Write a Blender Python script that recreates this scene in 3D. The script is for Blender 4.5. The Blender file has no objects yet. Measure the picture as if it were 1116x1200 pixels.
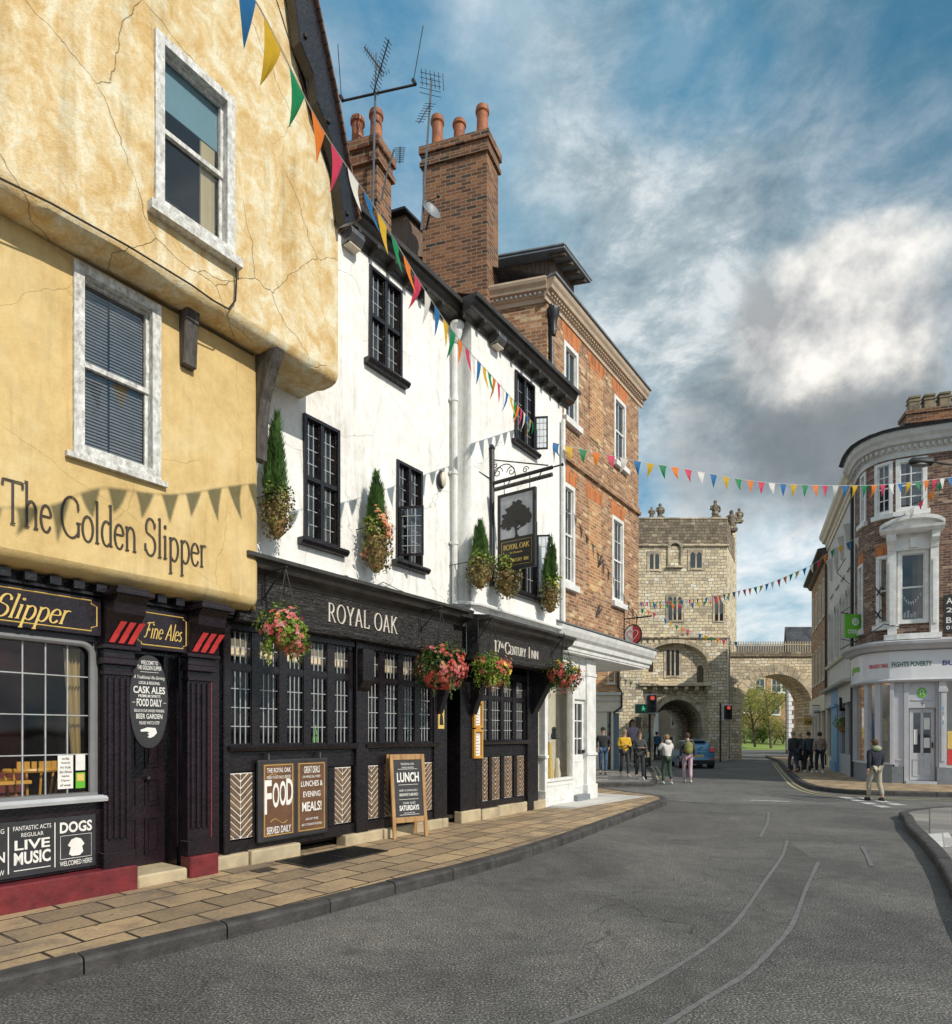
import bpy, bmesh, math, random
from mathutils import Vector, Matrix, noise as mnoise
PI=math.pi; R=random.Random(7)
SC=bpy.context.scene; COL=SC.collection
# ---------------------------------------------------------------- camera numbers and frames
FOC,CX,HY,CH=750.,558.,860.,1.62
AL=math.radians(35.349); SA,CA=math.sin(AL),math.cos(AL); FC=-7.9
def L(x,y,n=0.):
    "facade coordinates (s,z) of what is seen at x,y on the plane n metres in front of the left terrace"
    k=(x-CX)/FOC; s=(-FC-n*CA-k*n*SA)/(SA-k*CA); Y=s*CA-n*SA
    return s, CH+(HY-y)/FOC*Y
def sL(x,n=0.): return L(x,HY,n)[0]
def G(x,y,z=0.):
    Y=(CH-z)*FOC/(y-HY); return Vector(((x-CX)/FOC*Y,Y,z))
def AT(x,y,Y): return Vector(((x-CX)/FOC*Y,Y,CH+(HY-y)/FOC*Y))
def W(a,b,c): return Vector((a,b,c))
def LF(s,n,z): return Vector((FC+s*SA+n*CA, s*CA-n*SA, z))
def invLF(x,y): return ((x-FC)*SA+y*CA, (x-FC)*CA-y*SA)
def frame(ox,oy,ang,oz=0.):
    c,s=math.cos(ang),math.sin(ang)
    return lambda a,b,d: Vector((ox+a*c-b*s, oy+a*s+b*c, oz+d))
class Path:
    "plan polyline; t = metres along, n = metres out towards the street"
    def __init__(self,pts):
        self.p=[Vector((x,y)) for x,y in pts]; self.t=[0.]
        for a,b in zip(self.p,self.p[1:]): self.t.append(self.t[-1]+(b-a).length)
        self.nr=[]
        for i in range(len(self.p)):
            d=Vector((0,0))
            if i>0: d+=(self.p[i]-self.p[i-1]).normalized()
            if i<len(self.p)-1: d+=(self.p[i+1]-self.p[i]).normalized()
            d.normalize(); self.nr.append(Vector((d.y,-d.x)))
    def __call__(self,t,n,z):
        i=0
        while i<len(self.t)-2 and t>self.t[i+1]: i+=1
        u=(t-self.t[i])/(self.t[i+1]-self.t[i])
        q=self.p[i].lerp(self.p[i+1],u); m=self.nr[i].lerp(self.nr[i+1],min(1,max(0,u))).normalized()
        return Vector((q.x+m.x*n,q.y+m.y*n,z))
    def tx(self,x,n=0.,lo=None):
        "t whose image column is x"
        k=(x-CX)/FOC; best=None
        N=2000; T=self.t[-1]; prev=None
        for j in range(N+1):
            t=T*j/N; p=self(t,n,0); e=p.x/p.y-k
            if prev is not None and prev*e<=0 and (lo is None or t>lo): return t
            prev=e
        return T
    def tz(self,x,y,n=0.):
        t=self.tx(x,n); p=self(t,n,0); return t,CH+(HY-y)/FOC*p.y
# ---------------------------------------------------------------- mesh builder
class MB:
    def __init__(s,sp=W,curved=False): s.sp=sp; s.V=[]; s.F=[]; s.U=[]; s.M=[]; s.mi=0; s.cv=curved; s.sm=False; s.S=[]
    def face(s,pts,uv=None,raw=False):
        pts=[Vector(p) for p in pts]
        if uv is None:
            n=Vector((0,0,0)); 
            for i in range(len(pts)):
                a,b=pts[i],pts[(i+1)%len(pts)]; n+=a.cross(b)
            a=[abs(n.x),abs(n.y),abs(n.z)]
            if a[2]>=a[0] and a[2]>=a[1]: uv=[(p.x,p.y) for p in pts]
            elif a[0]>a[1]: uv=[(p.y,p.z) for p in pts]
            else: uv=[(p.x,p.z) for p in pts]
        b=len(s.V); s.V+=[p if raw else s.sp(p.x,p.y,p.z) for p in pts]
        s.F.append(list(range(b,b+len(pts)))); s.U.append(uv); s.M.append(s.mi); s.S.append(s.sm)
    def box(s,a0,a1,b0,b1,c0,c1):
        if a0>a1:a0,a1=a1,a0
        n=max(1,int((a1-a0)/.25)) if s.cv else 1
        for i in range(n):
            x0=a0+(a1-a0)*i/n; x1=a0+(a1-a0)*(i+1)/n
            s.face([(x0,b0,c0),(x1,b0,c0),(x1,b0,c1),(x0,b0,c1)]); s.face([(x0,b1,c0),(x0,b1,c1),(x1,b1,c1),(x1,b1,c0)])
            s.face([(x0,b0,c0),(x0,b1,c0),(x1,b1,c0),(x1,b0,c0)]); s.face([(x0,b0,c1),(x1,b0,c1),(x1,b1,c1),(x0,b1,c1)])
        s.face([(a0,b0,c0),(a0,b0,c1),(a0,b1,c1),(a0,b1,c0)]); s.face([(a1,b0,c0),(a1,b1,c0),(a1,b1,c1),(a1,b0,c1)])
    def prism(s,poly,b0,b1):
        "polygon in the a-c plane extruded along b"
        s.face([(a,b0,c) for a,c in poly]); s.face([(a,b1,c) for a,c in reversed(poly)])
        for i in range(len(poly)):
            (a,c),(d,e)=poly[i],poly[(i+1)%len(poly)]
            s.face([(a,b0,c),(a,b1,c),(d,b1,e),(d,b0,e)])
    def prof(s,poly,a0,a1,caps=True):
        "polygon in the b-c plane extruded along a"
        n=max(1,int(abs(a1-a0)/.25)) if s.cv else 1
        if caps: s.face([(a0,b,c) for b,c in poly]); s.face([(a1,b,c) for b,c in reversed(poly)])
        acc=0
        for i in range(len(poly)):
            (b,c),(d,e)=poly[i],poly[(i+1)%len(poly)]; l=math.hypot(d-b,e-c)
            for j in range(n):
                x0=a0+(a1-a0)*j/n; x1=a0+(a1-a0)*(j+1)/n
                s.face([(x0,b,c),(x1,b,c),(x1,d,e),(x0,d,e)],uv=[(x0,acc),(x1,acc),(x1,acc+l),(x0,acc+l)])
            acc+=l
    def slab(s,poly,c0,c1):
        "polygon in the a-b plane extruded up"
        s.face([(a,b,c1) for a,b in poly]); s.face([(a,b,c0) for a,b in reversed(poly)])
        acc=0
        for i in range(len(poly)):
            (a,b),(d,e)=poly[i],poly[(i+1)%len(poly)]; l=math.hypot(d-a,e-b)
            s.face([(a,b,c0),(d,e,c0),(d,e,c1),(a,b,c1)],uv=[(acc,c0),(acc+l,c0),(acc+l,c1),(acc,c1)]); acc+=l
    def tube(s,pts,r,n=6,caps=True,r2=None):
        P=[s.sp(*p) for p in pts]; rr=r if isinstance(r,(list,tuple)) else ([r+(r2-r)*i/(len(P)-1) for i in range(len(P))] if r2 is not None else [r]*len(P))
        rings=[]; up=None
        for i,p in enumerate(P):
            d=(P[min(i+1,len(P)-1)]-P[max(i-1,0)]).normalized()
            if up is None: up=Vector((0,0,1)) if abs(d.z)<.9 else Vector((1,0,0))
            u=(up-d*up.dot(d))
            if u.length<1e-5: u=Vector((1,0,0))-d*d.x
            u.normalize(); up=u; v=d.cross(u)
            rings.append([p+(u*math.cos(2*PI*k/n)+v*math.sin(2*PI*k/n))*rr[i] for k in range(n)])
        o=s.sm; s.sm=n>4
        for A,B in zip(rings,rings[1:]):
            for k in range(n): s.face([A[k],A[(k+1)%n],B[(k+1)%n],B[k]],raw=True)
        s.sm=o
        if caps: s.face(list(reversed(rings[0])),raw=True); s.face(rings[-1],raw=True)
    def lathe(s,c,prof,n=12,sx=1.,sy=1.):
        c=Vector(c); rings=[[(c.x+r*sx*math.cos(2*PI*k/n),c.y+r*sy*math.sin(2*PI*k/n),c.z+z) for k in range(n)] for r,z in prof]
        o=s.sm; s.sm=True
        for A,B in zip(rings,rings[1:]):
            for k in range(n): s.face([A[k],A[(k+1)%n],B[(k+1)%n],B[k]])
        s.sm=o
        s.face(list(reversed(rings[0]))); s.face(rings[-1])
    def sph(s,c,rx,ry,rz,n=10,m=7):
        pr=[]
        for j in range(1,m): a=PI*j/m; pr.append((math.sin(a),-math.cos(a)*rz))
        s.lathe(c,[(r,z) for r,z in [(.02,-rz)]+pr+[(.02,rz)]],n,rx,ry)
    def wall(s,a0,a1,c0,c1,b,holes=(),depth=.12,step=9.,disp=None,noshelf=None):
        A={a0,a1}; C={c0,c1}
        for h in holes: A|={h[0],h[1]}; C|={h[2],h[3]}
        def sub(X,lo,hi):
            X=sorted(x for x in X if lo-1e-6<=x<=hi+1e-6); o=[]
            for p,q in zip(X,X[1:]):
                n=max(1,int(math.ceil((q-p)/step)))
                o+=[p+(q-p)*i/n for i in range(n)]
            return o+[X[-1]]
        if s.cv: step=min(step,.25)
        A=sub(A,a0,a1); C=sub(C,c0,c1)
        B=(lambda a,c:b+disp(a,c)) if disp else (lambda a,c:b)
        for p,q in zip(A,A[1:]):
            for u,v in zip(C,C[1:]):
                m=((p+q)/2,(u+v)/2)
                if any(h[0]<m[0]<h[1] and h[2]<m[1]<h[3] for h in holes): continue
                s.face([(p,B(p,u),u),(q,B(q,u),u),(q,B(q,v),v),(p,B(p,v),v)],uv=[(p,u),(q,u),(q,v),(p,v)])
        for h in holes:
            aa=[x for x in A if h[0]-1e-6<=x<=h[1]+1e-6]; cc=[x for x in C if h[2]-1e-6<=x<=h[3]+1e-6]
            for p,q in zip(aa,aa[1:]):
                for c in (h[2],h[3]) if not noshelf else [x for x in (h[2],h[3]) if abs(x-noshelf)>1e-4]: s.face([(p,B(p,c),c),(q,B(q,c),c),(q,b-depth,c),(p,b-depth,c)])
            for u,v in zip(cc,cc[1:]):
                for a in (h[0],h[1]): s.face([(a,B(a,u),u),(a,B(a,v),v),(a,b-depth,v),(a,b-depth,u)])
    def text(s,txt,fn,w=None,h=None,size=1.,off=0.,thick=.004,align='c',shear=0.,space=1.):
        "letters: fn(u,v,d) gives space coordinates; centred on 0,0"
        me=textmesh(txt,off,shear,space); xs=[v.co.x for v in me]; 
        x0,x1=min(v.co.x for v in me),max(v.co.x for v in me); y0,y1=min(v.co.y for v in me),max(v.co.y for v in me)
        sy=(h/(y1-y0)) if h else size; sx=(w/(x1-x0)) if w else sy
        ox=(x0+x1)/2 if align=='c' else x0; oy=(y0+y1)/2
        for poly in TM[(txt,off,shear,space)][1]:
            s.face([fn((me[i].co.x-ox)*sx,(me[i].co.y-oy)*sy,(thick if me[i].co.z>0 else 0)) for i in poly],uv=[(0,0)]*len(poly))
    def build(s,name,mat,parent=None,weld=True,bev=0,bseg=1,sharp=35):
        assert s.V,name
        if parent is None:
            xs=[v.x for v in s.V]; ys=[v.y for v in s.V]; zs=[v.z for v in s.V]
            org=Vector(((min(xs)+max(xs))/2,(min(ys)+max(ys))/2,min(zs))); M=Matrix.Translation(-org)
        else: M=wm(parent).inverted()
        me=bpy.data.meshes.new(name); me.from_pydata([M@v for v in s.V],[],s.F)
        ul=me.uv_layers.new(name='UVMap'); k=0; fl=[]
        for u in s.U:
            for q in u: fl+= [q[0],q[1]]
        ul.data.foreach_set('uv',fl); me.polygons.foreach_set('material_index',s.M); me.polygons.foreach_set('use_smooth',s.S)
        for m in (mat if isinstance(mat,(list,tuple)) else [mat]): me.materials.append(m)
        if weld:
            bm=bmesh.new(); bm.from_mesh(me); bmesh.ops.remove_doubles(bm,verts=bm.verts,dist=1e-4)
            bmesh.ops.recalc_face_normals(bm,faces=bm.faces); bm.to_mesh(me); bm.free()
            if any(s.S): me.set_sharp_from_angle(angle=math.radians(sharp))
        o=bpy.data.objects.new(name,me); COL.objects.link(o)
        if parent is None: o.location=org
        else: o.parent=parent
        if bev:
            b=o.modifiers.new('bevel','BEVEL'); b.width=bev; b.segments=bseg; b.limit_method='ANGLE'; b.angle_limit=math.radians(40)
        return o
TM={}
class _P:
    def __init__(s,c): s.co=c
def textmesh(txt,off,shear,space):
    k=(txt,off,shear,space)
    if k not in TM:
        cu=bpy.data.curves.new('t','FONT'); cu.body=txt; cu.extrude=.01; cu.offset=off; cu.shear=shear; cu.resolution_u=3; cu.space_character=space
        o=bpy.data.objects.new('t',cu); COL.objects.link(o); dg=bpy.context.evaluated_depsgraph_get()
        me=bpy.data.meshes.new_from_object(o.evaluated_get(dg))
        TM[k]=([_P(v.co.copy()) for v in me.vertices],[tuple(p.vertices) for p in me.polygons])
        bpy.data.objects.remove(o); bpy.data.curves.remove(cu); bpy.data.meshes.remove(me)
    return TM[k][0]
def wm(o):
    m=Matrix.Translation(o.location)@o.rotation_euler.to_matrix().to_4x4()@Matrix.Diagonal((*o.scale,1))
    return wm(o.parent)@m if o.parent else m
def thing(name,label,cat,loc,rz=0.,group=None):
    o=bpy.data.objects.new(name,None); COL.objects.link(o); o.location=loc; o.rotation_euler=(0,0,rz); o.empty_display_size=.2
    o['label']=label; o['category']=cat
    if group:o['group']=group
    return o
def tag(o,label,cat,group=None):
    o['label']=label; o['category']=cat
    if group:o['group']=group
    return o
def struct(o): o['kind']='structure'; return o
def copytree(o,parent=None):
    c=o.copy(); COL.objects.link(c)
    if parent: c.parent=parent
    for ch in list(o.children): copytree(ch,c)
    return c
# ---------------------------------------------------------------- materials
def newmat(name):
    m=bpy.data.materials.new(name); m.use_nodes=True; nt=m.node_tree; b=nt.nodes['Principled BSDF']; return m,nt,b
def nd(nt,t,**k):
    n=nt.nodes.new(t)
    for a,v in k.items():
        if a.startswith('i_'):
            key=a[2:]; n.inputs[int(key) if key.isdigit() else key.replace('_',' ')].default_value=v
        else: setattr(n,a,v)
    return n
def c4(c): return (c[0],c[1],c[2],1)
def ramp(nt,src,stops,interp='LINEAR'):
    r=nt.nodes.new('ShaderNodeValToRGB'); r.color_ramp.interpolation=interp
    e=r.color_ramp.elements; e[0].position,e[0].color=stops[0][0],c4(stops[0][1]); e[1].position,e[1].color=stops[-1][0],c4(stops[-1][1])
    for p,c in stops[1:-1]: q=e.new(p); q.color=c4(c)
    nt.links.new(src,r.inputs[0]); return r.outputs[0]
def mixc(nt,f,a,b,mode='MIX'):
    n=nd(nt,'ShaderNodeMix',data_type='RGBA',blend_type=mode)
    for i,v in ((0,f),(6,a),(7,b)):
        if hasattr(v,'links'): nt.links.new(v,n.inputs[i])
        else: n.inputs[i].default_value=v if i==0 else c4(v)
    return n.outputs[2]
def noi(nt,vec,scale,detail=4,rough=.55,dist=0.):
    n=nd(nt,'ShaderNodeTexNoise'); n.inputs['Scale'].default_value=scale; n.inputs['Detail'].default_value=detail
    n.inputs['Roughness'].default_value=rough; n.inputs['Distortion'].default_value=dist; nt.links.new(vec,n.inputs['Vector']); return n.outputs['Fac']
def bump(nt,b,h,strength,dist=.01):
    n=nd(nt,'ShaderNodeBump'); n.inputs['Strength'].default_value=strength; n.inputs['Distance'].default_value=dist
    nt.links.new(h,n.inputs['Height']); nt.links.new(n.outputs[0],b.inputs['Normal'])
def mth(nt,op,a,b=None,clamp=False):
    n=nd(nt,'ShaderNodeMath',operation=op,use_clamp=clamp)
    for i,v in ((0,a),(1,b)):
        if v is None: continue
        if hasattr(v,'links'): nt.links.new(v,n.inputs[i])
        else: n.inputs[i].default_value=v
    return n.outputs[0]
def simple(name,c,rough=.6,var=.25,scale=6.,bs=.15,bscale=40.,metal=0.,spec=.5,c2=None,stretch=None):
    m,nt,b=newmat(name); tc=nd(nt,'ShaderNodeTexCoord'); v=tc.outputs['Object']
    if stretch:
        mp=nd(nt,'ShaderNodeMapping'); mp.inputs['Scale'].default_value=stretch; nt.links.new(v,mp.inputs[0]); v=mp.outputs[0]
    c2=c2 or tuple(x*(1-var) for x in c)
    f=noi(nt,v,scale,5,.65); col=ramp(nt,f,[(.3,c2),(.65,c)]); nt.links.new(col,b.inputs['Base Color'])
    r=ramp(nt,noi(nt,v,scale*2.3,3),[(.3,(rough*.8,)*3),(.7,(min(1,rough*1.15),)*3)]); nt.links.new(r,b.inputs['Roughness'])
    b.inputs['Metallic'].default_value=metal; b.inputs['Specular IOR Level'].default_value=spec
    if bs: bump(nt,b,noi(nt,v,bscale,4,.6),bs)
    return m
def brick(name,c1,c2,mortar,w=.225,h=.075,ms=.008,dark=None,dist=0.,third=None,bs=.5,rough=.85,bias=0.,dsc=.8,sq=1.,dthr=(.5,.62),gum=0,pv=.75):
    m,nt,b=newmat(name); uv=nd(nt,'ShaderNodeTexCoord'); v=uv.outputs['UV']
    if dist:
        n=nd(nt,'ShaderNodeTexNoise'); n.inputs['Scale'].default_value=2.2; n.inputs['Detail'].default_value=2; nt.links.new(v,n.inputs['Vector'])
        vm=nd(nt,'ShaderNodeVectorMath',operation='MULTIPLY_ADD'); nt.links.new(n.outputs['Color'],vm.inputs[0]); vm.inputs[1].default_value=(dist,dist,0); nt.links.new(v,vm.inputs[2]); v=vm.outputs[0]
    t=nd(nt,'ShaderNodeTexBrick'); nt.links.new(v,t.inputs['Vector']); t.offset=.5; t.squash=sq; t.squash_frequency=3
    for k,x in (('Color1',c4(c1)),('Color2',c4(c2)),('Mortar',c4(mortar)),('Scale',1.),('Mortar Size',ms),('Mortar Smooth',.25),('Bias',bias),('Brick Width',w),('Row Height',h)): t.inputs[k].default_value=x
    col=t.outputs['Color']
    sv=nd(nt,'ShaderNodeSeparateXYZ'); nt.links.new(v,sv.inputs[0])
    row=mth(nt,'FLOOR',mth(nt,'DIVIDE',sv.outputs[1],h)); r3=mth(nt,'MINIMUM',mth(nt,'ABSOLUTE',mth(nt,'FLOORED_MODULO',row,3.)),1.)
    bw=mth(nt,'MULTIPLY',mth(nt,'ADD',mth(nt,'MULTIPLY',r3,1.-sq),sq),w); r2=mth(nt,'SUBTRACT',1.,mth(nt,'FLOORED_MODULO',row,2.))
    colm=mth(nt,'FLOOR',mth(nt,'ADD',mth(nt,'DIVIDE',sv.outputs[0],bw),mth(nt,'MULTIPLY',r2,.5)))
    cc=nd(nt,'ShaderNodeCombineXYZ'); nt.links.new(colm,cc.inputs[0]); nt.links.new(row,cc.inputs[1]); wn=nd(nt,'ShaderNodeTexWhiteNoise',noise_dimensions='2D'); nt.links.new(cc.outputs[0],wn.inputs['Vector'])
    sx=nd(nt,'ShaderNodeSeparateColor'); nt.links.new(wn.outputs['Color'],sx.inputs[0])
    inv=mth(nt,'SUBTRACT',1.,t.outputs['Fac'])
    if third:
        f=mth(nt,'MULTIPLY',ramp(nt,sx.outputs[0],[(.74,(0,0,0)),(.95,(1,1,1))]),inv); col=mixc(nt,f,col,third)
    f=mth(nt,'MULTIPLY',ramp(nt,sx.outputs[1],[(.0,(pv,)*3),(.45,(0,0,0))]),inv); col=mixc(nt,f,col,tuple(x*.5 for x in c2))
    if dark:
        f=ramp(nt,noi(nt,uv.outputs['Object'],dsc,6,.7),[(dthr[0],(0,0,0)),(dthr[1],(.8,)*3)]); col=mixc(nt,f,col,dark)
    if gum:
        gv=nd(nt,'ShaderNodeTexVoronoi'); gv.inputs['Scale'].default_value=3.2; nt.links.new(uv.outputs['Object'],gv.inputs['Vector']); col=mixc(nt,ramp(nt,gv.outputs['Distance'],[(.045,(.75,)*3),(.07,(0,0,0))]),col,(.07,.06,.05))
    g=noi(nt,uv.outputs['Object'],30,4,.7); col=mixc(nt,.55,col,ramp(nt,g,[(.25,(.45,)*3),(.7,(1.25,)*3)]),'MULTIPLY')
    nt.links.new(col,b.inputs['Base Color']); b.inputs['Roughness'].default_value=rough; b.inputs['Specular IOR Level'].default_value=.25
    hh=mth(nt,'ADD',mth(nt,'MULTIPLY',inv,1.),mth(nt,'MULTIPLY',g,.5)); bump(nt,b,hh,bs,.012)
    return m
def plaster(name,a,bcol,c,crack=.0,scale=1.6,bs=.25,thr=(.35,.5,.65),stretch=(1,1,.7),streak=.8):
    m,nt,b=newmat(name); tc=nd(nt,'ShaderNodeTexCoord'); o=tc.outputs['Object']
    mp=nd(nt,'ShaderNodeMapping'); mp.inputs['Scale'].default_value=stretch; nt.links.new(o,mp.inputs[0]); v=mp.outputs[0]
    f=noi(nt,v,scale,8,.68,.6); col=ramp(nt,f,[(thr[0],a),(thr[1],bcol),(thr[2],c)])
    f2=noi(nt,v,scale*7,6,.75); col=mixc(nt,.35,col,ramp(nt,f2,[(.35,(.7,.66,.6)),(.6,(1.12,1.12,1.12))]),'MULTIPLY')
    mp2=nd(nt,'ShaderNodeMapping'); mp2.inputs['Scale'].default_value=(7,7,.45); nt.links.new(o,mp2.inputs[0])
    st_=ramp(nt,noi(nt,mp2.outputs[0],1.,6,.7),[(.50,(1,1,1)),(.72,(.62,.60,.56))]); st2=ramp(nt,noi(nt,o,.8,4,.6),[(.42,(0,0,0)),(.6,(1,1,1))]); col=mixc(nt,mth(nt,'MULTIPLY',st2,streak),col,st_,'MULTIPLY')
    h=mth(nt,'ADD',noi(nt,o,5,5,.6),mth(nt,'MULTIPLY',noi(nt,o,60,3),.25))
    if crack:
        n=nd(nt,'ShaderNodeTexNoise'); n.inputs['Scale'].default_value=1.7; n.inputs['Detail'].default_value=6; nt.links.new(o,n.inputs['Vector'])
        vm=nd(nt,'ShaderNodeVectorMath',operation='MULTIPLY_ADD'); nt.links.new(n.outputs['Color'],vm.inputs[0]); vm.inputs[1].default_value=(.38,.38,.38); nt.links.new(o,vm.inputs[2])
        vo=nd(nt,'ShaderNodeTexVoronoi',feature='DISTANCE_TO_EDGE'); vo.inputs['Scale'].default_value=.8; nt.links.new(vm.outputs[0],vo.inputs['Vector'])
        cr=ramp(nt,vo.outputs[0],[(.0,(1,1,1)),(.0026,(0,0,0))]); mk=ramp(nt,noi(nt,o,.9,2),[(.42,(0,0,0)),(.52,(1,1,1))])
        cf=mth(nt,'MULTIPLY',cr,mk); col=mixc(nt,mth(nt,'MULTIPLY',cf,crack),col,tuple(x*.3 for x in a)); h=mth(nt,'SUBTRACT',h,mth(nt,'MULTIPLY',cf,.6))
    nt.links.new(col,b.inputs['Base Color']); b.inputs['Roughness'].default_value=.85; b.inputs['Specular IOR Level'].default_value=.2
    bump(nt,b,h,bs,.02); return m
def glassmat(name,tint=(1,1,1),ior=1.45):
    m,nt,b=newmat(name); nt.nodes.remove(b); out=nt.nodes['Material Output']
    t=nd(nt,'ShaderNodeBsdfTransparent'); t.inputs[0].default_value=c4(tint); g=nd(nt,'ShaderNodeBsdfGlossy'); g.inputs['Roughness'].default_value=.02
    tc=nd(nt,'ShaderNodeTexCoord'); bp=nd(nt,'ShaderNodeBump'); bp.inputs['Strength'].default_value=.08; bp.inputs['Distance'].default_value=.02; nt.links.new(noi(nt,tc.outputs['Object'],2.5,1),bp.inputs['Height']); nt.links.new(bp.outputs[0],g.inputs['Normal'])
    lw=nd(nt,'ShaderNodeLayerWeight'); lw.inputs[0].default_value=.5; r0=((ior-1)/(ior+1))**2; fr=mth(nt,'ADD',mth(nt,'MULTIPLY',mth(nt,'POWER',lw.outputs['Facing'],5.),1-r0),r0); x=nd(nt,'ShaderNodeMixShader'); nt.links.new(fr,x.inputs[0]); nt.links.new(t.outputs[0],x.inputs[1]); nt.links.new(g.outputs[0],x.inputs[2]); nt.links.new(x.outputs[0],out.inputs[0]); return m
def emis(name,c,s):
    m,nt,b=newmat(name); b.inputs['Base Color'].default_value=c4(c); b.inputs['Emission Color'].default_value=c4(c); b.inputs['Emission Strength'].default_value=s; return m
def leafmat(name,a,b_,c,sub=.25):
    m,nt,b=newmat(name); tc=nd(nt,'ShaderNodeTexCoord'); col=ramp(nt,noi(nt,tc.outputs['Object'],9,3),[(.35,a),(.5,b_),(.66,c)])
    g=nd(nt,'ShaderNodeNewGeometry'); col=mixc(nt,.6,col,ramp(nt,g.outputs['Random Per Island'],[(0,(.55,.6,.5)),(1,(1.35,1.25,1.2))]),'MULTIPLY')
    nt.links.new(col,b.inputs['Base Color']); b.inputs['Roughness'].default_value=.55; b.inputs['Specular IOR Level'].default_value=.3
    tr=nd(nt,'ShaderNodeBsdfTranslucent'); nt.links.new(col,tr.inputs[0]); x=nd(nt,'ShaderNodeMixShader'); x.inputs[0].default_value=sub
    out=nt.nodes['Material Output']; nt.links.new(b.outputs[0],x.inputs[1]); nt.links.new(tr.outputs[0],x.inputs[2]); nt.links.new(x.outputs[0],out.inputs[0]); return m
M={}
M['ochre_old']=plaster('ochre_old',(.59,.40,.17),(.68,.53,.30),(.75,.69,.51),crack=.18,scale=4.2,bs=.9,thr=(.37,.50,.63),stretch=(1.2,1,.8))
M['ochre']=plaster('ochre',(.55,.39,.17),(.64,.465,.21),(.68,.53,.28),crack=.25,scale=1.1,bs=.4)
M['whitewall']=plaster('whitewall',(.55,.54,.49),(.80,.79,.76),(.84,.84,.82),crack=.4,scale=1.3,bs=.5,thr=(.28,.40,.6))
M['black']=simple('black_paint',(.016,.012,.013),.27,.5,9,.7,22,c2=(.006,.005,.008))
m,nt,b=newmat('black_carved_wood'); tc=nd(nt,'ShaderNodeTexCoord'); mp=nd(nt,'ShaderNodeMapping'); mp.inputs['Scale'].default_value=(1.3,1.3,4.5); nt.links.new(tc.outputs['Object'],mp.inputs[0])
wf=noi(nt,mp.outputs[0],4.5,3,.6,2.2); nt.links.new(ramp(nt,wf,[(.3,(.012,.011,.011)),(.7,(.05,.045,.042))]),b.inputs['Base Color']); b.inputs['Roughness'].default_value=.42; bump(nt,b,mth(nt,'ADD',wf,mth(nt,'MULTIPLY',noi(nt,tc.outputs['Object'],40,4),.15)),1.,.05); M['blackwood']=m
M['plum']=simple('plum_paint',(.019,.010,.015),.26,.5,7,.5,26,c2=(.007,.005,.007))
M['oldoak']=simple('weathered_oak',(.11,.095,.08),.8,.5,6,1.,16,c2=(.02,.017,.016),stretch=(3,3,.7))
M['whitepaint']=simple('white_paint',(.80,.80,.78),.5,.15,5,.25,35,c2=(.60,.59,.56))
M['whitepaint_old']=simple('flaking_white_paint',(.76,.76,.73),.6,.4,22,.8,40,c2=(.30,.28,.25),stretch=(1,1,.6))
M['palewhite']=simple('aged_white_paint',(.62,.62,.60),.5,.2,3,.3,25,c2=(.45,.45,.43))
M['greypaint']=simple('grey_paint',(.20,.20,.205),.45,.2,5,.2)
M['palegrey']=simple('pale_grey_paint',(.50,.51,.53),.45,.15,4,.2,c2=(.40,.41,.43))
M['lead']=simple('lead_came',(.42,.43,.43),.4,.3,9,.2)
M['leadroof']=simple('lead_sheet',(.22,.24,.26),.5,.3,5,.4)
M['darkmetal']=simple('dark_metal',(.03,.03,.032),.45,.3,9,.2,metal=.3)
M['greymetal']=simple('grey_metal',(.22,.22,.23),.4,.3,9,.2,metal=.7)
M['cornice']=simple('bronze_black_cornice',(.06,.052,.045),.4,.4,4,.3,18,c2=(.02,.018,.016))
M['cream']=simple('cream_paint',(.70,.62,.48),.55,.2,5,.3,30)
M['buff']=simple('buff_cornice',(.60,.46,.33),.6,.25,4,.3,30)
M['redpaint']=simple('dark_red_paint',(.18,.022,.026),.45,.4,7,.4,30,c2=(.09,.012,.016))
M['brightred']=simple('bright_red_paint',(.62,.05,.05),.4,.15,8,.1)
M['gold']=simple('gold_paint',(.72,.50,.14),.4,.2,9,0)
M['signwhite']=simple('sign_white',(.78,.76,.72),.6,.15,9,0)
M['lettercream']=simple('letter_cream',(.66,.60,.52),.5,.15,9,.1)
M['letterdark']=simple('letter_dark',(.045,.03,.02),.5,.2,9,0)
M['board']=simple('chalkboard',(.03,.03,.034),.6,.4,5,.2)
M['brownboard']=simple('brown_board',(.16,.075,.035),.6,.4,5,.2,c2=(.085,.04,.022))
M['pine']=simple('pine_frame',(.46,.27,.11),.6,.4,5,.4,20,c2=(.25,.13,.05),stretch=(4,4,.8))
M['yellowwood']=simple('yellow_wood',(.60,.30,.05),.4,.25,6,.2)
M['brownbrick']=brick('brown_brick',(.46,.24,.12),(.30,.14,.07),(.46,.38,.28),third=(.64,.46,.27),dark=(.17,.09,.055),dsc=5.,ms=.009,dthr=(.5,.66))
M['chimbrick']=brick('chimney_brick',(.33,.15,.07),(.17,.075,.045),(.30,.24,.17),third=(.06,.045,.04),ms=.009)
M['orangebrick']=brick('rubbed_orange_brick',(.62,.20,.06),(.44,.13,.04),(.52,.36,.22),w=.075,h=.32,ms=.006)
M['buffbrick']=brick('orange_buff_brick',(.56,.27,.11),(.42,.20,.09),(.55,.44,.30),third=(.62,.44,.22),ms=.009)
M['oxbrick']=brick('dark_brown_brick',(.24,.13,.09),(.13,.07,.055),(.32,.26,.21),third=(.42,.31,.22),dark=(.09,.06,.05),dsc=5,ms=.009,dthr=(.5,.68))
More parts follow.
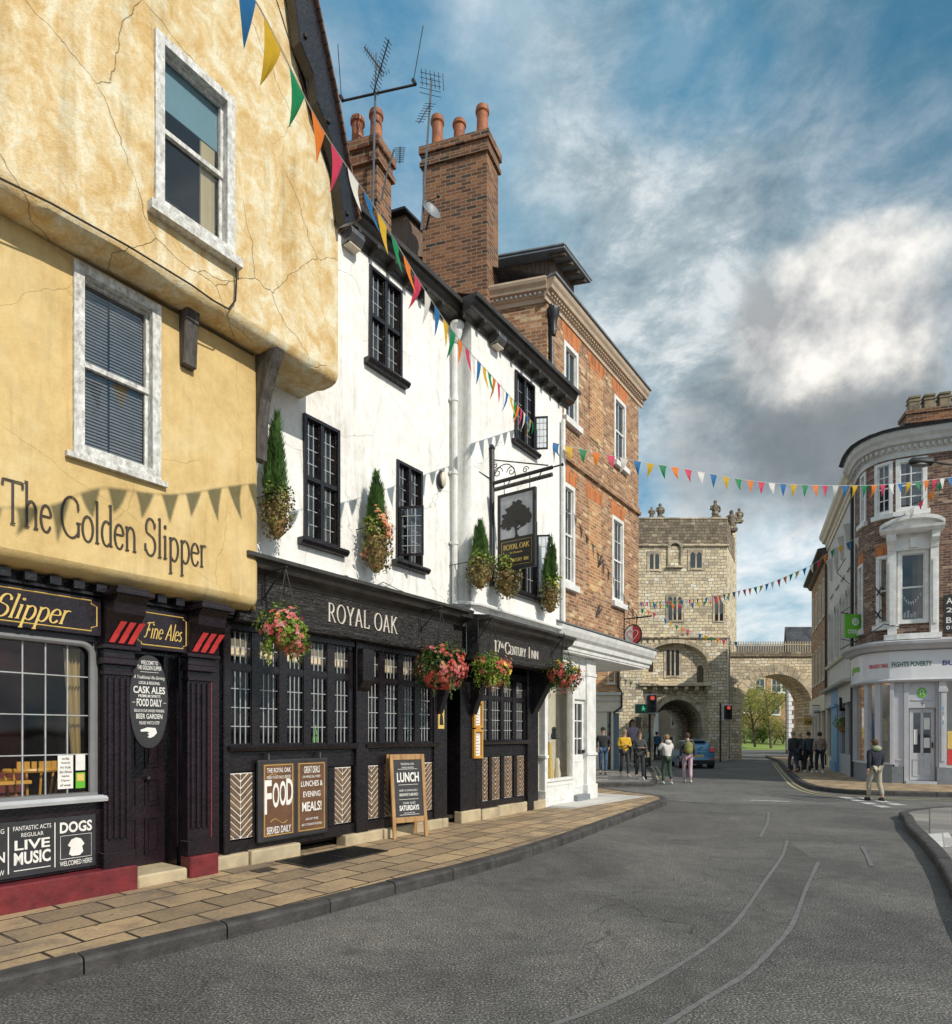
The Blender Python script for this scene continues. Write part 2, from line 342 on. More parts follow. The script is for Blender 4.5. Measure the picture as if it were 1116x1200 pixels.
M['stone']=brick('magnesian_limestone',(.80,.67,.44),(.66,.57,.41),(.24,.19,.13),w=.37,h=.19,ms=.016,dist=.16,third=(.82,.77,.64),dark=(.30,.25,.19),dsc=.6,bs=.9,sq=.7,dthr=(.52,.72))
M['stonedark']=brick('blackened_limestone',(.29,.24,.17),(.21,.17,.125),(.10,.08,.06),w=.34,h=.18,ms=.016,dist=.12,third=(.42,.36,.25),bs=.8,sq=.7)
M['ashlar']=brick('dressed_limestone',(.66,.55,.38),(.56,.48,.34),(.26,.22,.17),w=.6,h=.5,ms=.01,dark=(.25,.22,.18),dsc=1.2)
M['darkgreen']=simple('dark_green',(.01,.12,.07),.5,.2,9,0)
M['navy']=simple('navy_letters',(.05,.05,.22),.5,.2,9,0)
M['redpaint2']=simple('heart_red',(.50,.04,.05),.4,.2,9,0)
M['greyblue']=simple('grey_blue_door',(.16,.22,.28),.5,.2,6,.2)
M['pine2']=simple('weathered_boards',(.20,.13,.09),.8,.5,5,.4,20,stretch=(5,5,.8))
M['maroon']=simple('maroon_wall',(.16,.03,.03),.8,.3,3,0)
M['sandstone']=simple('sandstone_sill',(.50,.41,.26),.8,.35,3,.5,25,c2=(.30,.24,.16))
M['flags']=brick('paving_flags',(.47,.33,.19),(.32,.235,.15),(.04,.033,.026),w=.56,h=.37,ms=.014,dist=.03,third=(.50,.36,.21),dark=(.17,.135,.105),dsc=2.2,bs=.8,rough=.7,dthr=(.46,.68),gum=1,pv=.4)
M['flagsgrey']=brick('grey_paving_flags',(.26,.24,.22),(.21,.195,.18),(.08,.075,.07),w=.62,h=.46,ms=.010,third=(.33,.30,.26),bs=.3,rough=.8)
M['flagspale']=brick('pale_paving_flags',(.62,.60,.56),(.54,.52,.49),(.30,.28,.26),w=.8,h=.6,ms=.010,bs=.3,rough=.75)
M['kerb']=simple('granite_kerb',(.07,.064,.06),.75,.4,4,1.,30,c2=(.022,.02,.02))
M['slate']=brick('slate_roof',(.09,.095,.11),(.065,.07,.08),(.03,.03,.035),w=.3,h=.22,ms=.008,bs=.5)
M['tile']=brick('clay_tile_roof',(.20,.10,.06),(.14,.08,.055),(.05,.035,.03),w=.17,h=.1,ms=.01,bs=.6)
M['terracotta']=simple('terracotta',(.42,.14,.05),.7,.4,6,.4,25,c2=(.20,.07,.035))
M['buffpot']=simple('sooty_buff_pot',(.30,.24,.14),.8,.5,4,.5,25,c2=(.09,.075,.055))
M['stucco']=simple('cream_stucco',(.58,.55,.50),.7,.2,2,.3,20)
M['blueshop']=simple('blue_shopfront',(.14,.33,.52),.45,.15,4,.15)
M['greyshop']=simple('lilac_grey_shopfront',(.50,.50,.53),.42,.12,4,.15)
M['shopsign']=simple('shop_sign_white',(.70,.70,.72),.35,.08,3,0)
M['green']=simple('sign_green',(.12,.42,.03),.45,.1,4,0)
M['yellow']=simple('yellow_marking',(.50,.43,.24),.8,.4,12,.2,60)
M['whiteline']=simple('worn_white_marking',(.60,.60,.58),.8,.5,9,.2,60,c2=(.28,.28,.27))
M['seal']=simple('tar_seal',(.17,.165,.16),.55,.3,14,.2,60,c2=(.10,.10,.105))
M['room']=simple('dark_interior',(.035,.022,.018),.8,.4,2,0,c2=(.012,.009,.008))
M['curtain']=simple('cream_curtain',(.62,.48,.24),.8,.3,3,.3,9,stretch=(5,5,.3))
M['net']=simple('net_curtain',(.42,.42,.40),.9,.35,4,0,stretch=(8,8,.3))
M['blind']=simple('blind_slats',(.26,.255,.235),.7,.3,8,0)
M['teal']=simple('teal_blind',(.20,.34,.35),.7,.1,8,0)
M['warmblind']=emis('glowing_cream_blind',(.80,.62,.40),.16)  # cream valance blinds given a faint glow of their own, no lamp
M['glass']=glassmat('window_glass',(.96,.97,.97),1.38); M['glasst']=glassmat('dim_window_glass',(.90,.92,.95),1.65)
m,nt,b=newmat('dark_glass'); b.inputs['Base Color'].default_value=(.02,.022,.026,1); b.inputs['Roughness'].default_value=.05; b.inputs['IOR'].default_value=1.9
tc=nd(nt,'ShaderNodeTexCoord'); bump(nt,b,noi(nt,tc.outputs['Object'],2.2,1),.12,.03); M['dglass']=m
M['wicker']=simple('wicker',(.34,.20,.07),.7,.4,30,.8,60)
M['lv_green']=leafmat('fresh_leaves',(.09,.17,.02),(.18,.29,.04),(.38,.42,.08))
M['lv_dark']=leafmat('dark_leaves',(.03,.06,.015),(.05,.10,.02),(.10,.15,.03))
M['lv_dry']=leafmat('dry_autumn_leaves',(.16,.10,.05),(.25,.20,.08),(.33,.36,.12))
M['lv_conifer']=leafmat('conifer_foliage',(.05,.11,.025),(.08,.17,.04),(.14,.24,.07))
M['lv_tree']=leafmat('spring_tree_leaves',(.20,.22,.05),(.36,.35,.09),(.52,.46,.16),.4)
M['lv_bush']=leafmat('bush_leaves',(.07,.12,.025),(.16,.22,.05),(.32,.36,.10))
M['fl_coral']=leafmat('coral_petals',(.55,.07,.06),(.68,.14,.10),(.75,.30,.22))
M['fl_pink']=leafmat('pink_petals',(.65,.10,.13),(.75,.20,.22),(.80,.38,.38))
M['fl_orange']=leafmat('orange_petals',(.70,.20,.07),(.78,.32,.16),(.80,.45,.28))
M['fl_yellow']=leafmat('yellow_petals',(.75,.55,.05),(.80,.62,.08),(.82,.7,.15))
M['bark']=simple('bark',(.16,.12,.085),.9,.5,4,1.,18,c2=(.06,.045,.035),stretch=(3,3,.7))
M['grass']=simple('grass',(.24,.31,.06),.9,.4,1.2,.6,8,c2=(.15,.22,.04))
M['skin']=simple('skin',(.55,.33,.24),.55,.1,9,0)
M['rubber']=simple('rubber',(.018,.018,.019),.8,.2,9,.2)
M['tree_black']=simple('sign_black',(.02,.018,.016),.4,.2,9,0)
M['signsky']=simple('sign_silver_sky',(.50,.51,.53),.4,.25,5,0,c2=(.36,.37,.40))
def cloth(c): 
    k='cloth_%02d_%02d_%02d'%tuple(int(x*99) for x in c)
    if k not in M: M[k]=simple(k,c,.85,.3,14,.3,50)
    return M[k]
def asphalt(name,base,contrast=1.,sc=75.):
    m,nt,b=newmat(name); tc=nd(nt,'ShaderNodeTexCoord'); o=tc.outputs['Object']
    f=noi(nt,o,sc,2,.8); sp=ramp(nt,f,[(.34,(base*.30,)*3),(.50,(base*.85,base*.83,base*.80)),(.60,(base*1.75,base*1.68,base*1.58)),(.70,(base*3.8,base*3.7,base*3.4))])
    big=ramp(nt,noi(nt,o,.5,8,.68,.8),[(.32,(.66,.65,.66)),(.5,(1.,.99,.97)),(.68,(1.4,1.36,1.28))]); col=mixc(nt,1.,sp,big,'MULTIPLY')
    mid=ramp(nt,noi(nt,o,6,5,.7),[(.35,(.82,)*3),(.65,(1.15,)*3)]); col=mixc(nt,1.,col,mid,'MULTIPLY')
    vn=nd(nt,'ShaderNodeTexNoise'); vn.inputs['Scale'].default_value=2.; vn.inputs['Detail'].default_value=5; nt.links.new(o,vn.inputs['Vector']); va=nd(nt,'ShaderNodeVectorMath',operation='MULTIPLY_ADD'); nt.links.new(vn.outputs['Color'],va.inputs[0]); va.inputs[1].default_value=(.8,.8,0); nt.links.new(o,va.inputs[2])
    vo=nd(nt,'ShaderNodeTexVoronoi',feature='DISTANCE_TO_EDGE'); vo.inputs['Scale'].default_value=.32; nt.links.new(va.outputs[0],vo.inputs['Vector']); ck=mth(nt,'MULTIPLY',ramp(nt,vo.outputs[0],[(.0,(1,1,1)),(.0035,(0,0,0))]),ramp(nt,noi(nt,o,.35,3),[(.50,(0,0,0)),(.56,(1,1,1))])); col=mixc(nt,mth(nt,'MULTIPLY',ck,.7),col,(.02,.02,.02))
    oil=ramp(nt,noi(nt,o,1.4,5,.55),[(.64,(0,0,0)),(.74,(.55,)*3)]); col=mixc(nt,oil,col,(.03,.03,.032))
    gum=nd(nt,'ShaderNodeTexVoronoi'); gum.inputs['Scale'].default_value=1.6; nt.links.new(o,gum.inputs['Vector']); col=mixc(nt,ramp(nt,gum.outputs['Distance'],[(.018,(.7,)*3),(.030,(0,0,0))]),col,(.32,.31,.29))
    nt.links.new(col,b.inputs['Base Color']); b.inputs['Roughness'].default_value=.75; b.inputs['Specular IOR Level'].default_value=.35
    bump(nt,b,f,.8,.012); return m
M['asphalt']=asphalt('asphalt',.105,sc=66.); M['patch']=asphalt('asphalt_patch',.096,sc=80)
M['asphalt_light']=asphalt('pale_asphalt',.13)
FLAGC=[(.02,.16,.42),(.62,.40,.02),(.01,.24,.09),(.75,.20,.02),(.62,.05,.12),(.72,.72,.72)]
for i,c in enumerate(FLAGC): M['flag%d'%i]=leafmat('pennant_cloth_%d'%i,c,c,tuple(min(.8,x*1.1) for x in c),.35)
# ---------------------------------------------------------------- camera, sky, sun
cd=bpy.data.cameras.new('camera'); cam=bpy.data.objects.new('camera',cd); COL.objects.link(cam); SC.camera=cam
cam.location=(0,0,CH); cam.rotation_euler=(PI/2,0,0); cd.sensor_fit='HORIZONTAL'; cd.sensor_width=36; cd.lens=FOC/1116*36; cd.shift_y=(HY-600)/1116; cd.clip_end=2000; cd.clip_start=.05
sd=Vector((.728*.80,-.686*.80,.602)).normalized()
sun=bpy.data.lights.new('sun','SUN'); sun.energy=3.5; sun.angle=math.radians(.5); sun.color=(1,.93,.82)
so=bpy.data.objects.new('sun',sun); COL.objects.link(so); so.rotation_euler=sd.to_track_quat('Z','Y').to_euler()
wd=bpy.data.worlds.new('World'); SC.world=wd; wd.use_nodes=True; nt=wd.node_tree; bg=nt.nodes['Background']
sky=nt.nodes.new('ShaderNodeTexSky'); sky.sky_type='NISHITA'; sky.sun_disc=False; sky.sun_elevation=math.asin(sd.z); sky.sun_rotation=math.atan2(sd.x,sd.y); sky.air_density=1.3; sky.dust_density=.6; sky.ozone_density=2.
tc=nt.nodes.new('ShaderNodeTexCoord'); dv=tc.outputs['Generated']
sp=nt.nodes.new('ShaderNodeSeparateXYZ'); nt.links.new(dv,sp.inputs[0])
den=mth(nt,'ADD',mth(nt,'MAXIMUM',sp.outputs[2],0.),.42)
cb=nt.nodes.new('ShaderNodeCombineXYZ'); nt.links.new(mth(nt,'DIVIDE',sp.outputs[0],den),cb.inputs[0]); nt.links.new(mth(nt,'DIVIDE',sp.outputs[1],den),cb.inputs[1]); nt.links.new(mth(nt,'MULTIPLY',sp.outputs[2],1.3),cb.inputs[2])
pv=cb.outputs[0]
def lobe(x,y,r,soft,wob=.10,ws=3.5,sy=1.):
    "soft blob of cloud round a fixed direction of the sky"
    d=Vector(((x-CX)/FOC,1,(HY-y)/FOC)).normalized()
    n=nd(nt,'ShaderNodeTexNoise'); n.inputs['Scale'].default_value=ws; n.inputs['Detail'].default_value=7; n.inputs['Roughness'].default_value=.6; nt.links.new(dv,n.inputs['Vector'])
    vm=nd(nt,'ShaderNodeVectorMath',operation='MULTIPLY_ADD'); nt.links.new(n.outputs['Color'],vm.inputs[0]); vm.inputs[1].default_value=(wob*2,)*3; vm.inputs[2].default_value=(-wob,)*3
    ad=nd(nt,'ShaderNodeVectorMath',operation='ADD'); nt.links.new(vm.outputs[0],ad.inputs[0]); nt.links.new(dv,ad.inputs[1])
    sb=nd(nt,'ShaderNodeVectorMath',operation='SUBTRACT'); nt.links.new(ad.outputs[0],sb.inputs[0]); sb.inputs[1].default_value=d
    ml=nd(nt,'ShaderNodeVectorMath',operation='MULTIPLY'); nt.links.new(sb.outputs[0],ml.inputs[0]); ml.inputs[1].default_value=(1,1,sy)
    ln=nd(nt,'ShaderNodeVectorMath',operation='LENGTH'); nt.links.new(ml.outputs[0],ln.inputs[0])
    mr=nd(nt,'ShaderNodeMapRange',interpolation_type='SMOOTHSTEP'); nt.links.new(ln.outputs['Value'],mr.inputs[0]); mr.inputs[1].default_value=r-soft; mr.inputs[2].default_value=r+soft; mr.inputs[3].default_value=1; mr.inputs[4].default_value=0
    return mr.outputs[0]
skyc=mixc(nt,1.,sky.outputs[0],(.085,.105,.105),'MULTIPLY')
skyc=mixc(nt,.7,skyc,(.025,.19,.34))
cl=noi(nt,pv,2.4,10,.60,.2)
thin=mixc(nt,ramp(nt,cl,[(.33,(0,0,0)),(.52,(.95,)*3)]),skyc,ramp(nt,noi(nt,pv,5.,9,.62,.25),[(.34,(.22,.33,.41)),(.50,(.40,.49,.55)),(.64,(.68,.71,.72))]))
bl2=mth(nt,'MULTIPLY',lobe(650,190,.12,.09,.14,4.5),.6); thin=mixc(nt,bl2,thin,(.08,.26,.40))
bl4=mth(nt,'MULTIPLY',lobe(700,330,.12,.09,.14,4.5),.5); thin=mixc(nt,bl4,thin,(.14,.32,.44))
grey=mth(nt,'MULTIPLY',lobe(930,215,.34,.12,.20,3.6,1.5),.9); thin=mixc(nt,grey,thin,ramp(nt,noi(nt,pv,7,10,.66,.2),[(.36,(.15,.21,.25)),(.50,(.30,.36,.39)),(.62,(.56,.59,.60))]))
bl=mth(nt,'MULTIPLY',lobe(1110,-30,.16,.10,.16,3.2),.85); thin=mixc(nt,bl,thin,(.012,.12,.22))
bl3=mth(nt,'MULTIPLY',lobe(800,30,.11,.08,.14,4.,1.6),.75); thin=mixc(nt,bl3,thin,(.02,.17,.30))
hz=ramp(nt,sp.outputs[2],[(.0,(1,1,1)),(.20,(.8,)*3),(.38,(0,0,0))]); thin=mixc(nt,mth(nt,'MULTIPLY',hz,.85),thin,ramp(nt,noi(nt,pv,5.,10,.62,.2),[(.35,(.26,.42,.51)),(.46,(.45,.56,.61)),(.58,(.68,.70,.71))]))
dk=lobe(955,500,.165,.06,.09,6.,1.35); thin=mixc(nt,mth(nt,'MULTIPLY',dk,.78),thin,ramp(nt,noi(nt,dv,12,9,.66),[(.36,(.10,.13,.15)),(.62,(.28,.30,.31))]))
wh=lobe(985,372,.100,.030,.075,8.,1.05); thin=mixc(nt,mth(nt,'MULTIPLY',wh,.94),thin,ramp(nt,noi(nt,dv,10,8,.56),[(.38,(.30,.31,.32)),(.48,(.50,.50,.49)),(.60,(.80,.765,.71))]))
dk2=lobe(985,505,.115,.045,.07,8.,1.9); thin=mixc(nt,mth(nt,'MULTIPLY',dk2,.75),thin,(.15,.17,.185))
gr=ramp(nt,sp.outputs[2],[(-.0,(.12,.11,.10)),(.01,(1,1,1))]); thin=mixc(nt,1.,thin,gr,'MULTIPLY')
nt.links.new(thin,bg.inputs[0]); bg.inputs[1].default_value=1.25
SC.view_settings.view_transform='Standard'; SC.view_settings.look='None'; SC.view_settings.exposure=.15; SC.view_settings.gamma=1
# ---------------------------------------------------------------- ground, road, pavements
b=MB(); b.face([(-300,-120,0),(400,-120,0),(400,900,0),(-300,900,0)]); struct(b.build('road',M['asphalt'],weld=False))
KL=[(-7.2,-3),(-4.9,.9),(-4.0,2.3),(-2.93,3.92),(-2.36,4.6),(-1.49,5.55),(-.86,6.36),(-.22,7.1),(.45,8.0),(1.4,9.5),(2.33,11.1),(3.2,12.6),(3.95,13.9),(4.35,14.6),(4.5,15.1),(4.42,15.7),(4.1,16.4),(3.75,17.2),(3.4,18.0)]
def kerb(pts,name,h=.12,w=.15,step=.92,flip=1):
    b=MB(); P=[Vector((x,y)) for x,y in pts]; T=[0]
    for p,q in zip(P,P[1:]): T.append(T[-1]+(q-p).length)
    def at(t):
        i=0
        while i<len(T)-2 and t>T[i+1]: i+=1
        u=(t-T[i])/(T[i+1]-T[i]); return P[i].lerp(P[i+1],u)
    t=0
    while t<T[-1]-.05:
        e=min(t+step*R.uniform(.85,1.1),T[-1]); k=max(1,int((e-t)/.3)); q=[at(t+.006+(e-t-.012)*i/k) for i in range(k+1)]
        hh=h+.006+R.uniform(-.004,.004); sec=[(0,-.05),(0,hh-.03),(.012,hh-.008),(.035,hh),(w,hh),(w,-.05)]
        rg=[]
        for i,p in enumerate(q):
            d=(q[min(i+1,k)]-q[max(i-1,0)]).normalized(); n=Vector((-d.y,d.x))*flip; rg.append([(p.x+n.x*a,p.y+n.y*a,c) for a,c in sec])
        for A,B in zip(rg,rg[1:]):
            for j in range(5): b.face([A[j],A[j+1],B[j+1],B[j]])
        b.face(rg[0]); b.face(rg[-1]); t=e
    return struct(b.build(name,M['kerb']))
kerb(KL,'kerb')
def pav(pts,name,mt,h=.12,sp=LF,inset=None):
    b=MB(sp); q=[invLF(x,y) if sp is LF else (x,y) for x,y in pts]; b.face([(s_,n,h) for s_,n in q]); 
    for i in range(len(q)):
        (a,c),(d,e)=q[i],q[(i+1)%len(q)]; b.face([(a,c,h),(d,e,h),(d,e,-.05),(a,c,-.05)])
    return struct(b.build(name,mt,weld=False))
def inset(pts,w):
    o=[]
    for i,p in enumerate(pts):
        a=Vector(pts[max(i-1,0)]);c=Vector(pts[min(i+1,len(pts)-1)]); d=(c-a).normalized(); o.append((p[0]-d.y*w,p[1]+d.x*w))
    return o
back=[LF(20.5,-2.6,0),LF(18.9,-.8,0),LF(18.75,-.35,0),LF(-4,-.35,0)]
pav(inset(KL,.14)+[(p.x,p.y) for p in back],'pavement',M['flags'])
# pale slabs in front of the white shop
b=MB(LF); b.face([(16.05,-.3,.124),(19.6,-.9,.124),(19.4,.95,.124),(16.05,.62,.124)]); struct(b.build('pavement',M['flagspale'],weld=False))
# second pavement beyond the side passage
K2=[(p.x,p.y) for p in (G(766,922),G(771,917),G(766,908),G(758,899))]
k2a=[(p.x,p.y) for p in (G(640,922),G(700,922))]
kerb(k2a+K2,'kerb')
pts=inset(k2a+K2,.14)+[(G(757,898).x-.5,38),(2,38)]
pav(pts,'pavement',M['flagsgrey'],sp=W)
# right far pavement
KR=[(p.x,p.y) for p in (G(912,893),G(917,900),G(925,909),G(934,917.6),G(942,922),G(951,925.3),G(962,927.2),G(975,929),G(993,930.6),G(1013,932),G(1060,933.2),G(1116,934.5))]
KR=KR+[(KR[-1][0]+3,KR[-1][1]-.9),(KR[-1][0]+9,KR[-1][1]-2.8)]
kerb([(KR[0][0]+2.5,44)]+KR,'kerb')
pav(inset([(KR[0][0]+2.5,44)]+KR,.14)+[(28,20),(28,44)],'pavement',M['flags'],sp=W)
# near right pavement
KN=[(G(1116,951,.0).x+5,15.6),(G(1116,951).x,G(1080,951).y),(G(1060,953).x+.2,G(1060,954).y),(8.15,12.35),(7.75,11.6),(7.16,10.66),(6.6,9.6),(6.14,8.74),(5.6,7.8),(5.0,6.8),(4.3,5.7),(3.4,4.2),(1.6,0),(0.3,-3)]
kerb(KN,'kerb')
pav(inset(KN,.14)+[(14,-3),(16,15.6)],'pavement',M['flagsgrey'],sp=LF)
b=MB(LF); q=[invLF(*G(x,y,.12).xy) for x,y in ((1081,978),(1112,976),(1122,992),(1092,994))]; b.face([(s_,n,.124) for s_,n in q]); struct(b.build('pavement',M['flagspale'],weld=False))
# pale side passage; sunlit band of the junction put into paler asphalt
def sheet(px,name,mt,z=.004): 
    b=MB(); b.face([(G(x,y).x,G(x,y).y,z) for x,y in px]); return struct(b.build(name,mt,weld=False))
sheet([(640,924),(764,924),(790,918),(880,919),(905,934),(960,941),(1005,939),(1116,940),(1116,945),(1040,950),(960,946),(850,944),(786,938.5),(779,933),(762,930.5),(640,931)],'road',M['asphalt_light'])
sheet([(790,905),(900,903),(906,897),(872,895),(800,896)],'road',M['asphalt_light'])
def ribbon(px,w,z,name,mt,cat=None):
    P=[G(x,y).xy for x,y in px]; b=MB(); l=[];r=[]
    Q=[]
    for i in range(len(P)-1):
        p0=P[max(i-1,0)];p1=P[i];p2=P[i+1];p3=P[min(i+2,len(P)-1)]
        for k in range(5):
            t=k/5; Q.append(.5*((2*p1)+(p2-p0)*t+(2*p0-5*p1+4*p2-p3)*t*t+(3*p1-p0-3*p2+p3)*t**3))
    Q.append(P[-1])
    for i,p in enumerate(Q):
        d=(Q[min(i+1,len(Q)-1)]-Q[max(i-1,0)]).normalized(); n=Vector((-d.y,d.x))*w/2*R.uniform(.8,1.15); l.append(p+n); r.append(p-n)
    for i in range(len(Q)-1): b.face([(l[i].x,l[i].y,z),(l[i+1].x,l[i+1].y,z),(r[i+1].x,r[i+1].y,z),(r[i].x,r[i].y,z)])
    return struct(b.build(name,mt))
cz=lambda a:[(600+x/2.163,900+y/2.163) for x,y in a]
Lf=cz([(698,185),(685,225),(640,290),(600,350),(560,400),(480,465),(350,545),(220,610),(100,655),(-60,720)])
Rt=cz([(777,240),(745,310),(710,400),(660,460),(600,520),(520,570),(440,620),(380,660),(300,720)])
b=MB(); A=[G(*p) for p in Lf]; B=[G(*p) for p in Rt]; b.face([(p.x,p.y,.003) for p in A+B[::-1]]); struct(b.build('road',M['patch'],weld=False))
ribbon(Lf,.040,.007,'road_marking',M['seal']); ribbon(Rt,.040,.007,'road_marking',M['seal'])
ribbon(cz([(651,113),(648,140),(630,176)]),.05,.007,'road_marking',M['seal']); ribbon(cz([(888,200),(900,222),(912,250)]),.05,.007,'road_marking',M['seal'])
ribbon([(808,940),(860,942),(960,944),(985,947)],.10,.009,'road_marking',M['seal'])
ribbon([(880,938.2),(926,939.8)],.12,.009,'road_marking',M['whiteline'])
# double yellow lines and give-way dashes
for off in (0,3.2):
    ribbon([(909-off,894),(915-off*1.2,902),(924-off*1.5,912),(934-off*2,920.5+off*.2),(950-off*1.5,927.6+off*.4),(972,931.2+off*.6),(1010,933.8+off*.5),(1060,935.6+off*.5),(1130,937.4+off*.5)],.065,.010,'road_marking',M['yellow'])
    ribbon([(764+off*1.6,898.5),(768+off*1.7,905),(771+off*2,915)],.065,.010,'road_marking',M['yellow'])
for x0,y0,x1,y1 in [(988,934.6,998,937),(1000,937.8,1010,939.6),(1013,941,1024,943.3),(1028,944.6,1040,947),(1010,935.3,1019,937.1),(1030,938.7,1040,941),(1045,942,1056,944.4)]:
    ribbon([(x0,y0),(x1,y1)],.26,.012,'road_marking',M['whiteline'])
# ---------------------------------------------------------------- windows
def glazed(root,sp,a0,a1,c0,c1,n,frame,nx=2,nz=2,sash=False,fw=.06,bar=.02,proud=.03,depth=.12,sill=True,smat=None,glass='dglass',curtain=None,cv=False,barmat=None,sillh=.06,sillp=.08,cdep=.1,name='window',arch=0):
    f=MB(sp,cv); d0=n-depth*.7; d1=n+proud
    f.box(a0,a0+fw,d0,d1,c0,c1); f.box(a1-fw,a1,d0,d1,c0,c1); f.box(a0+fw,a1-fw,d0,d1,c0,c0+fw); f.box(a0+fw,a1-fw,d0,d1,c1-fw,c1)
    i0,i1,j0,j1=a0+fw,a1-fw,c0+fw,c1-fw; gl=n-depth*.45
    if sash:
        mz=(j0+j1)/2; e=.028
        f.box(i0,i1,gl-.012,gl+.035,mz-.022,mz+.022)
        for lo,hi,o in ((j0,mz,-.006),(mz,j1,.014)):
            f.box(i0,i0+e,gl-.01,gl+o+.02,lo,hi); f.box(i1-e,i1,gl-.01,gl+o+.02,lo,hi)
        f.box(i0+e,i1-e,gl-.01,gl+.02,j0,j0+e*1.5); f.box(i0+e,i1-e,gl-.01,gl+.03,j1-e,j1)
    for i in range(1,nx):
        x=i0+(i1-i0)*i/nx; f.box(x-bar/2,x+bar/2,gl-.01,gl+.018,j0,j1)
    for j in range(1,nz):
        if sash and j*2==nz: continue
        z=j0+(j1-j0)*j/nz; f.box(i0,i1,gl-.009,gl+.017,z-bar/2,z+bar/2)
    o=f.build(name,frame,root)
    p=MB(sp,cv); p.box(i0-.01,i1+.01,gl-.004,gl,j0-.01,j1+.01); p.build('pane',M[glass],o)
    if sill:
        s_=MB(sp,cv); s_.box(a0-.06,a1+.06,n-.02,n+sillp,c0-sillh,c0-.002); s_.build('sill',smat or frame,o)
    if curtain:
        c=MB(sp,cv); y=gl-cdep
        if curtain=='net':
            k=40; c.sm=True
            for i in range(k):
                u=i0+(i1-i0)*i/k; v=i0+(i1-i0)*(i+1)/k
                if .30<(i+.5)/k<.42: continue
                c.face([(u,y+.03*math.sin(i*1.3),j0),(v,y+.03*math.sin((i+1)*1.3),j0),(v,y+.03*math.sin((i+1)*1.3),j1),(u,y+.03*math.sin(i*1.3),j1)])
            c.build('curtain',M['net'],o)
        elif curtain=='blind':
            z=j0
            while z<j1:
                for u,v in ((i0,i0+(i1-i0)*.42),(i0+(i1-i0)*.45,i1-.03)): c.box(u,v,y,y+.022,z,z+.016)
                z+=.03
            c.build('blind',M['blind'],o)
        elif curtain=='teal':
            c.box(i0,i1,y,y+.01,j1-.46,j1); c.build('blind',M['teal'],o)
            c=MB(sp); c.box(i1-.20,i1-.05,y-.02,y,j0,j1-.3); c.build('curtain',M['curtain'],o)
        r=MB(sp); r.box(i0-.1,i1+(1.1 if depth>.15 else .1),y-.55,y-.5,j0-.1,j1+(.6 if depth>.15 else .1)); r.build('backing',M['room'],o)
    return o
def leaded(root,a0,a1,c0,c1,n,cols,rows,pc,pr,glass='dglass',sill=True,frame=None,mull=.055,out=.035,open_=None):
    "black timber casement: cols x rows of lights each with a lead grid pc x pr"
    frame=frame or M['black']; f=MB(LF); e=.042
    f.box(a0,a0+e,n-.1,n+out,c0,c1); f.box(a1-e,a1,n-.1,n+out,c0,c1); f.box(a0+e,a1-e,n-.1,n+out,c0,c0+e); f.box(a0+e,a1-e,n-.1,n+out,c1-e,c1)
    i0,i1,j0,j1=a0+e,a1-e,c0+e,c1-e; ld=MB(LF)
    for k in range(1,cols): x=i0+(i1-i0)*k/cols; f.box(x-mull/2,x+mull/2,n-.09,n+out*.7,j0,j1)
    for k in range(1,rows): z=j0+(j1-j0)*k/rows; f.box(i0,i1,n-.088,n+out*.6,z-mull/2,z+mull/2)
    for k in range(cols):
        for m_ in range(rows):
            x0=i0+(i1-i0)*k/cols+(mull/2 if k else 0); x1=i0+(i1-i0)*(k+1)/cols-(mull/2 if k<cols-1 else 0)
            z0=j0+(j1-j0)*m_/rows+(mull/2 if m_ else 0); z1=j0+(j1-j0)*(m_+1)/rows-(mull/2 if m_<rows-1 else 0)
            for q in (0,1): f.box(x0 if q==0 else x1-.014,x0+.014 if q==0 else x1,n-.05,n-.005,z0,z1); f.box(x0+.014,x1-.014,n-.05,n-.006,z0 if q==0 else z1-.014,z0+.014 if q==0 else z1)
            for i in range(1,pc): x=x0+(x1-x0)*i/pc; ld.box(x-.005,x+.005,n-.045,n-.03,z0,z1)
            for j in range(1,pr): z=z0+(z1-z0)*j/pr; ld.box(x0,x1,n-.046,n-.031,z-.005,z+.005)
    o=f.build('window',frame,root); ld.build('lead_bars',M['lead'],o)
    p=MB(LF); p.box(i0,i1,n-.042,n-.038,j0,j1); p.build('pane',M[glass],o)
    if sill: s_=MB(LF); s_.prof([(n-.02,c0-.09),(n+.09,c0-.09),(n+.13,c0-.04),(n+.11,c0-.003),(n-.02,c0-.003)],a0-.09,a1+.09); s_.build('sill',frame,o,bev=.006)
    return o
# ================================================================ THE OCHRE CORNER INN
GSR=thing('inn','ochre plastered jettied inn with black shopfront and bargeboard, at the left edge','inn',LF(7.5,-.2,.1),math.atan2(CA,SA))
def gdisp(a,c): return .018*(mnoise.noise(Vector((a*.9,c*.9,3.)))+.5*mnoise.noise(Vector((a*2.3,c*2.3,1.))))
# lower storey
N1,N2=.37,.69
w1=(L(85,300,N1)[0],L(187,560,N1)[0],4.06,5.74)
b=MB(LF); b.sm=True
b.wall(4.2,8.90,3.12,5.78,N1,[w1],.14,step=.16,disp=gdisp)
pr=[(N1-.33,3.0),(N1-.15,3.0),(N1-.06,3.03),(N1-.015,3.07)]
for (x0,z0),(x1,z1) in zip(pr,pr[1:]+[(N1,3.12)]):
    k=30
    for i in range(k):
        p=4.2+4.7*i/k;q=4.2+4.7*(i+1)/k
        d=lambda a,x,z:(a,x+(gdisp(a,3.12) if x>.3 else 0),z+.02*math.sin(a*1.1)*(1 if z<3.12 else 0))
        b.face([d(p,x0,z0),d(q,x0,z0),d(q,x1,z1),d(p,x1,z1)])
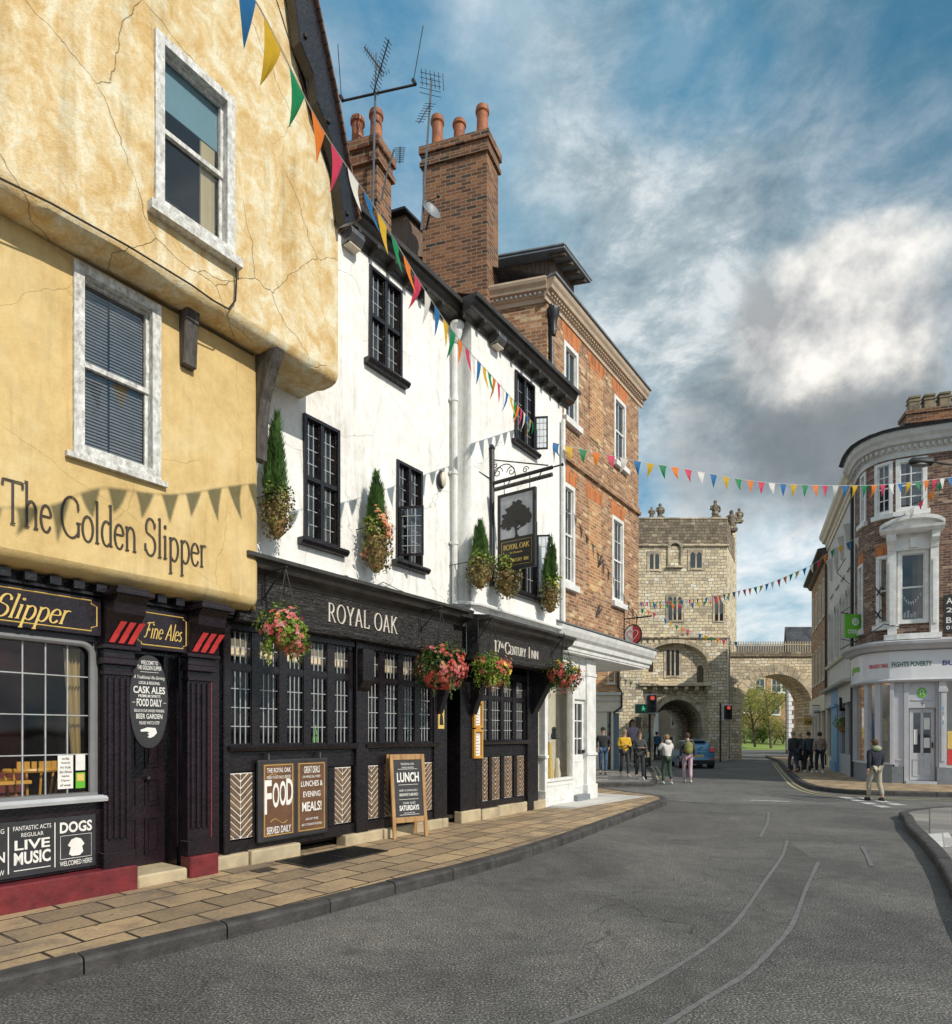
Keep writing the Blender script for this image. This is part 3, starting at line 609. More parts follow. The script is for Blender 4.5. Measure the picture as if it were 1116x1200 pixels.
# rounded right corner, then back
cor=lambda ph,q:(8.90+max(.085-q,.0)*math.sin(ph),N1-.085+max(.085-q,.0)*math.cos(ph)-max(q-.085,0)*math.cos(ph))
g0=gdisp(8.9,3.12)
for i in range(5):
    p_,q_=PI/2*i/5,PI/2*(i+1)/5
    for j in range(14):
        z0=3.12+2.7*j/14; z1=3.12+2.7*(j+1)/14
        P=lambda ph,z:(cor(ph,0)[0]+0*z,cor(ph,0)[1]+gdisp(8.9,z)*math.cos(ph),z); b.face([P(p_,z0),P(q_,z0),P(q_,z1),P(p_,z1)])
    for (q0,z0),(q1,z1) in zip([(.33,3.0),(.15,3.0),(.06,3.03),(.015,3.07)],[(.15,3.0),(.06,3.03),(.015,3.07),(0,3.12)]):
        zz=.02*math.sin(8.9*1.1); P=lambda ph,q,z:(cor(ph,q)[0],cor(ph,q)[1]+g0*math.cos(ph),z+(zz if z<3.12 else 0)); b.face([P(p_,q0,z0),P(q_,q0,z0),P(q_,q1,z1),P(p_,q1,z1)])
b.face([(8.985,N1-.085,3.0),(8.985,-.3,3.0),(8.985,-.3,5.82),(8.985,N1-.085,5.82)]); b.face([(8.985,N1-.09,3.02),(8.985,-.3,3.02),(8.0,-.3,3.02),(8.0,N1-.09,3.02)])
b.build('lower_wall',M['ochre'],GSR,sharp=60)
glazed(GSR,LF,*w1,N1,M['whitepaint_old'],nx=1,nz=2,sash=True,fw=.085,proud=.035,depth=.16,sill=True,sillh=.05,sillp=.05,glass='glasst',curtain='blind',cdep=.05)
# upper storey with bull-nosed foot and gable
w2=(L(180,35,N2)[0],L(275,305,N2)[0]-.02,6.42,8.02)
TR=9.84
b=MB(LF); b.sm=True
b.wall(4.2,TR,5.91,7.70,N2,[(w2[0],w2[1],w2[2],7.70)],.14,step=.18,disp=gdisp,noshelf=7.70)
b.wall(4.2,w2[1]+.0,7.70,8.02,N2,[(w2[0],w2[1],7.70,8.02)],.14,step=.18,disp=gdisp,noshelf=7.70)
def rake(z): return TR-(z-7.70)*.42+ .05*math.sin((z-7.7)*4)
z=7.70
zs=[7.70+.16*i for i in range(30)]
for z0,z1 in zip(zs,zs[1:]):
    A0=w2[1] if z0<8.02 else 4.2
    za,zb=z0,z1
    if z0<8.02<z1: zb=8.02
    for (p,q) in ((za,zb),)+(((8.02,z1),) if z0<8.02<z1 else ()):
        a0=w2[1] if p<8.02-1e-6 else 4.2; k=24
        for i in range(k):
            u0=a0+(rake(p)-a0)*i/k;u1=a0+(rake(p)-a0)*(i+1)/k;v0=a0+(rake(q)-a0)*i/k;v1=a0+(rake(q)-a0)*(i+1)/k
            b.face([(u0,N2+gdisp(u0,p),p),(u1,N2+gdisp(u1,p),p),(v1,N2+gdisp(v1,q),q),(v0,N2+gdisp(v0,q),q)])
pr=[(-.35,5.82),(N1-.05,5.82),(N1+.06,5.79),(N1+.20,5.79),(N2-.05,5.81),(N2-.012,5.85),(N2,5.91)]
for (x0,z0),(x1,z1) in zip(pr,pr[1:]):
    k=30
    for i in range(k):
        p=4.2+(TR-4.2)*i/k;q=4.2+(TR-4.2)*(i+1)/k
        e=lambda a,x,z:(a,x+(gdisp(a,5.91) if x>.6 else 0),z+.02*math.sin(a*1.7)*(1 if x<.68 and x>.3 else 0)*min(1,(TR-a)*2))
        b.face([e(p,x0,z0),e(q,x0,z0),e(q,x1,z1),e(p,x1,z1)])
b.sm=False; b.face([(TR,a_+(gdisp(TR,5.91) if a_>.6 else 0),z_) for a_,z_ in pr]+[(TR,N2+gdisp(TR,5.91+.1*i),5.91+.1*i) for i in range(1,18)]+[(TR,N2+gdisp(TR,7.7),7.7),(TR,-.35,8.9)])
b.build('upper_wall',M['ochre_old'],GSR,sharp=60)
glazed(GSR,LF,*w2,N2,M['whitepaint_old'],nx=1,nz=2,sash=True,fw=.085,proud=.04,depth=.16,sill=True,sillh=.09,sillp=.09,glass='glasst',curtain='teal',cdep=.035)
# bargeboard and roof verge (straight outer edge, waved inner edge)
O=[L(x,y,.86) for x,y in ((348,-60),(369,0),(392,108),(410,205),(419,258))]; I=[L(x,y,.86) for x,y in ((404,262),(402,244),(399,222),(396,190),(384,150),(372,118),(367,85),(352,48),(346,0),(338,-60))]
b=MB(LF); b.prism([tuple(p) for p in O+I],.72,.86); bb=b.build('bargeboard',M['black'],GSR,bev=.01)
for (x,y) in ((358,42),(385,142),(407,250)):
    b=MB(LF); s_,z_=L(x,y,.865); b.lathe((s_,.865,z_),[(.02,-.02),(.026,0),(.02,.02)],8); b.build('peg',M['blackwood'],bb)
b=MB(LF); b.prism([tuple(p) for p in O]+[(p[0]+.02,p[1]+.01) for p in O[::-1]],-1.5,.90); b.build('roof_verge',M['tile'],GSR)
b=MB(LF); b.face([(TR+.1,.7,7.85),(TR+.1,-3,7.85),(5.2,-3,16),(5.2,.7,16)]); b.build('roof',M['tile'],GSR,weld=False)
# electric cable along the jetty
b=MB(LF); cab=[L(x,y,N2+.03) for x,y in ((-30,194),(60,238),(150,288),(225,334),(250,352),(268,362),(276,352),(277,330),(276,308))]
b.tube([(p[0],N2+.03,p[1]) for p in cab],.009,5); b.build('cable',M['rubber'],GSR)
# timber brackets
b=MB(LF); s0,z0=L(209,428,N1); s1,z1=L(226,345,N1)
b.prof([(N1-.02,z0),(N1+.08,z0),(N1+.10,z0+.3),(N1+.16,z1-.1),(N1+.2,z1+.06),(N1-.02,z1+.06)],s0+.01,s1-.0); b.build('bracket',M['oldoak'],GSR,bev=.012)
b=MB(LF); b.prof([(.28,4.66),(N1+.04,4.64),(N1+.05,5.0),(N1+.10,5.3),(N1+.24,5.6),(N1+.36,5.80),(.28,5.82)],8.93,9.06)
b.build('bracket',M['oldoak'],GSR,bev=.02)
# ---- ground floor shopfront
s_w1=sL(114,.06); pS=[(sL(124,.14),sL(156,.14)),(sL(222,.14),sL(250,.14))]; dS=(pS[0][1],pS[1][0])
b=MB(LF); b.box(4.2,pS[0][0],-.10,.03,.36,1.02); b.box(s_w1+.02,pS[0][0],-.1,.03,1.02,2.5)
b.box(4.2,pS[1][1]+.12,-.30,.06,2.48,3.02); b.box(pS[1][1],pS[1][1]+.14,-.12,.03,.12,2.5)
b.box(dS[0]-.02,dS[0],-.45,-.1,.12,2.5); b.box(dS[1],dS[1]+.02,-.45,-.1,.12,2.5)
b.build('shopfront',M['plum'],GSR,bev=.006)
b=MB(LF); b.box(4.2,pS[0][1]+.02,.02,.20,.05,.35); b.build('plinth',M['redpaint'],GSR,bev=.012)
b=MB(LF); b.box(pS[1][0]-.02,pS[1][1]+.03,.0,.20,.05,.34); b.build('plinth',M['redpaint'],GSR,bev=.012)
b=MB(LF); b.box(dS[0]+.03,dS[1]-.03,-.45,.17,.1,.235); b.build('door_step',M['sandstone'],GSR,bev=.02)
for (p,q) in pS:
    b=MB(LF); b.box(p,q,.0,.11,.34,2.28); k=4; w=(q-p)/(k*2+1)
    for i in range(k): b.box(p+w*(2*i+1),p+w*(2*i+2),.11,.135,.62,2.16)
    b.box(p-.02,q+.02,.0,.15,.34,.5); b.box(p-.01,q+.01,0,.14,2.18,2.22); b.box(p-.03,q+.03,0,.17,2.28,2.34); b.box(p-.015,q+.015,0,.15,2.34,2.42); b.box(p-.05,q+.05,0,.20,2.42,2.46)
    po=b.build('pilaster',M['plum'],GSR,bev=.005)
    b=MB(LF); b.prof([(.05,2.46),(.16,2.46),(.19,2.55),(.25,2.66),(.34,2.74),(.36,2.84),(.42,2.90),(.42,2.98),(.05,2.98)],p-.02,q+.02); b.prof([(.05,2.9),(.46,2.9),(.46,2.94),(.05,2.94)],p-.05,q+.05); b.build('console',M['plum'],po,bev=.006)
    b=MB(LF); w=(q-p-.02)/5.
    for i in range(3):
        a=p+.01+w*(2*i)*.92; P0=[(.17,2.48),(.20,2.56),(.262,2.68)]
        for (n0,z0),(n1,z1) in zip(P0,P0[1:]):
            o0=(z0-2.48)*.35;o1=(z1-2.48)*.35
            b.face([(a+o0,n0+.008,z0),(a+w*1.1+o0,n0+.008,z0),(a+w*1.25+o1,n1+.008,z1),(a+o1,n1+.008,z1)])
    b.build('red_stripes',M['brightred'],po,weld=False)
b=MB(LF); b.box(pS[1][1]+.03,pS[1][1]+.042,.03,.045,.4,2.2); b.build('red_edging',M['brightred'],GSR)
# dentil course under the jetty
b=MB(LF); x=4.3
while x<8.7:
    b.box(x,x+.09,.06,.22,2.925,2.995); x+=.19
b.box(4.2,8.8,.06,.14,2.90,2.925); b.build('dentil_course',M['black'],GSR)
# fascia signs
def goldframe(b,a0,a1,z0,z1,n,t=.008,ch=.05):
    pts=[(a0+ch,z0),(a1-ch,z0),(a1-ch,z0+ch*.6),(a1,z0+ch),(a1,z1-ch),(a1-ch,z1-ch*.6),(a1-ch,z1),(a0+ch,z1),(a0+ch,z1-ch*.6),(a0,z1-ch),(a0,z0+ch),(a0+ch,z0+ch*.6)]
    b.tube([(a,n,z) for a,z in pts+[pts[0]]],t,4)
def script(b,txt,a0,a1,z,n,h):
    b.text(txt,lambda u,v,d:((a0+a1)/2+u,n+d,z+v),w=a1-a0,h=h,shear=.35,thick=.004,space=.92)
b=MB(LF); b.box(4.2,pS[0][0]-.03,.06,.12,2.53,2.88); fs=b.build('fascia_sign',M['plum'],GSR,bev=.004)
b=MB(LF); goldframe(b,4.3,pS[0][0]-.07,2.57,2.85,.122,.006); b.build('gold_line',M['gold'],fs,weld=False); fs1=fs
b=MB(LF); b.box(pS[0][1]+.0,pS[1][0]-.0,.06,.13,2.46,2.86); fs=b.build('fascia_sign',M['plum'],GSR,bev=.004)
b=MB(LF); goldframe(b,pS[0][1]+.05,pS[1][0]-.03,2.50,2.82,.132,.006,.035); b.build('gold_line',M['gold'],fs,weld=False); fs2=fs
# big window with rounded corner, lead grid and mullion shaft
f=MB(LF); xs=4.6; wt=2.47
f.box(xs,s_w1,-.08,.07,1.03,1.075); f.box(xs,s_w1-.1,-.04,.04,wt-.04,wt)
arc=[(s_w1-.03-.11*(1-math.cos(a)),wt-.12+.11*math.sin(a)) for a in [i*PI/12 for i in range(7)]]
pts=[(s_w1-.03,1.07)]+arc+[(s_w1-.4,wt-.01),(xs,wt-.01)]
f.tube([(a,.03,z) for a,z in pts],.032,8); f.box(s_w1-.02,s_w1+.03,-.06,.02,1.05,wt+.03)
gw=f.build('window',M['greypaint'],GSR)
ld=MB(LF); x=s_w1-.23
while x>4.8: ld.box(x-.005,x+.005,-.02,0,1.07,wt); x-=.178
for z in (1.43,1.79,2.15): ld.box(xs,s_w1-.03,-.021,.001,z-.005,z+.005)
ld.build('lead_bars',M['lead'],gw)
g=MB(LF); g.box(xs,s_w1-.02,-.016,-.012,1.06,wt); g.build('pane',M['glass'],gw)
s_=MB(LF); s_.prof([(-.05,.99),(.14,.99),(.15,1.02),(.1,1.045),(-.05,1.045)],4.2,s_w1+.06); s_.build('sill',M['palegrey'],gw)
# interior behind the glass
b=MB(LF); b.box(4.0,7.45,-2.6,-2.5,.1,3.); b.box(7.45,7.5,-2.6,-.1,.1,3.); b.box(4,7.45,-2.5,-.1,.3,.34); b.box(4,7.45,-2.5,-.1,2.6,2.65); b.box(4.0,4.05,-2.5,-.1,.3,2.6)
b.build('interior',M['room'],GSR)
b=MB(LF); b.sm=True; a0,a1=L(76,800,-.12)[0],s_w1-.06
k=26
for i in range(k):
    for j in range(8):
        def cp(i,j):
            u=i/k; v=j/8; z=1.42+(2.42-1.42)*v; lo=a0+(a1-a0)*(.45*(1-v)**1.2); x=lo+(a1-lo)*u; return (x,-.15+.03*math.sin(u*30),z)
        b.face([cp(i,j),cp(i+1,j),cp(i+1,j+1),cp(i,j+1)])
b.build('curtain',M['curtain'],GSR)
b=MB(LF); b.box(4.3,7.4,-.72,-.68,2.18,2.6); b.build('pelmet',M['redpaint'],GSR)
b=MB(LF); b.box(4.3,7.4,-1.62,-1.55,.34,2.6); b.build('back_wall',M['maroon'],GSR)
for x0,z0,w_,h_ in ((6.1,1.45,.5,.55),(6.85,1.3,.28,.5),(5.4,1.5,.4,.5)):
    b=MB(LF); b.box(x0,x0+w_,-1.55,-1.52,z0,z0+h_); o=b.build('picture_frame',M['pine'],GSR); b=MB(LF); b.box(x0+.04,x0+w_-.04,-1.52,-1.515,z0+.04,z0+h_-.04); b.build('picture',M['net'],o)
# door in the recess
b=MB(LF); dn=-.30; D0,D1=dS[0]+.03,dS[1]-.02
b.box(D0,D1,dn-.06,dn,.235,2.10); b.box(D0,D1,dn-.05,dn-.02,2.14,2.46); b.box(D0-.03,D1+.03,dn-.07,dn+.04,2.10,2.14)
mid=(D0+D1)/2
for (p,q) in ((D0+.06,mid-.04),(mid+.04,D1-.06)):
    for (u,v) in ((.34,.74),(.86,1.14),(1.26,1.98)):
        b.box(p,q,dn,dn+.012,u,u+.02); b.box(p,q,dn,dn+.012,v-.02,v); b.box(p,p+.02,dn,dn+.013,u+.02,v-.02); b.box(q-.02,q,dn,dn+.013,u+.02,v-.02); b.box(p+.04,q-.04,dn,dn+.010,u+.045,v-.045)
do=b.build('door',M['plum'],GSR,bev=.004)
b=MB(LF); b.sph((mid+.06,dn+.05,1.15),.03,.03,.03,8,6); b.build('door_knob',M['darkmetal'],do)
# oval welcome board hung in front of the door
oc=((L(152,822,.13)[0]+L(197,822,.13)[0])/2,(L(175,768,.13)[1]+L(175,877,.13)[1])/2); orx=(L(197,822,.13)[0]-L(152,822,.13)[0])/2; orz=(L(175,768,.13)[1]-L(175,877,.13)[1])/2
ov=thing('hanging_board','oval black welcome board hung beside the inn doorway, lettered with cask ales and food daily','sign',LF(oc[0],.13,oc[1]-orz),math.atan2(CA,SA))
def sup(rx,rz,n=40): return [(oc[0]+rx*math.copysign(abs(math.cos(t))**.85,math.cos(t)),oc[1]+rz*math.copysign(abs(math.sin(t))**.95,math.sin(t))) for t in [2*PI*i/n for i in range(n)]]
b=MB(LF); b.prism(sup(orx,orz),.10,.13); b.build('board',M['board'],ov,bev=.004)
b=MB(LF)
def tl(b,txt,s_,z,n,w,h,shear=0,off=0.): b.text(txt,lambda u,v,d:(s_+u,n+d,z+v),w=w,h=h,shear=shear,thick=.002,off=off)
zt=oc[1]+orz
for txt,dz,w,h,sh,of in (('WELCOME TO',.075,.17,.04,0,.01),('THE GOLDEN SLIPPER',.125,.24,.042,0,.01),('A Traditional Ale-Serving',.225,.31,.045,.3,.0),('LOCAL & REGIONAL',.275,.21,.03,0,.01),('CASK ALES',.345,.315,.07,0,.02),('PREMIUM SPIRITS',.405,.22,.028,0,.01),('FOOD DAILY',.47,.25,.075,0,.02),('RELAX IN OUR AWARD WINNING',.55,.30,.03,.1,.0),('BEER GARDEN',.605,.26,.05,0,.01),('PLEASE WATCH STEP',.67,.2,.032,0,.0)):
    tl(b,txt,oc[0],zt-dz,.132,w,h,sh,of)
b.box(oc[0]-.09,oc[0]+.09,.131,.134,zt-.17,zt-.166); b.box(oc[0]-.17,oc[0]-.14,.131,.134,zt-.472,zt-.468); b.box(oc[0]+.14,oc[0]+.17,.131,.134,zt-.472,zt-.468)
# pointing hand drawn in chalk
hx,hz=oc[0],zt-.76
b.prism([(hx-.09,hz+.02),(hx-.02,hz+.045),(hx+.06,hz+.04),(hx+.075,hz-.01),(hx+.04,hz-.045),(hx+.005,hz-.06),(hx-.02,hz-.05),(hx+.0,hz-.03),(hx-.02,hz-.02),(hx-.0,hz-.005),(hx-.03,hz+.005),(hx-.085,hz+.003)],.131,.134)
b.build('lettering',M['signwhite'],ov,weld=False)
# long chalk sign below the window
q=[L(112,953,.05),L(112,1016,.05)]; a1=q[0][0]; za=.865; zb=.385; a0=5.55
cs=thing('chalk_sign','long black chalk sign under the inn window reading beer garden, live music, dogs','sign',LF((a0+a1)/2,.05,zb),math.atan2(CA,SA))
b=MB(LF); b.box(a0,a1,.032,.055,zb,za); b.build('board',M['board'],cs,bev=.004)
b=MB(LF); n_=.058
ps=[a1-.345,a1-.70,a1-1.10]
for x in ps[:2]: b.box(x-.004,x+.004,.0555,.058,zb+.04,za-.04)
def T4(txt,c,z,w,h,sh=0,of=.0): tl(b,txt,c,z,.057,w,h,sh,of)
c=a1-.17; T4('DOGS',c,za-.095,.27,.10,0,.03); T4('WELCOMED HERE!',c,zb+.06,.27,.045,0,.005)
b.tube([(c-.13,.058,zb+.10),(c+.13,.058,zb+.10),(c+.13,.058,za-.17),(c-.13,.058,za-.17),(c-.13,.058,zb+.10)],.003,4)
b.prism([(c-.06,zb+.14),(c-.035,zb+.12),(c+.03,zb+.12),(c+.06,zb+.15),(c+.05,zb+.2),(c+.07,zb+.22),(c+.04,zb+.27),(c+.0,zb+.285),(c-.04,zb+.27),(c-.07,zb+.22),(c-.045,zb+.2)],.0562,.058)
c=a1-.52; T4('FANTASTIC ACTS',c,za-.06,.29,.038); T4('REGULAR',c,za-.12,.17,.035); T4('LIVE',c,za-.205,.27,.085,0,.02); T4('MUSIC',c,za-.32,.28,.11,0,.03); b.box(c-.14,c+.14,.0555,.058,zb+.055,zb+.062)
c=a1-.91; T4('AWARD WINNING',c,za-.07,.36,.04); T4('BEER',c,za-.165,.2,.07,0,.02); T4('GARDEN',c,za-.29,.37,.09,0,.02); T4('TAKE A BREAK NOW',c,zb+.06,.36,.045)
b.build('lettering',M['signwhite'],cs,weld=False)
# notices inside the window glass
for (x0,x1,y0,y1,mt,lb) in ((68,86,885,925,'signwhite','white handwritten notice stuck in the inn window'),(89,100,884,903,'green','green certificate sticker above the smaller sticker in the inn window'),(89,100,905,924,'lv','green sticker with a yellow picture, low in the inn window corner')):
    p0=L(x0,y1,.01); p1=L(x1,y0,.01); b=MB(LF); b.box(p0[0],p1[0],.002,.006,p0[1],p1[1]); o=b.build('notice',[M['signwhite'] if mt!='lv' else M['green']],bev=0); tag(o,lb,'notice')
    t=MB(LF); cx_=(p0[0]+p1[0])/2; hh=p1[1]-p0[1]
    if mt=='signwhite':
        for i in range(7): tl(t,['Live Music','Thursday Quiz','Fri Folk','Sat Blues','Sunday Roast','Open','all week'][i],cx_,p1[1]-.03-i*hh/7.6,.0065,(p1[0]-p0[0])*(.5+.1*(i%4)),.022,.2)
        t.build('handwriting',M['letterdark'],o,weld=False)
    else:
        t.box(p0[0]+.01,p1[0]-.01,.0062,.008,p0[1]+hh*.45,p1[1]-.012); t.build('panel',M['signwhite'] if mt=='green' else M['gold'],o)
# windsor chair and table inside
ch=thing('chair','varnished yellow spindle-back chair inside the inn window','chair',LF(6.95,-.5,.34),math.atan2(CA,SA))
sx,sn,sz=sL(37,-.5),-.5,.84
b=MB(LF); b.slab([(sx+.2*math.cos(t)*1.0,sn+.2*math.sin(t)) for t in [2*PI*i/14 for i in range(14)]],sz,sz+.035); b.build('seat',M['yellowwood'],ch,bev=.008)
ar=[(sx+.17*math.cos(t),sn-.10+.22*math.sin(t),sz+.50+.03*math.sin(t)) for t in [ -PI*.05+ PI*1.1*i/10 for i in range(11)]]
ar=[(sx+.23*math.cos(t),sn+.02+.20*math.sin(t),sz+.44) for t in [PI*.02+PI*.96*i/12 for i in range(13)]]
b=MB(LF); b.tube(ar,.022,8)
for k,(x,y,z) in enumerate(ar): b.box(x-.022,x+.022,y-.012,y+.012,z-.0,z+.085) if 2<k<10 else None
b.build('back_rail',M['yellowwood'],ch)
for k in (0,2,4,6,8,10,12):
    x,y,z=ar[k]; b=MB(LF); b.tube([(sx+(x-sx)*.72,sn+(y-sn)*.75,sz+.03),(x,y,z)],[.012,.010],6); b.build('spindle',M['yellowwood'],ch)
for p,q in ((1,1),(1,-1),(-1,1),(-1,-1)):
    b=MB(LF); b.tube([(sx+.13*p,sn+.12*q,sz),(sx+.18*p,sn+.17*q,.345)],[.02,.015],6); b.build('leg',M['yellowwood'],ch)
tb=thing('table','dark wooden table beside the chair inside the inn window','table',LF(6.2,-.6,.34),math.atan2(CA,SA))
b=MB(LF); b.box(5.75,sL(30,-.4),-.75,-.25,1.16,1.195); b.build('tabletop',M['yellowwood'],tb,bev=.006)
b=MB(LF); b.tube([(6.25,-.5,.35),(6.25,-.5,1.16)],.035,8); b.build('pedestal',M['black'],tb)
# ---------------------------------------------------------------- roman lettering drawn with a broad nib
def arc(cx,cy,rx,ry,a,b_,n=14): return [(cx+rx*math.cos(math.radians(a+(b_-a)*i/n)),cy+ry*math.sin(math.radians(a+(b_-a)*i/n))) for i in range(n+1)]
def st(x,y0,y1,s0=1,s1=1,w=.09): return [[(x,y0),(x,y1)]]+([[(x-w,y0+.014),(x+w,y0+.014)]] if s0 else [])+([[(x-(w if s1>0 else w),y1-.014),(x+(w if s1>0 else .0),y1-.014)]] if s1 else [])
GL={
'T':(.72,st(.36,0,.98,1,0)+[[(.02,.975),(.70,.975)],[(.02,.975),(.0,.84)],[(.70,.975),(.72,.84)]]),
'h':(.56,st(.11,0,1.05,1,-1)+[arc(.28,.36,.17,.26,150,0)+[(.45,.0)],[(.36,.014),(.54,.014)]]),
'e':(.47,[[(.07,.36),(.41,.36)],arc(.25,.31,.20,.31,10,325,20)]),
'G':(.80,[arc(.43,.5,.39,.49,48,312,22),st(.72,.06,.40,0,1)[0],[(.62,.39),(.82,.39)],[(.69,.86),(.72,.68)],[(.69,.13),(.72,.2)]]),
'o':(.52,[arc(.27,.31,.215,.31,90,450,22)]),
'l':(.24,st(.12,0,1.05,1,-1)),
'd':(.55,[arc(.26,.31,.2,.31,55,305,16)]+st(.44,0,1.05,0,-1)+[[(.44,.014),(.53,.014)]]),
'n':(.56,st(.11,0,.62,1,-1)+[arc(.28,.36,.17,.26,150,0)+[(.45,0)],[(.36,.014),(.54,.014)]]),
'S':(.58,[arc(.28,.74,.2,.245,35,215,14)+arc(.28,.27,.23,.26,70,-150,16),[(.47,.88),(.49,.74)],[(.05,.13),(.035,.3)]]),
'i':(.24,st(.12,0,.62,1,-1)+[arc(.12,.86,.03,.03,0,360,8)]),
'p':(.55,st(.12,-.36,.62,1,-1)+[arc(.3,.31,.2,.31,130,-130,16)]),
'r':(.40,st(.11,0,.62,1,-1)+[arc(.28,.42,.17,.2,160,60)]),
't':(.32,[[(.14,.8),(.14,.12)],arc(.22,.12,.08,.11,180,300,6),[(.03,.6),(.28,.6)]]),
'R':(.70,st(.12,0,1,1,-1)+[[(.12,.985),(.3,.985)]+arc(.30,.74,.22,.245,90,-90)+[(.12,.495)],[(.32,.49),(.64,.015)],[(.58,.014),(.72,.014)]]),
'O':(.82,[arc(.41,.5,.37,.5,90,450,26)]),
'Y':(.70,[[(.06,.985),(.35,.45)],[(.64,.985),(.35,.45)]]+st(.35,0,.47,1,0)+[[(-.02,.985),(.16,.985)],[(.56,.985),(.72,.985)]]),
'A':(.74,[[(.08,.015),(.37,1.)],[(.37,1.),(.67,.015)],[(.17,.33),(.57,.33)],[(.0,.014),(.17,.014)],[(.58,.014),(.76,.014)]]),
'L':(.60,st(.12,0,1,1,1)+[[(.12,.014),(.56,.014),(.58,.2)]]),
'K':(.74,st(.12,0,1,1,1)+[[(.14,.42),(.60,.985)],[(.28,.58),(.66,.015)],[(.5,.985),(.7,.985)],[(.58,.014),(.76,.014)]]),
'F':(.66,[[(.34,.93),(.22,.1),(.10,.0),(.0,.08)],[(.12,.86),(.2,.95),(.72,.97),(.78,1.04)],[(.14,.5),(.46,.52)],[(.46,.6),(.46,.44)]]),
's':(.40,[arc(.2,.46,.12,.15,40,210,8)+arc(.18,.16,.15,.16,50,-150,8)]),
'C':(.72,[arc(.42,.5,.38,.49,48,312,22),[(.68,.86),(.70,.68)],[(.68,.13),(.72,.28)]]),
'E':(.60,st(.12,0,1,1,1)+[[(.12,.985),(.54,.985),(.55,.82)],[(.12,.51),(.42,.51)],[(.12,.014),(.56,.014),(.58,.2)]]),
'N':(.80,[[(.12,0),(.12,.985)],[(.12,.985),(.66,.02)],[(.66,.02),(.66,.985)],[(.04,.014),(.2,.014)],[(.02,.985),(.14,.985)],[(.58,.985),(.74,.985)]]),
'U':(.76,[[(.12,.985),(.12,.3)]+arc(.38,.3,.26,.29,180,360)+[(.64,.985)],[(.03,.985),(.22,.985)],[(.55,.985),(.73,.985)]]),
'I':(.26,st(.13,0,1,1,1)),'1':(.34,st(.18,0,1,1,0)+[[(.18,.98),(.05,.84)]]),'7':(.50,[[(.04,.975),(.46,.975),(.18,0)],[(.04,.975),(.03,.82)]]),' ':(.30,[]),
}
def nib(b,txt,fn,h,w=None,thick=.145,thin=.038,track=.03,t=.006,shear=0.):
    tot=sum(GL[c][0]+track for c in txt)-track; sx=(w/tot) if w else h; x0=-tot/2; lay=0
    for c in txt:
        for pl in GL[c][1]:
            lay+=1; Lf=[];Rt=[]
            for i,p in enumerate(pl):
                a=pl[max(i-1,0)];d=pl[min(i+1,len(pl)-1)]; dx,dy=d[0]-a[0],d[1]-a[1]; l=math.hypot(dx,dy) or 1; dx/=l;dy/=l
                v=abs(dx*math.sin(math.radians(12))+dy*math.cos(math.radians(12))); hw=(thin+(thick-thin)*v**1.6)/2
                Lf.append((p[0]-dy*hw,p[1]+dx*hw)); Rt.append((p[0]+dy*hw,p[1]-dx*hw))
            d=t+lay%5*.0004
            P=lambda q,dd:fn((x0+q[0]+shear*q[1])*sx,(q[1]-.5)*h,dd)
            for i in range(len(pl)-1):
                b.face([P(Lf[i],d),P(Lf[i+1],d),P(Rt[i+1],d),P(Rt[i],d)]); b.face([P(Lf[i],0),P(Lf[i+1],0),P(Lf[i+1],d),P(Lf[i],d)]); b.face([P(Rt[i],0),P(Rt[i+1],0),P(Rt[i+1],d),P(Rt[i],d)])
        x0+=GL[c][0]+track
for fs,txt,x0,x1,z_,n_,h_ in ((fs1,'The Golden Slipper',5.55,L(78,718,.12)[0],2.70,.124,.20),(fs2,'Fine Ales',L(168,730,.13)[0],L(212,740,.13)[0],2.65,.134,.16)):
    b=MB(LF); nib(b,txt,(lambda m_,n_,z_:lambda u,v,d:(m_+u,n_+d,z_+v))((x0+x1)/2,n_,z_),h_,x1-x0,thick=.115,thin=.04,t=.003,shear=.38); b.build('gold_lettering',M['gold'],fs,weld=False)
# large lettering on the ochre wall: follows the wall
a0=L(2,575,N1)[0]; a1=L(241,650,N1)[0]; zc0=L(30,588,N1)[1]; zc1=L(200,628,N1)[1]
b=MB(LF)
nib(b,'The Golden Slipper',lambda u,v,d:((a0+a1)/2+u,N1+gdisp((a0+a1)/2+u,3.5)+.010+d,3.50+v),.36,a1-a0,thin=.026,thick=.09)
b.build('wall_lettering',M['letterdark'],GSR,weld=False)
# ================================================================ THE WHITE INN
RZ=math.atan2(CA,SA)
ROR=thing('inn','white plastered inn with black shopfront, leaded windows and black eaves','inn',LF(13,-.3,.1),RZ)
BN=.30; BS=13.10; BE=16.28
win=[(L(355,485)[0],L(397,640)[0],4.08,5.66),(L(463,540)[0]+.02,L(491,665)[0]+.06,4.19,5.68),(L(430,305)[0]+.03,L(468,445)[0]+.04,6.88,8.22)]
wb=[(L(603,425,BN)[0],L(625,445,BN)[0]+.02,6.95,8.22),(L(602,680,BN)[0],L(628,680,BN)[0],4.22,5.66)]
wd_=lambda a,c:.012*(mnoise.noise(Vector((a*.8,c*.8,9.)))+.4*mnoise.noise(Vector((a*2.5,c*2.5,5.))))
b=MB(LF); b.sm=True; b.wall(8.7,BS,3.4,8.42,0,win,.1,step=.22,disp=wd_); b.sm=False
b.face([(BS,-.02,3.4),(BS,BN,3.4),(BS,BN,8.45),(BS,-.02,8.45)]); b.sm=True
b.wall(BS,BE,3.4,8.42,BN,wb,.1,step=.22,disp=lambda a,c:wd_(a,c)*min(1,(a-BS)*3)*min(1,(BE-a)*3)); b.sm=False
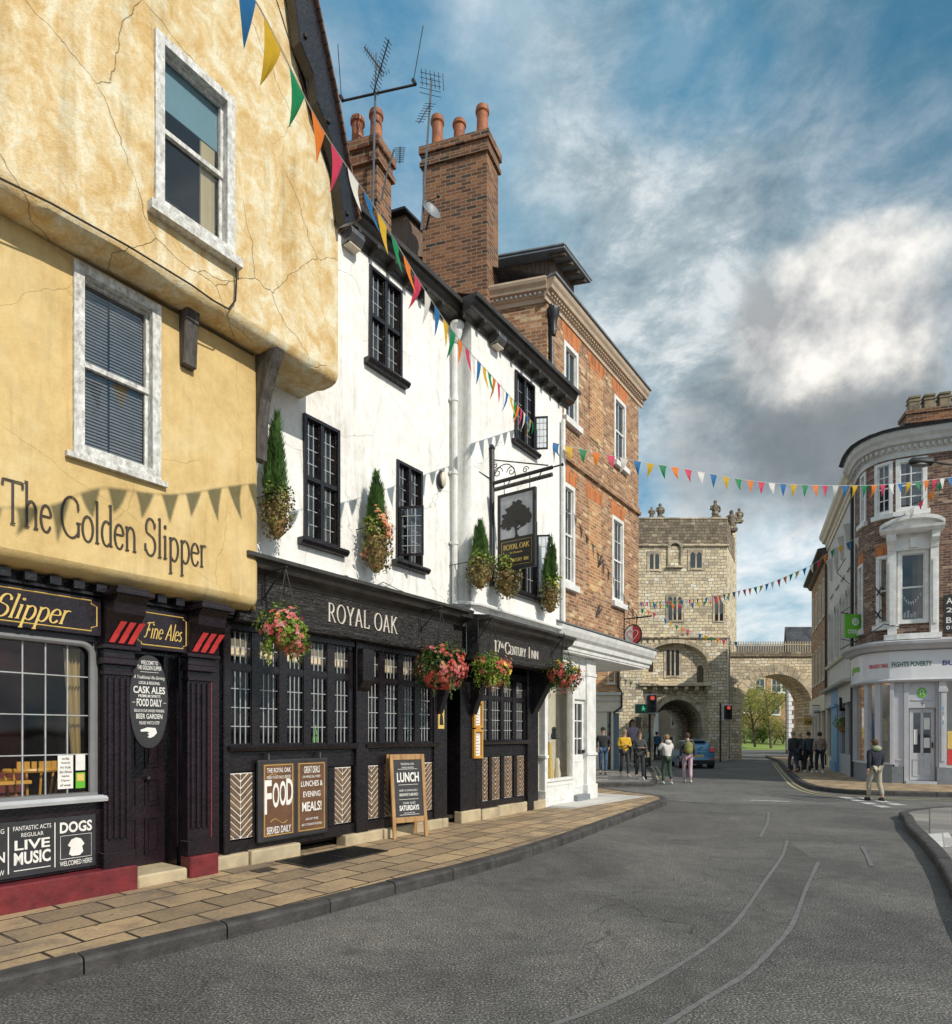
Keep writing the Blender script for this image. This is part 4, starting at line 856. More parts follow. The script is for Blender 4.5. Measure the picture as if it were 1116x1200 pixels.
b.face([(BE,-3,3.4),(BE,BN,3.4),(BE,BN,8.45),(BE,-3,8.45)]); b.sm=False; b.face([(8.7,0,3.4),(8.7,-4,3.4),(8.7,-4,11),(8.7,0,8.4)])
b.build('wall',M['whitewall'],ROR,sharp=50)
for i,w in enumerate(win):
    o=leaded(ROR,*w,0,2,2,3,4 if i<2 else 3,glass='glasst'); am=(w[0]+w[1])/2; b=MB(LF); b.sm=True
    for k in range(14):
        u=am+.02+(w[1]-am-.05)*k/14*.75; v=am+.02+(w[1]-am-.05)*(k+1)/14*.75; b.face([(u,-.16+.02*math.sin(k*1.4),w[2]),(v,-.16+.02*math.sin(k*1.4+1.4),w[2]),(v,-.16+.02*math.sin(k*1.4+1.4),w[3]),(u,-.16+.02*math.sin(k*1.4),w[3])])
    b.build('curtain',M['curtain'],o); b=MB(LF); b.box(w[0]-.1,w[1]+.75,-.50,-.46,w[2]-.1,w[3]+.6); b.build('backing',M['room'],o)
leaded(ROR,*wb[0],BN,2,1,2,5); leaded(ROR,*wb[1],BN,2,1,3,5)
# opened casements
def opensash(a,z0,z1,n0,w,ang,nm='open_casement'):
    b=MB(frame(*LF(a,n0,0).xy,RZ-ang)); ld=MB(b.sp); W_=w
    b.box(0,W_,-.015,.015,z0,z0+.03); b.box(0,W_,-.015,.015,z1-.03,z1); b.box(0,.03,-.015,.015,z0+.03,z1-.03); b.box(W_-.03,W_,-.015,.015,z0+.03,z1-.03)
    for i in (1,2): ld.box(W_*i/3-.005,W_*i/3+.005,-.005,.005,z0+.03,z1-.03)
    for j in range(1,5): z=z0+(z1-z0)*j/5; ld.box(.03,W_-.03,-.006,.006,z-.005,z+.005)
    o=b.build(nm,M['black'],ROR); ld.build('lead_bars',M['lead'],o)
    p=MB(b.sp); p.box(.03,W_-.03,-.002,.002,z0+.03,z1-.03); p.build('pane',M['glasst'],o)
opensash(win[1][0]+.03,win[1][2]+.06,4.98,.05,.36,-math.radians(-62)); opensash(wb[0][1]-.03,7.0,7.62,BN+.05,.24,math.radians(60)); opensash(wb[1][1]-.03,4.28,5.4,BN+.05,.24,math.radians(60))
# eaves cornice with brackets
CP=[(0,8.33),(.03,8.33),(.05,8.40),(.17,8.42),(.19,8.47),(.23,8.51),(.255,8.56),(.255,8.62),(.2,8.64),(0,8.66)]
def mitre(prof,n0): return [(n0+a,z) for a,z in prof]
b=MB(LF); b.prof(mitre(CP,-.0),9.95,BS-.0); b.prof(mitre(CP,BN),BS-.25,BE+.22); b.prof([(BN+.25,8.57),(BN+.31,8.55),(BN+.32,8.62),(BN+.25,8.64)],BS-.27,BE+.24); b.prof([(.25,8.57),(.31,8.55),(.32,8.62),(.25,8.64)],9.95,BS-.25)
b.build('eaves_cornice',M['cornice'],ROR,bev=.006)
for n0,s0,s1 in ((0,10.3,12.6),(BN,13.2,16.2)):
    s_=s0
    while s_<s1:
        b=MB(LF); b.prof([(n0+.03,8.30),(n0+.08,8.30),(n0+.15,8.34),(n0+.20,8.37),(n0+.20,8.43),(n0+.03,8.42)],s_,s_+.055); b.build('eaves_bracket',M['cornice'],ROR,bev=.004); s_+=.36
b=MB(LF); b.face([(9.9,.22,8.64),(BS-.2,.22,8.64),(BS-.2,-3.2,10.4),(9.9,-3.2,10.4)]); b.face([(BS-.2,BN+.22,8.64),(BE,BN+.22,8.64),(BE,-3.2,10.4),(BS-.2,-3.2,10.4)]); b.face([(9.9,-3.2,10.4),(BE,-3.2,10.4),(BE,-7,8.5),(9.9,-7,8.5)]); b.build('roof',M['tile'],ROR,weld=False)
# small wall lamps under the eaves
for x,y,n0 in ((415,296,0),(517,360,0),(585,415,BN),(648,462,BN)):
    s_,z_=L(x,y-16,n0+.12); b=MB(LF); b.prof([(n0,z_-.10),(n0+.16,z_-.07),(n0+.22,z_+.0),(n0+.20,z_+.08),(n0,z_+.10)],s_-.12,s_+.12); o=b.build('flood_lamp',M['greymetal'],ROR,bev=.01)
    g=MB(LF); g.box(s_-.10,s_+.10,n0+.02,n0+.15,z_-.112,z_-.098); g.build('lens',M['cream'],o)
# rainwater pipes and hopper
b=MB(LF); ps_=12.93; b.tube([(ps_,.09,8.0),(ps_,.09,3.75)],.045,10); 
for z in (7.1,5.9,4.75): b.tube([(ps_,.09,z-.03),(ps_,.09,z+.03)],.058,10); b.box(ps_-.075,ps_+.075,.0,.05,z-.015,z+.015)
b.tube([(ps_,.09,3.82),(ps_+.03,.12,3.77),(BS-.05,.30,3.76),(BS+.1,BN+.08,3.76),(BE-.2,BN+.08,3.74)],.04,8)
o=b.build('downpipe',M['whitepaint'],ROR)
b=MB(LF); b.lathe((ps_+.02,.12,7.98),[(.045,.08),(.05,.12),(.075,.17),(.09,.24),(.10,.30),(.12,.32),(.12,.36),(.10,.37)],12); b.build('hopper',M['whitepaint'],o)
b=MB(LF); s_,z_=L(661,470,BN+.07); b.tube([(BE-.08,BN+.07,8.0),(BE-.08,BN+.07,3.8)],.045,8); b.build('downpipe',M['whitepaint'],ROR)
# security lamp
s_,z_=L(518,562,.06); b=MB(LF); b.sph((s_,.05,z_),.085,.05,.15,12,8); o=b.build('bulkhead_lamp',M['darkmetal'],ROR); b=MB(LF); b.sph((s_+.01,.07,z_),.065,.05,.125,12,8); b.build('lens',M['cream'],o)
# ---- ground floor: timber frame
def grp(a0,a1,xs,n0,zb=1.49,zt=2.80,ztr=2.38):
    "row of leaded lights between a0 and a1; xs = pixel pairs of the lights"
    f=MB(LF); ld=MB(LF); wb_=MB(LF)
    prev=a0
    for (p,q) in xs:
        p,q=sL(p,n0),sL(q,n0); f.box(prev,p,n0-.06,n0+.022,zb,zt); prev=q
        for (u,v) in ((zb,ztr-.03),(ztr+.03,zt)):
            f.box(p,p+.014,n0-.03,n0+.01,u,v); f.box(q-.014,q,n0-.03,n0+.01,u,v); f.box(p+.014,q-.014,n0-.03,n0+.009,u,u+.018); f.box(p+.014,q-.014,n0-.03,n0+.009,v-.018,v)
            for i in (1,2,3)if q-p>.22 else (1,2): x=p+(q-p)*i/(4 if q-p>.22 else 3); ld.box(x-.005,x+.005,n0-.012,n0+.002,u+.016,v-.016)
            k=4 if v<zt else 2
            for j in range(1,k): z=u+(v-u)*j/k; ld.box(p+.014,q-.014,n0-.013,n0+.001,z-.005,z+.005)
        f.box(p,q,n0-.05,n0+.018,ztr-.03,ztr+.03)
        wb_.box(p-.02,q+.02,n0-.12,n0-.11,ztr+.14,zt-.08)
    f.box(prev,a1,n0-.06,n0+.022,zb,zt)
    f.prof([(n0-.05,zb-.07),(n0+.09,zb-.07),(n0+.11,zb-.03),(n0+.08,zb-.001),(n0-.05,zb-.001)],a0-.03,a1+.03); f.box(a0,a1,n0-.08,n0+.06,zt,zt+.12)
    o=f.build('window',M['black'],ROR); ld.build('lead_bars',M['lead'],o); p=MB(LF); p.box(a0,a1,n0-.012,n0-.008,zb,zt); p.build('pane',M['glass'],o); wb_.build('glowing_valance',M['warmblind'],o)
GA,GBm,GC=8.80,sL(411,0),sL(515,0)
P1=(sL(417,0),sL(426,0))
grp(8.82,sL(412,0),[(269,294),(303,326),(335,355),(363,382.5),(391,408)],0)
grp(sL(426,0),sL(508,0),[(428,443.5),(450,465.5),(471.5,485),(491,504)],0)
b=MB(LF); b.box(8.76,sL(521),-.1,.02,1.18,1.42); b.box(8.76,sL(521),-.1,.03,.26,.40)
for x0,x1,n_ in ((259,267,.06),(413.5,427.5,.08),(506,521,.06)): b.box(sL(x0),sL(x1),-.1,n_,.26,2.92)
b.build('timber_frame',M['black'],ROR,bev=.01)
b=MB(LF); b.box(sL(414)+.0,sL(427),.08,.2,2.35,2.78); b.prof([(.08,2.2),(.14,2.25),(.2,2.35),(.08,2.35)],sL(414),sL(427)); b.build('bracket',M['black'],ROR,bev=.01)
def herring(a0,a1,z0,z1,n,cols=2):
    b=MB(LF); b.box(a0,a1,n-.03,n,z0,z1); o=b.build('brick_panel',M['signwhite'],ROR); br=MB(LF)
    cw=(a1-a0)/cols; rise=cw*.85; pitch=.08; z=z0-rise
    for c in range(cols):
        x0=a0+cw*c+.006; x1=a0+cw*(c+1)-.006; up=(c%2==1); z=z0-rise
        while z<z1+rise:
            za,zb=(z,z+rise) if up else (z+rise,z); h=pitch-.021
            pl=[(x0,za),(x1,zb),(x1,zb+h),(x0,za+h)]
            def clip(P,lim,s):
                o=[]
                for i in range(len(P)):
                    A,B=P[i],P[(i+1)%len(P)]; ia=(A[1]-lim)*s>=0; ib=(B[1]-lim)*s>=0
                    if ia:o.append(A)
                    if ia!=ib: t=(lim-A[1])/(B[1]-A[1]); o.append((A[0]+(B[0]-A[0])*t,lim))
                return o
            pl=clip(clip(pl,z0+.01,1),z1-.01,-1) if pl else pl
            if len(pl)>2: br.prism(pl,n,n+.008+R.uniform(0,.003))
            z+=pitch
    br.build('bricks',M['herr'],o,weld=False)
M['herr']=simple('herringbone_brick',(.20,.12,.06),.8,.5,12,.4,40,c2=(.07,.045,.03))
hz0,hz1=.42,1.17
for x0,x1 in ((267.5,295.5),(391,411)): herring(sL(x0),sL(x1),hz0,hz1,.0)
herring(sL(303),sL(383),hz0,hz1,.0,6)
for x0,x1 in ((427.5,443),(449,485),(491,506)): herring(sL(x0),sL(x1),hz0,hz1,.0,2 if x0!=449 else 4)
for x0,x1 in ((295.5,303),(383,391),(443,449),(485,491)): b=MB(LF); b.box(sL(x0),sL(x1),-.1,.03,.40,1.18); b.build('timber_stud',M['black'],ROR,bev=.008)
# stone plinth blocks
x=8.62
while x<12.75:
    e=x+R.uniform(.42,.75)
    if not (9.3<x<10.4): b=MB(LF); b.box(x,min(e,12.78)-.012,-.1,.10+R.uniform(-.015,.02),.05,.27+R.uniform(-.01,.015)); b.build('plinth_stone',M['sandstone'],ROR,bev=.02,bseg=2)
    x=e
x=13.15
while x<16:
    e=x+R.uniform(.5,.8); b=MB(LF); b.box(x,min(e,16.0)-.012,-.1,.07+R.uniform(-.015,.02),.05,.30+R.uniform(-.01,.02)); b.build('plinth_stone',M['sandstone'],ROR,bev=.02,bseg=2); x=e
# doorway recess, door frame and bay
d0,d1=sL(521),sL(538); e0,e1=sL(538),sL(563)
b=MB(LF); b.box(d0+.03,d1,-.75,-.7,.12,2.6); b.box(d0-.02,d0,-.75,-.1,.12,2.6); b.build('door',M['plum'],ROR)
b=MB(LF); b.box(e0,e1-.18,-.7,.04,.12,2.8); b.box(e1-.18,e1,-.1,.05,.26,2.8); b.box(d0,e0,-.1,.02,2.35,2.8)
b.box(e1,sL(617),-.1,.02,1.20,1.42); b.box(e1,sL(617),-.1,.03,.30,.43); b.box(sL(615),sL(627),-.1,.08,.12,2.85)
for x0,x1 in ((571,575.5),(585,590),(600,605)): b.box(sL(x0)+.04,sL(x1),-.1,.03,.43,1.20)
b.build('timber_frame',M['black'],ROR,bev=.01)
b=MB(LF); b.prof([(.02,1.95),(.10,2.0),(.22,2.2),(.42,2.55),(.5,2.84),(.3,2.9),(.02,2.9)],sL(619),sL(625)); b.build('bracket',M['black'],ROR,bev=.01)
for x0,x1 in ((508,514),(548,554)):
    b=MB(LF); b.prof([(.03,1.9),(.10,1.95),(.2,2.2),(.4,2.65),(.5,2.9),(.3,2.93),(.03,2.93)],sL(x0)+.02,sL(x1)); b.build('bracket',M['black'],ROR,bev=.01)
grp(e1,sL(616),[(565,571.5),(575,586),(589.5,600),(604,613)],0,1.50,2.62,2.26)
for x0,x1 in ((564,571.5),(575.5,585.5),(590,600),(605,614)): herring(sL(x0)+.01,sL(x1),.43,1.20,.0)
# interior
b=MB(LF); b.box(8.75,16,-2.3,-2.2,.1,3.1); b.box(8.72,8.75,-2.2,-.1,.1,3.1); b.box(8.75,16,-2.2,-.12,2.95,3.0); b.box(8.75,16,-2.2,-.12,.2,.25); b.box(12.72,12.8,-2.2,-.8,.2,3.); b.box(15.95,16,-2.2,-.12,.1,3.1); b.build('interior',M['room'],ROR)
# bottles, cups and jars behind the panes catch the light
for i in range(16):
    s_=R.uniform(8.95,12.4); h=R.uniform(.12,.26); b=MB(LF); b.lathe((s_,-.18,1.50),[(.03,0),(.035,h*.55),(.014,h*.75),(.014,h)],8); o=b.build('bottle',[M['signwhite'],M['green'],M['blueshop'],M['glasst'],M['cream']][i%5]); tag(o,'bottle standing on the sill inside a leaded window of the white inn','bottle','bottles on the window sills'); 
# fascias
def fascia(a0,a1,n0,zb,zt,mt='blackwood'):
    b=MB(LF); b.box(a0,a1,n0-.25,n0,zb,zt); b.prof([(n0-.25,zb-.08),(n0+.02,zb-.08),(n0+.05,zb-.03),(n0+.03,zb),(n0-.25,zb)],a0,a1+.01); o=b.build('fascia',M[mt],ROR,bev=.004)
    c=MB(LF); c.prof([(n0-.25,zt),(n0+.01,zt),(n0+.03,zt+.05),(n0+.13,zt+.10),(n0+.17,zt+.17),(n0+.22,zt+.19),(n0+.22,zt+.235),(n0-.25,zt+.30)],a0-.01,a1+.16); c.build('cornice',M['cornice'],o,bev=.004); return o
f1=fascia(8.82,12.75,.20,2.96,3.38); 
b=MB(LF); b.box(12.75,13.2,-.1,.12,2.9,3.6); b.prof([(.1,3.4),(.36,3.5),(.4,3.62),(.1,3.68)],12.75,13.05); b.build('fascia_return',M['blackwood'],ROR)
f2=fascia(13.08,16.0,.47,2.92,3.30)
ra0,ra1=L(384,725,.2)[0],L(465,740,.2)[0]
b=MB(LF); nib(b,'ROYAL OAK',lambda u,v,d:((ra0+ra1)/2+u,.2+d,3.17+v),.235,ra1-ra0,thick=.115,thin=.045,track=.12,t=.012); b.build('lettering',M['lettercream'],f1,weld=False)
ca0,ca1=L(579,751,.47)[0],L(632,766,.47)[0]
b=MB(LF); nm=[('17',.0,.12,.19),('th',.13,.19,.09),('C',.215,.31,.20),('ENTURY',.325,.67,.15),('I',.735,.765,.20),('NN',.80,.97,.15)]
for tx,u0,u1,h in nm:
    lo=ca0+(ca1-ca0)*u0;hi=ca0+(ca1-ca0)*u1; zc=3.10+(0 if h>=.19 else (-.02 if h>.1 else .03)); nib(b,tx,(lambda lo,hi,zc:lambda u,v,d:((lo+hi)/2+u,.47+d,zc+v))(lo,hi,zc),h,hi-lo,thick=.16,thin=.05,t=.012)
b.build('lettering',M['lettercream'],f2,weld=False)
# ================================================================ planting
def leaf(b,c,nrm,size,rng,asp=.6,fold=.25):
    n=nrm.normalized(); a=Vector((rng.uniform(-1,1),rng.uniform(-1,1),rng.uniform(-1,1))); u=(a-n*a.dot(n))
    if u.length<1e-3: u=n.orthogonal()
    u.normalize(); v=n.cross(u); l=size; w=size*asp
    p=[c-u*l*.5,c-u*l*.05+v*w*.5+n*l*fold*.3,c+u*l*.5-n*l*fold*.3,c-u*l*.05-v*w*.5+n*l*fold*.3]
    b.face(p,uv=[(0,0)]*4,raw=True)
def clump(b,c,r,n,size,rng,shell=.55,asp=.6,sq=1.,lump=.35):
    ph=[Vector((rng.uniform(-1,1),rng.uniform(-1,1),rng.uniform(-1,1))).normalized() for _ in range(7)]
    for i in range(n):
        d=Vector((rng.gauss(0,1),rng.gauss(0,1),rng.gauss(0,1)*sq)).normalized()
        k=1+lump*max(0,max(d.dot(p) for p in ph)-.6)*2-lump*.25
        q=rng.uniform(shell,1)*k; p=Vector((c[0]+d.x*r[0]*q,c[1]+d.y*r[1]*q,c[2]+d.z*r[2]*q))
        leaf(b,p,d+Vector((rng.uniform(-.7,.7),rng.uniform(-.7,.7),rng.uniform(-.5,.8))),size*rng.uniform(.6,1.3),rng,asp)
def bloom(b,c,n,size,rng):
    n=n.normalized(); u=n.orthogonal().normalized(); v=n.cross(u); a0=rng.uniform(0,6)
    for k in range(5):
        a=a0+k*2*PI/5; d=u*math.cos(a)+v*math.sin(a); e=n.cross(d)
        b.face([c,c+d*size*.6+e*size*.34+n*size*.12,c+d*size*1.0+n*size*.05,c+d*size*.6-e*size*.34+n*size*.12],uv=[(0,0)]*4,raw=True)
def blooms(b,c,r,n,size,rng,dirbias=(0,0,0),clusters=8,per=9):
    for i in range(clusters):
        d=(Vector((rng.gauss(0,1),rng.gauss(0,1),rng.gauss(0,.8)))+Vector(dirbias)).normalized(); p0=Vector((c[0]+d.x*r[0],c[1]+d.y*r[1],c[2]+d.z*r[2]))
        for k in range(per):
            j=Vector((rng.gauss(0,1),rng.gauss(0,1),rng.gauss(0,1)))*size*1.1; bloom(b,p0+j,d+j*4,size*rng.uniform(.7,1.2),rng)
OUT=Vector((CA,-SA,0))
def hanging(s_,n_,z_,r,label,green,fl,seed,chain=None,leaves=650,lean=1.):
    rng=random.Random(seed); c=LF(s_,n_,z_); t=thing('hanging_basket',label,'hanging basket',c-Vector((0,0,r*.9)),0,'hanging flower baskets')
    b=MB(lambda x,y,z:c+Vector((x,y,z))); b.lathe((0,0,0),[(.03,-r*.68),(r*.25,-r*.62),(r*.4,-r*.42),(r*.48,-r*.12),(r*.5,-r*.0)],14); b.build('basket',M['wicker'],t)
    g=MB(); clump(g,(c.x,c.y,c.z+r*.12),(r*.93,r*.93,r*.80),int(leaves*2.2),r*.15,rng,.4,.8,lump=.7); 
    for k in range(5): a=rng.uniform(0,6.3); clump(g,(c.x+math.cos(a)*r*.75,c.y+math.sin(a)*r*.75,c.z-r*.5),(r*.25,r*.25,r*.45),50,r*.13,rng,.1,.7)
    for k in range(7):
        a=rng.uniform(0,6.3); q=Vector((c.x+math.cos(a)*r*.8,c.y+math.sin(a)*r*.8,c.z-r*.3)); l=rng.uniform(.5,1.1)*r
        for j in range(14): leaf(g,q+Vector((math.cos(a)*.15*r*j/14,math.sin(a)*.15*r*j/14,-l*j/14))+Vector((rng.uniform(-1,1),rng.uniform(-1,1),0))*r*.06,Vector((math.cos(a),math.sin(a),.3)),r*.12,rng,.7)
    g.build('foliage',M[green],t,weld=False)
    for mt,cl,per,sz,db in fl:
        f=MB(); blooms(f,(c.x,c.y,c.z-r*.02),(r*.95,r*.95,r*.86),0,r*sz*1.05,rng,db,int(cl*1.5),per); f.build('flowers',M[mt],t,weld=False)
    if chain:
        k=MB(); top=LF(*chain)
        for a in (0,2.1,4.2): k.tube([tuple(c+Vector((r*.55*math.cos(a),r*.55*math.sin(a),0))),tuple(top)],.006,4)
        k.build('chain',M['darkmetal'],t)
    return t
def wallarm(s_,n0,n1,z_,label):
    b=MB(LF); b.tube([(s_,n0,z_),(s_,n1,z_+.02)],.013,6); b.tube([(s_,n0,z_-.3),(s_,n0+(n1-n0)*.5,z_-.12),(s_,n1-.05,z_)],.010,6); b.tube([(s_,n0+.005,z_+.05),(s_,n0+.005,z_-.36)],.014,6); return b
UPV=(CA*.7,-SA*.7,.1)
h=[L(335,742,.62),L(517,781,.62),L(577,786,.75),L(661,792,.75)]
hanging(h[0][0],.62,h[0][1],.30,'hanging basket of pink and orange flowers with bright green leaves, nearest the ochre inn','lv_green',[('fl_pink',5,7,.12,UPV),('fl_orange',2,4,.09,UPV),('fl_coral',4,6,.09,(CA*.5,-SA*.5,-.9))],11,(h[0][0],.62,3.45))
hanging(h[1][0],.62,h[1][1],.37,'largest hanging basket, dense coral flowers, beside the white inn doorway','lv_dark',[('fl_coral',26,12,.075,(CA*.6,-SA*.6,-.5)),('fl_pink',10,8,.07,UPV),('fl_orange',5,5,.07,(0,0,.8))],12,(h[1][0],.62,3.4),520)
hanging(h[2][0],.75,h[2][1],.31,'hanging basket with yellow blooms on top and wicker showing below, under the 17th century sign','lv_green',[('fl_coral',12,8,.085,UPV),('fl_yellow',5,6,.10,(0,-.2,1.)),('fl_pink',5,6,.07,UPV)],13,(h[2][0],.75,3.5),520)
hanging(h[3][0],.75,h[3][1],.33,'hanging basket of red and yellow flowers at the corner of the white shopfront','lv_dark',[('fl_coral',18,10,.085,(CA*.6,-SA*.6,-.6)),('fl_yellow',5,6,.09,(-.3,-.2,1.)),('fl_pink',5,6,.08,UPV)],14,(h[3][0],.75,3.55),520)
for k,hh in enumerate(h):
    n1=(.62,.62,.75,.75)[k]; b=wallarm(hh[0],.2 if k<2 else .47,n1+.02,3.45,''); tag(b.build('basket_hook',M['darkmetal']),['black iron hook holding the basket nearest the ochre inn','black iron hook holding the largest coral basket','black iron hook over the basket under the 17th century sign','black iron hook over the basket at the white shopfront'][k],'bracket','basket hooks')
def planter(x,ytop,ymid,ybot,n_,r,label,seed,conifer=True,fl=None):
    rng=random.Random(seed); s_,zt=L(x,ytop,n_); zm=L(x,ymid,n_)[1]; zb=L(x,ybot,n_)[1]; n0=BN if s_>13.1 else 0
    c=LF(s_,n_,zm); t=thing('wall_planter',label,'wall planter',LF(s_,n_,zb),0,'planters on the white wall')
    hb=(zm-zb); b=MB(lambda x_,y,z:LF(s_,n_,zb)+Vector((x_,y,z))); b.lathe((0,0,hb*.05),[(.02,0),(r*.35,hb*.08),(r*.55,hb*.35),(r*.6,hb*.7)],12); b.build('basket',M['wicker'],t)
    g=MB(); clump(g,(c.x,c.y,zb+hb*.62),(r*1.0,r*1.0,hb*.62),1100,r*.21,rng,.55,.8); g.build('trailing_leaves',M['lv_dry'],t,weld=False)
    g=MB(); clump(g,(c.x,c.y,zb+hb*.95),(r*.98,r*.98,hb*.34),520,r*.2,rng,.4,.7); g.build('foliage',M['lv_green'],t,weld=False)
    if conifer:
        g=MB(); H=zt-zm; sp_=[(0,0,1.)]+[(rng.uniform(-.5,.5)*r,rng.uniform(-.5,.5)*r,rng.uniform(.45,.9)) for _ in range(7)]
        for sx_,sy_,hk in sp_:
            for i in range(420):
                u=rng.random()**.8; rad=r*.50*(1-u)**.55*rng.uniform(.4,1)*(1. if hk==1 else .65)+.008; a=rng.uniform(0,2*PI); d=Vector((math.cos(a),math.sin(a),0))
                p=Vector((c.x+sx_*(1-u*.3),c.y+sy_*(1-u*.3),zm+u*H*hk))+d*rad; dr=(Vector((0,0,1.6))+d*.7).normalized()
                e=dr.cross(d).normalized(); l=rng.uniform(.05,.13); w=.008
                g.face([p-e*w,p+e*w,p+dr*l*.6+e*w*.8,p+dr*l],uv=[(0,0)]*4,raw=True)
        g.build('conifer',M['lv_conifer'],t,weld=False)
    if fl:
        f=MB()
        for mt,cl,per,sz,db in fl:
            f=MB(); blooms(f,(c.x,c.y,zb+hb*.8),(r*1.05,r*1.05,hb*.6),0,r*sz,rng,db,cl,per); f.build('flowers',M[mt],t,weld=False)
    k=MB(LF); k.tube([(s_-.12,n0,zm-.05),(s_-.12,n_,zm-.05)],.008,5); k.tube([(s_+.12,n0,zm-.05),(s_+.12,n_,zm-.05)],.008,5); k.tube([(s_+.14*math.cos(a),n_+.14*math.sin(a),zm-.05) for a in [i*PI/6 for i in range(13)]],.008,5); k.build('ring_bracket',M['darkmetal'],t)
    return t
planter(325,487,578,634,.24,.19,'wall planter with tall conifer and dry yellowing leaves, beside the ochre inn',21)
planter(441,556,615,674,.26,.22,'wall planter with conifer and salmon flowers, between the two white inn windows',22,fl=[('fl_orange',11,8,.12,(.9*CA,-.9*SA,.5)),('fl_pink',5,6,.12,(SA,CA,.3))])
planter(563,612,655,692,BN+.24,.22,'wall planter with conifer, left of the hanging tree sign',23)
planter(594,650,662,701,BN+.30,.24,'wall planter without a conifer, pale flowers, under the hanging tree sign',24,False,[('fl_orange',6,6,.10,(0,0,1))])
planter(645,630,683,720,BN+.24,.22,'wall planter with conifer at the far end of the white wall',25,fl=[('fl_yellow',4,5,.09,(0,0,1))])
# security cable swags on the white wall and fascia
b=MB(LF)
for s0,z0,s1,z1,dp in ((8.95,3.75,9.6,3.72,.15),(9.6,3.72,10.6,3.75,.10),(10.6,3.75,11.3,3.80,.22),(11.3,3.8,12.6,3.72,.08)):
    b.tube([(s0+(s1-s0)*i/8,.035,z0+(z1-z0)*i/8-dp*math.sin(PI*i/8)*.5) for i in range(9)],.006,4)
b.tube([(9.15,.03,4.0),(9.16,.05,3.7),(9.17,.24,3.65),(9.15,.24,3.2)],.006,4)
tag(b.build('cable',M['rubber']),'thin black cable looping along the foot of the white wall','cable')
# ---------------------------------------------------------------- the tree sign
sp_=13.66
sg=thing('pub_sign','hanging pub sign with a black oak tree silhouette over gold lettering, on an iron post','sign',LF(sp_,.33,4.1),RZ)
b=MB(LF); b.tube([(sp_,BN+.03,4.15),(sp_,BN+.03,6.5)],.045,8); b.lathe((sp_,BN+.03,6.48),[(.05,0),(.06,.03),(.02,.09)],8); b.build('post',M['darkmetal'],sg)
b=MB(LF); b.tube([(sp_,BN,5.90),(sp_,BN+1.2,5.90)],.032,8); b.tube([(sp_,BN+1.2,5.90),(sp_,BN+1.38,5.90)],.014,6); b.sph((sp_,BN+1.38,5.9),.025,.025,.025,8,6)
b.tube([(sp_,BN,6.32),(sp_,BN+1.12,5.95)],.011,6); b.tube([(sp_-.35,BN,6.0),(sp_,BN+.02,5.98)],.008,5)
def scroll(b,c,r,turns,a0,d=1,n=18):
    pts=[]
    for i in range(n+1):
        a=a0+d*turns*2*PI*i/n; q=r*(1-.8*i/n); pts.append((sp_,c[0]+q*math.cos(a),c[1]+q*math.sin(a)))
    b.tube(pts,.008,5)
scroll(b,(BN+.15,6.06),.10,1.3,0); scroll(b,(BN+.42,6.02),.09,1.3,PI,-1); scroll(b,(BN+.1,6.2),.06,1.2,PI/2); scroll(b,(BN+.7,5.98),.06,1.3,0)
b.tube([(sp_,BN+.28+.22*math.cos(t),5.93+.24*math.sin(t)) for t in [PI*i/12 for i in range(13)]],.009,5)
b.build('scroll_bracket',M['darkmetal'],sg)
m0,m1,mz0,mz1=BN+.16,BN+.90,4.36,5.66
b=MB(LF); b.box(sp_-.03,sp_+.03,m0,m0+.05,mz0,mz1); b.box(sp_-.03,sp_+.03,m1-.05,m1,mz0,mz1); b.box(sp_-.03,sp_+.03,m0+.05,m1-.05,mz0,mz0+.05); b.box(sp_-.03,sp_+.03,m0+.05,m1-.05,mz1-.05,mz1); b.build('frame',M['darkmetal'],sg,bev=.006)
b=MB(LF); b.box(sp_-.015,sp_+.015,m0+.05,m1-.05,mz0+.52,mz1-.05); b.build('sky_panel',M['signsky'],sg)
b=MB(LF); b.box(sp_-.018,sp_+.018,m0+.05,m1-.05,mz0+.05,mz0+.52); b.build('name_panel',M['tree_black'],sg)
b=MB(LF); mc=(m0+m1)/2; N=sp_-.0165
rng=random.Random(3); 
def blob(cu,cv,r,k,sq=1.):
    n_=26; pts=[(cu+r*(1+.16*math.sin(5*t+k)+.10*math.sin(9*t+k*2)+.05*math.sin(17*t))*math.cos(t),cv+sq*r*(1+.16*math.sin(5*t+k)+.10*math.sin(9*t+k*2))*math.sin(t)) for t in [2*PI*i/n_ for i in range(n_)]]
    d=N-.0006*(k%7); b.face([(d,u,v) for u,v in pts]); 
for cu,cv,r,k,sq in ((0,.34,.20,1,.9),(-.14,.26,.15,2,.8),(.15,.27,.14,3,.8),(.0,.44,.12,4,.8),(-.22,.17,.09,5,.7),(.21,.18,.08,6,.7),(.05,.22,.17,7,.6),(-.03,.16,.12,8,.5),(.13,.12,.05,9,.6),(-.15,.10,.05,10,.6)): blob(mc+cu,mz0+.55+cv+.05,r,k,sq)
tr=[(-.03,0),(-.02,.06),(-.025,.12),(-.04,.18),(.0,.2),(.02,.16),(.015,.1),(.03,.04),(.07,0)]
b.face([(N-.005,mc+u,mz0+.53+v) for u,v in tr]); b.face([(N-.0055,mc-.02,mz0+.62),(N-.0055,mc+.16,mz0+.72),(N-.0055,mc+.17,mz0+.735),(N-.0055,mc-.01,mz0+.66)]); b.box(N-.004,N,m0+.05,m1-.05,mz0+.52,mz0+.535)
b.build('oak_silhouette',M['tree_black'],sg,weld=False)
b=MB(LF)
def ms(txt,z,w,h,of=0): nib(b,txt,lambda u,v,d:(sp_-.019-d,mc+u,z+v),h,w,thick=.17,thin=.07,t=.003)
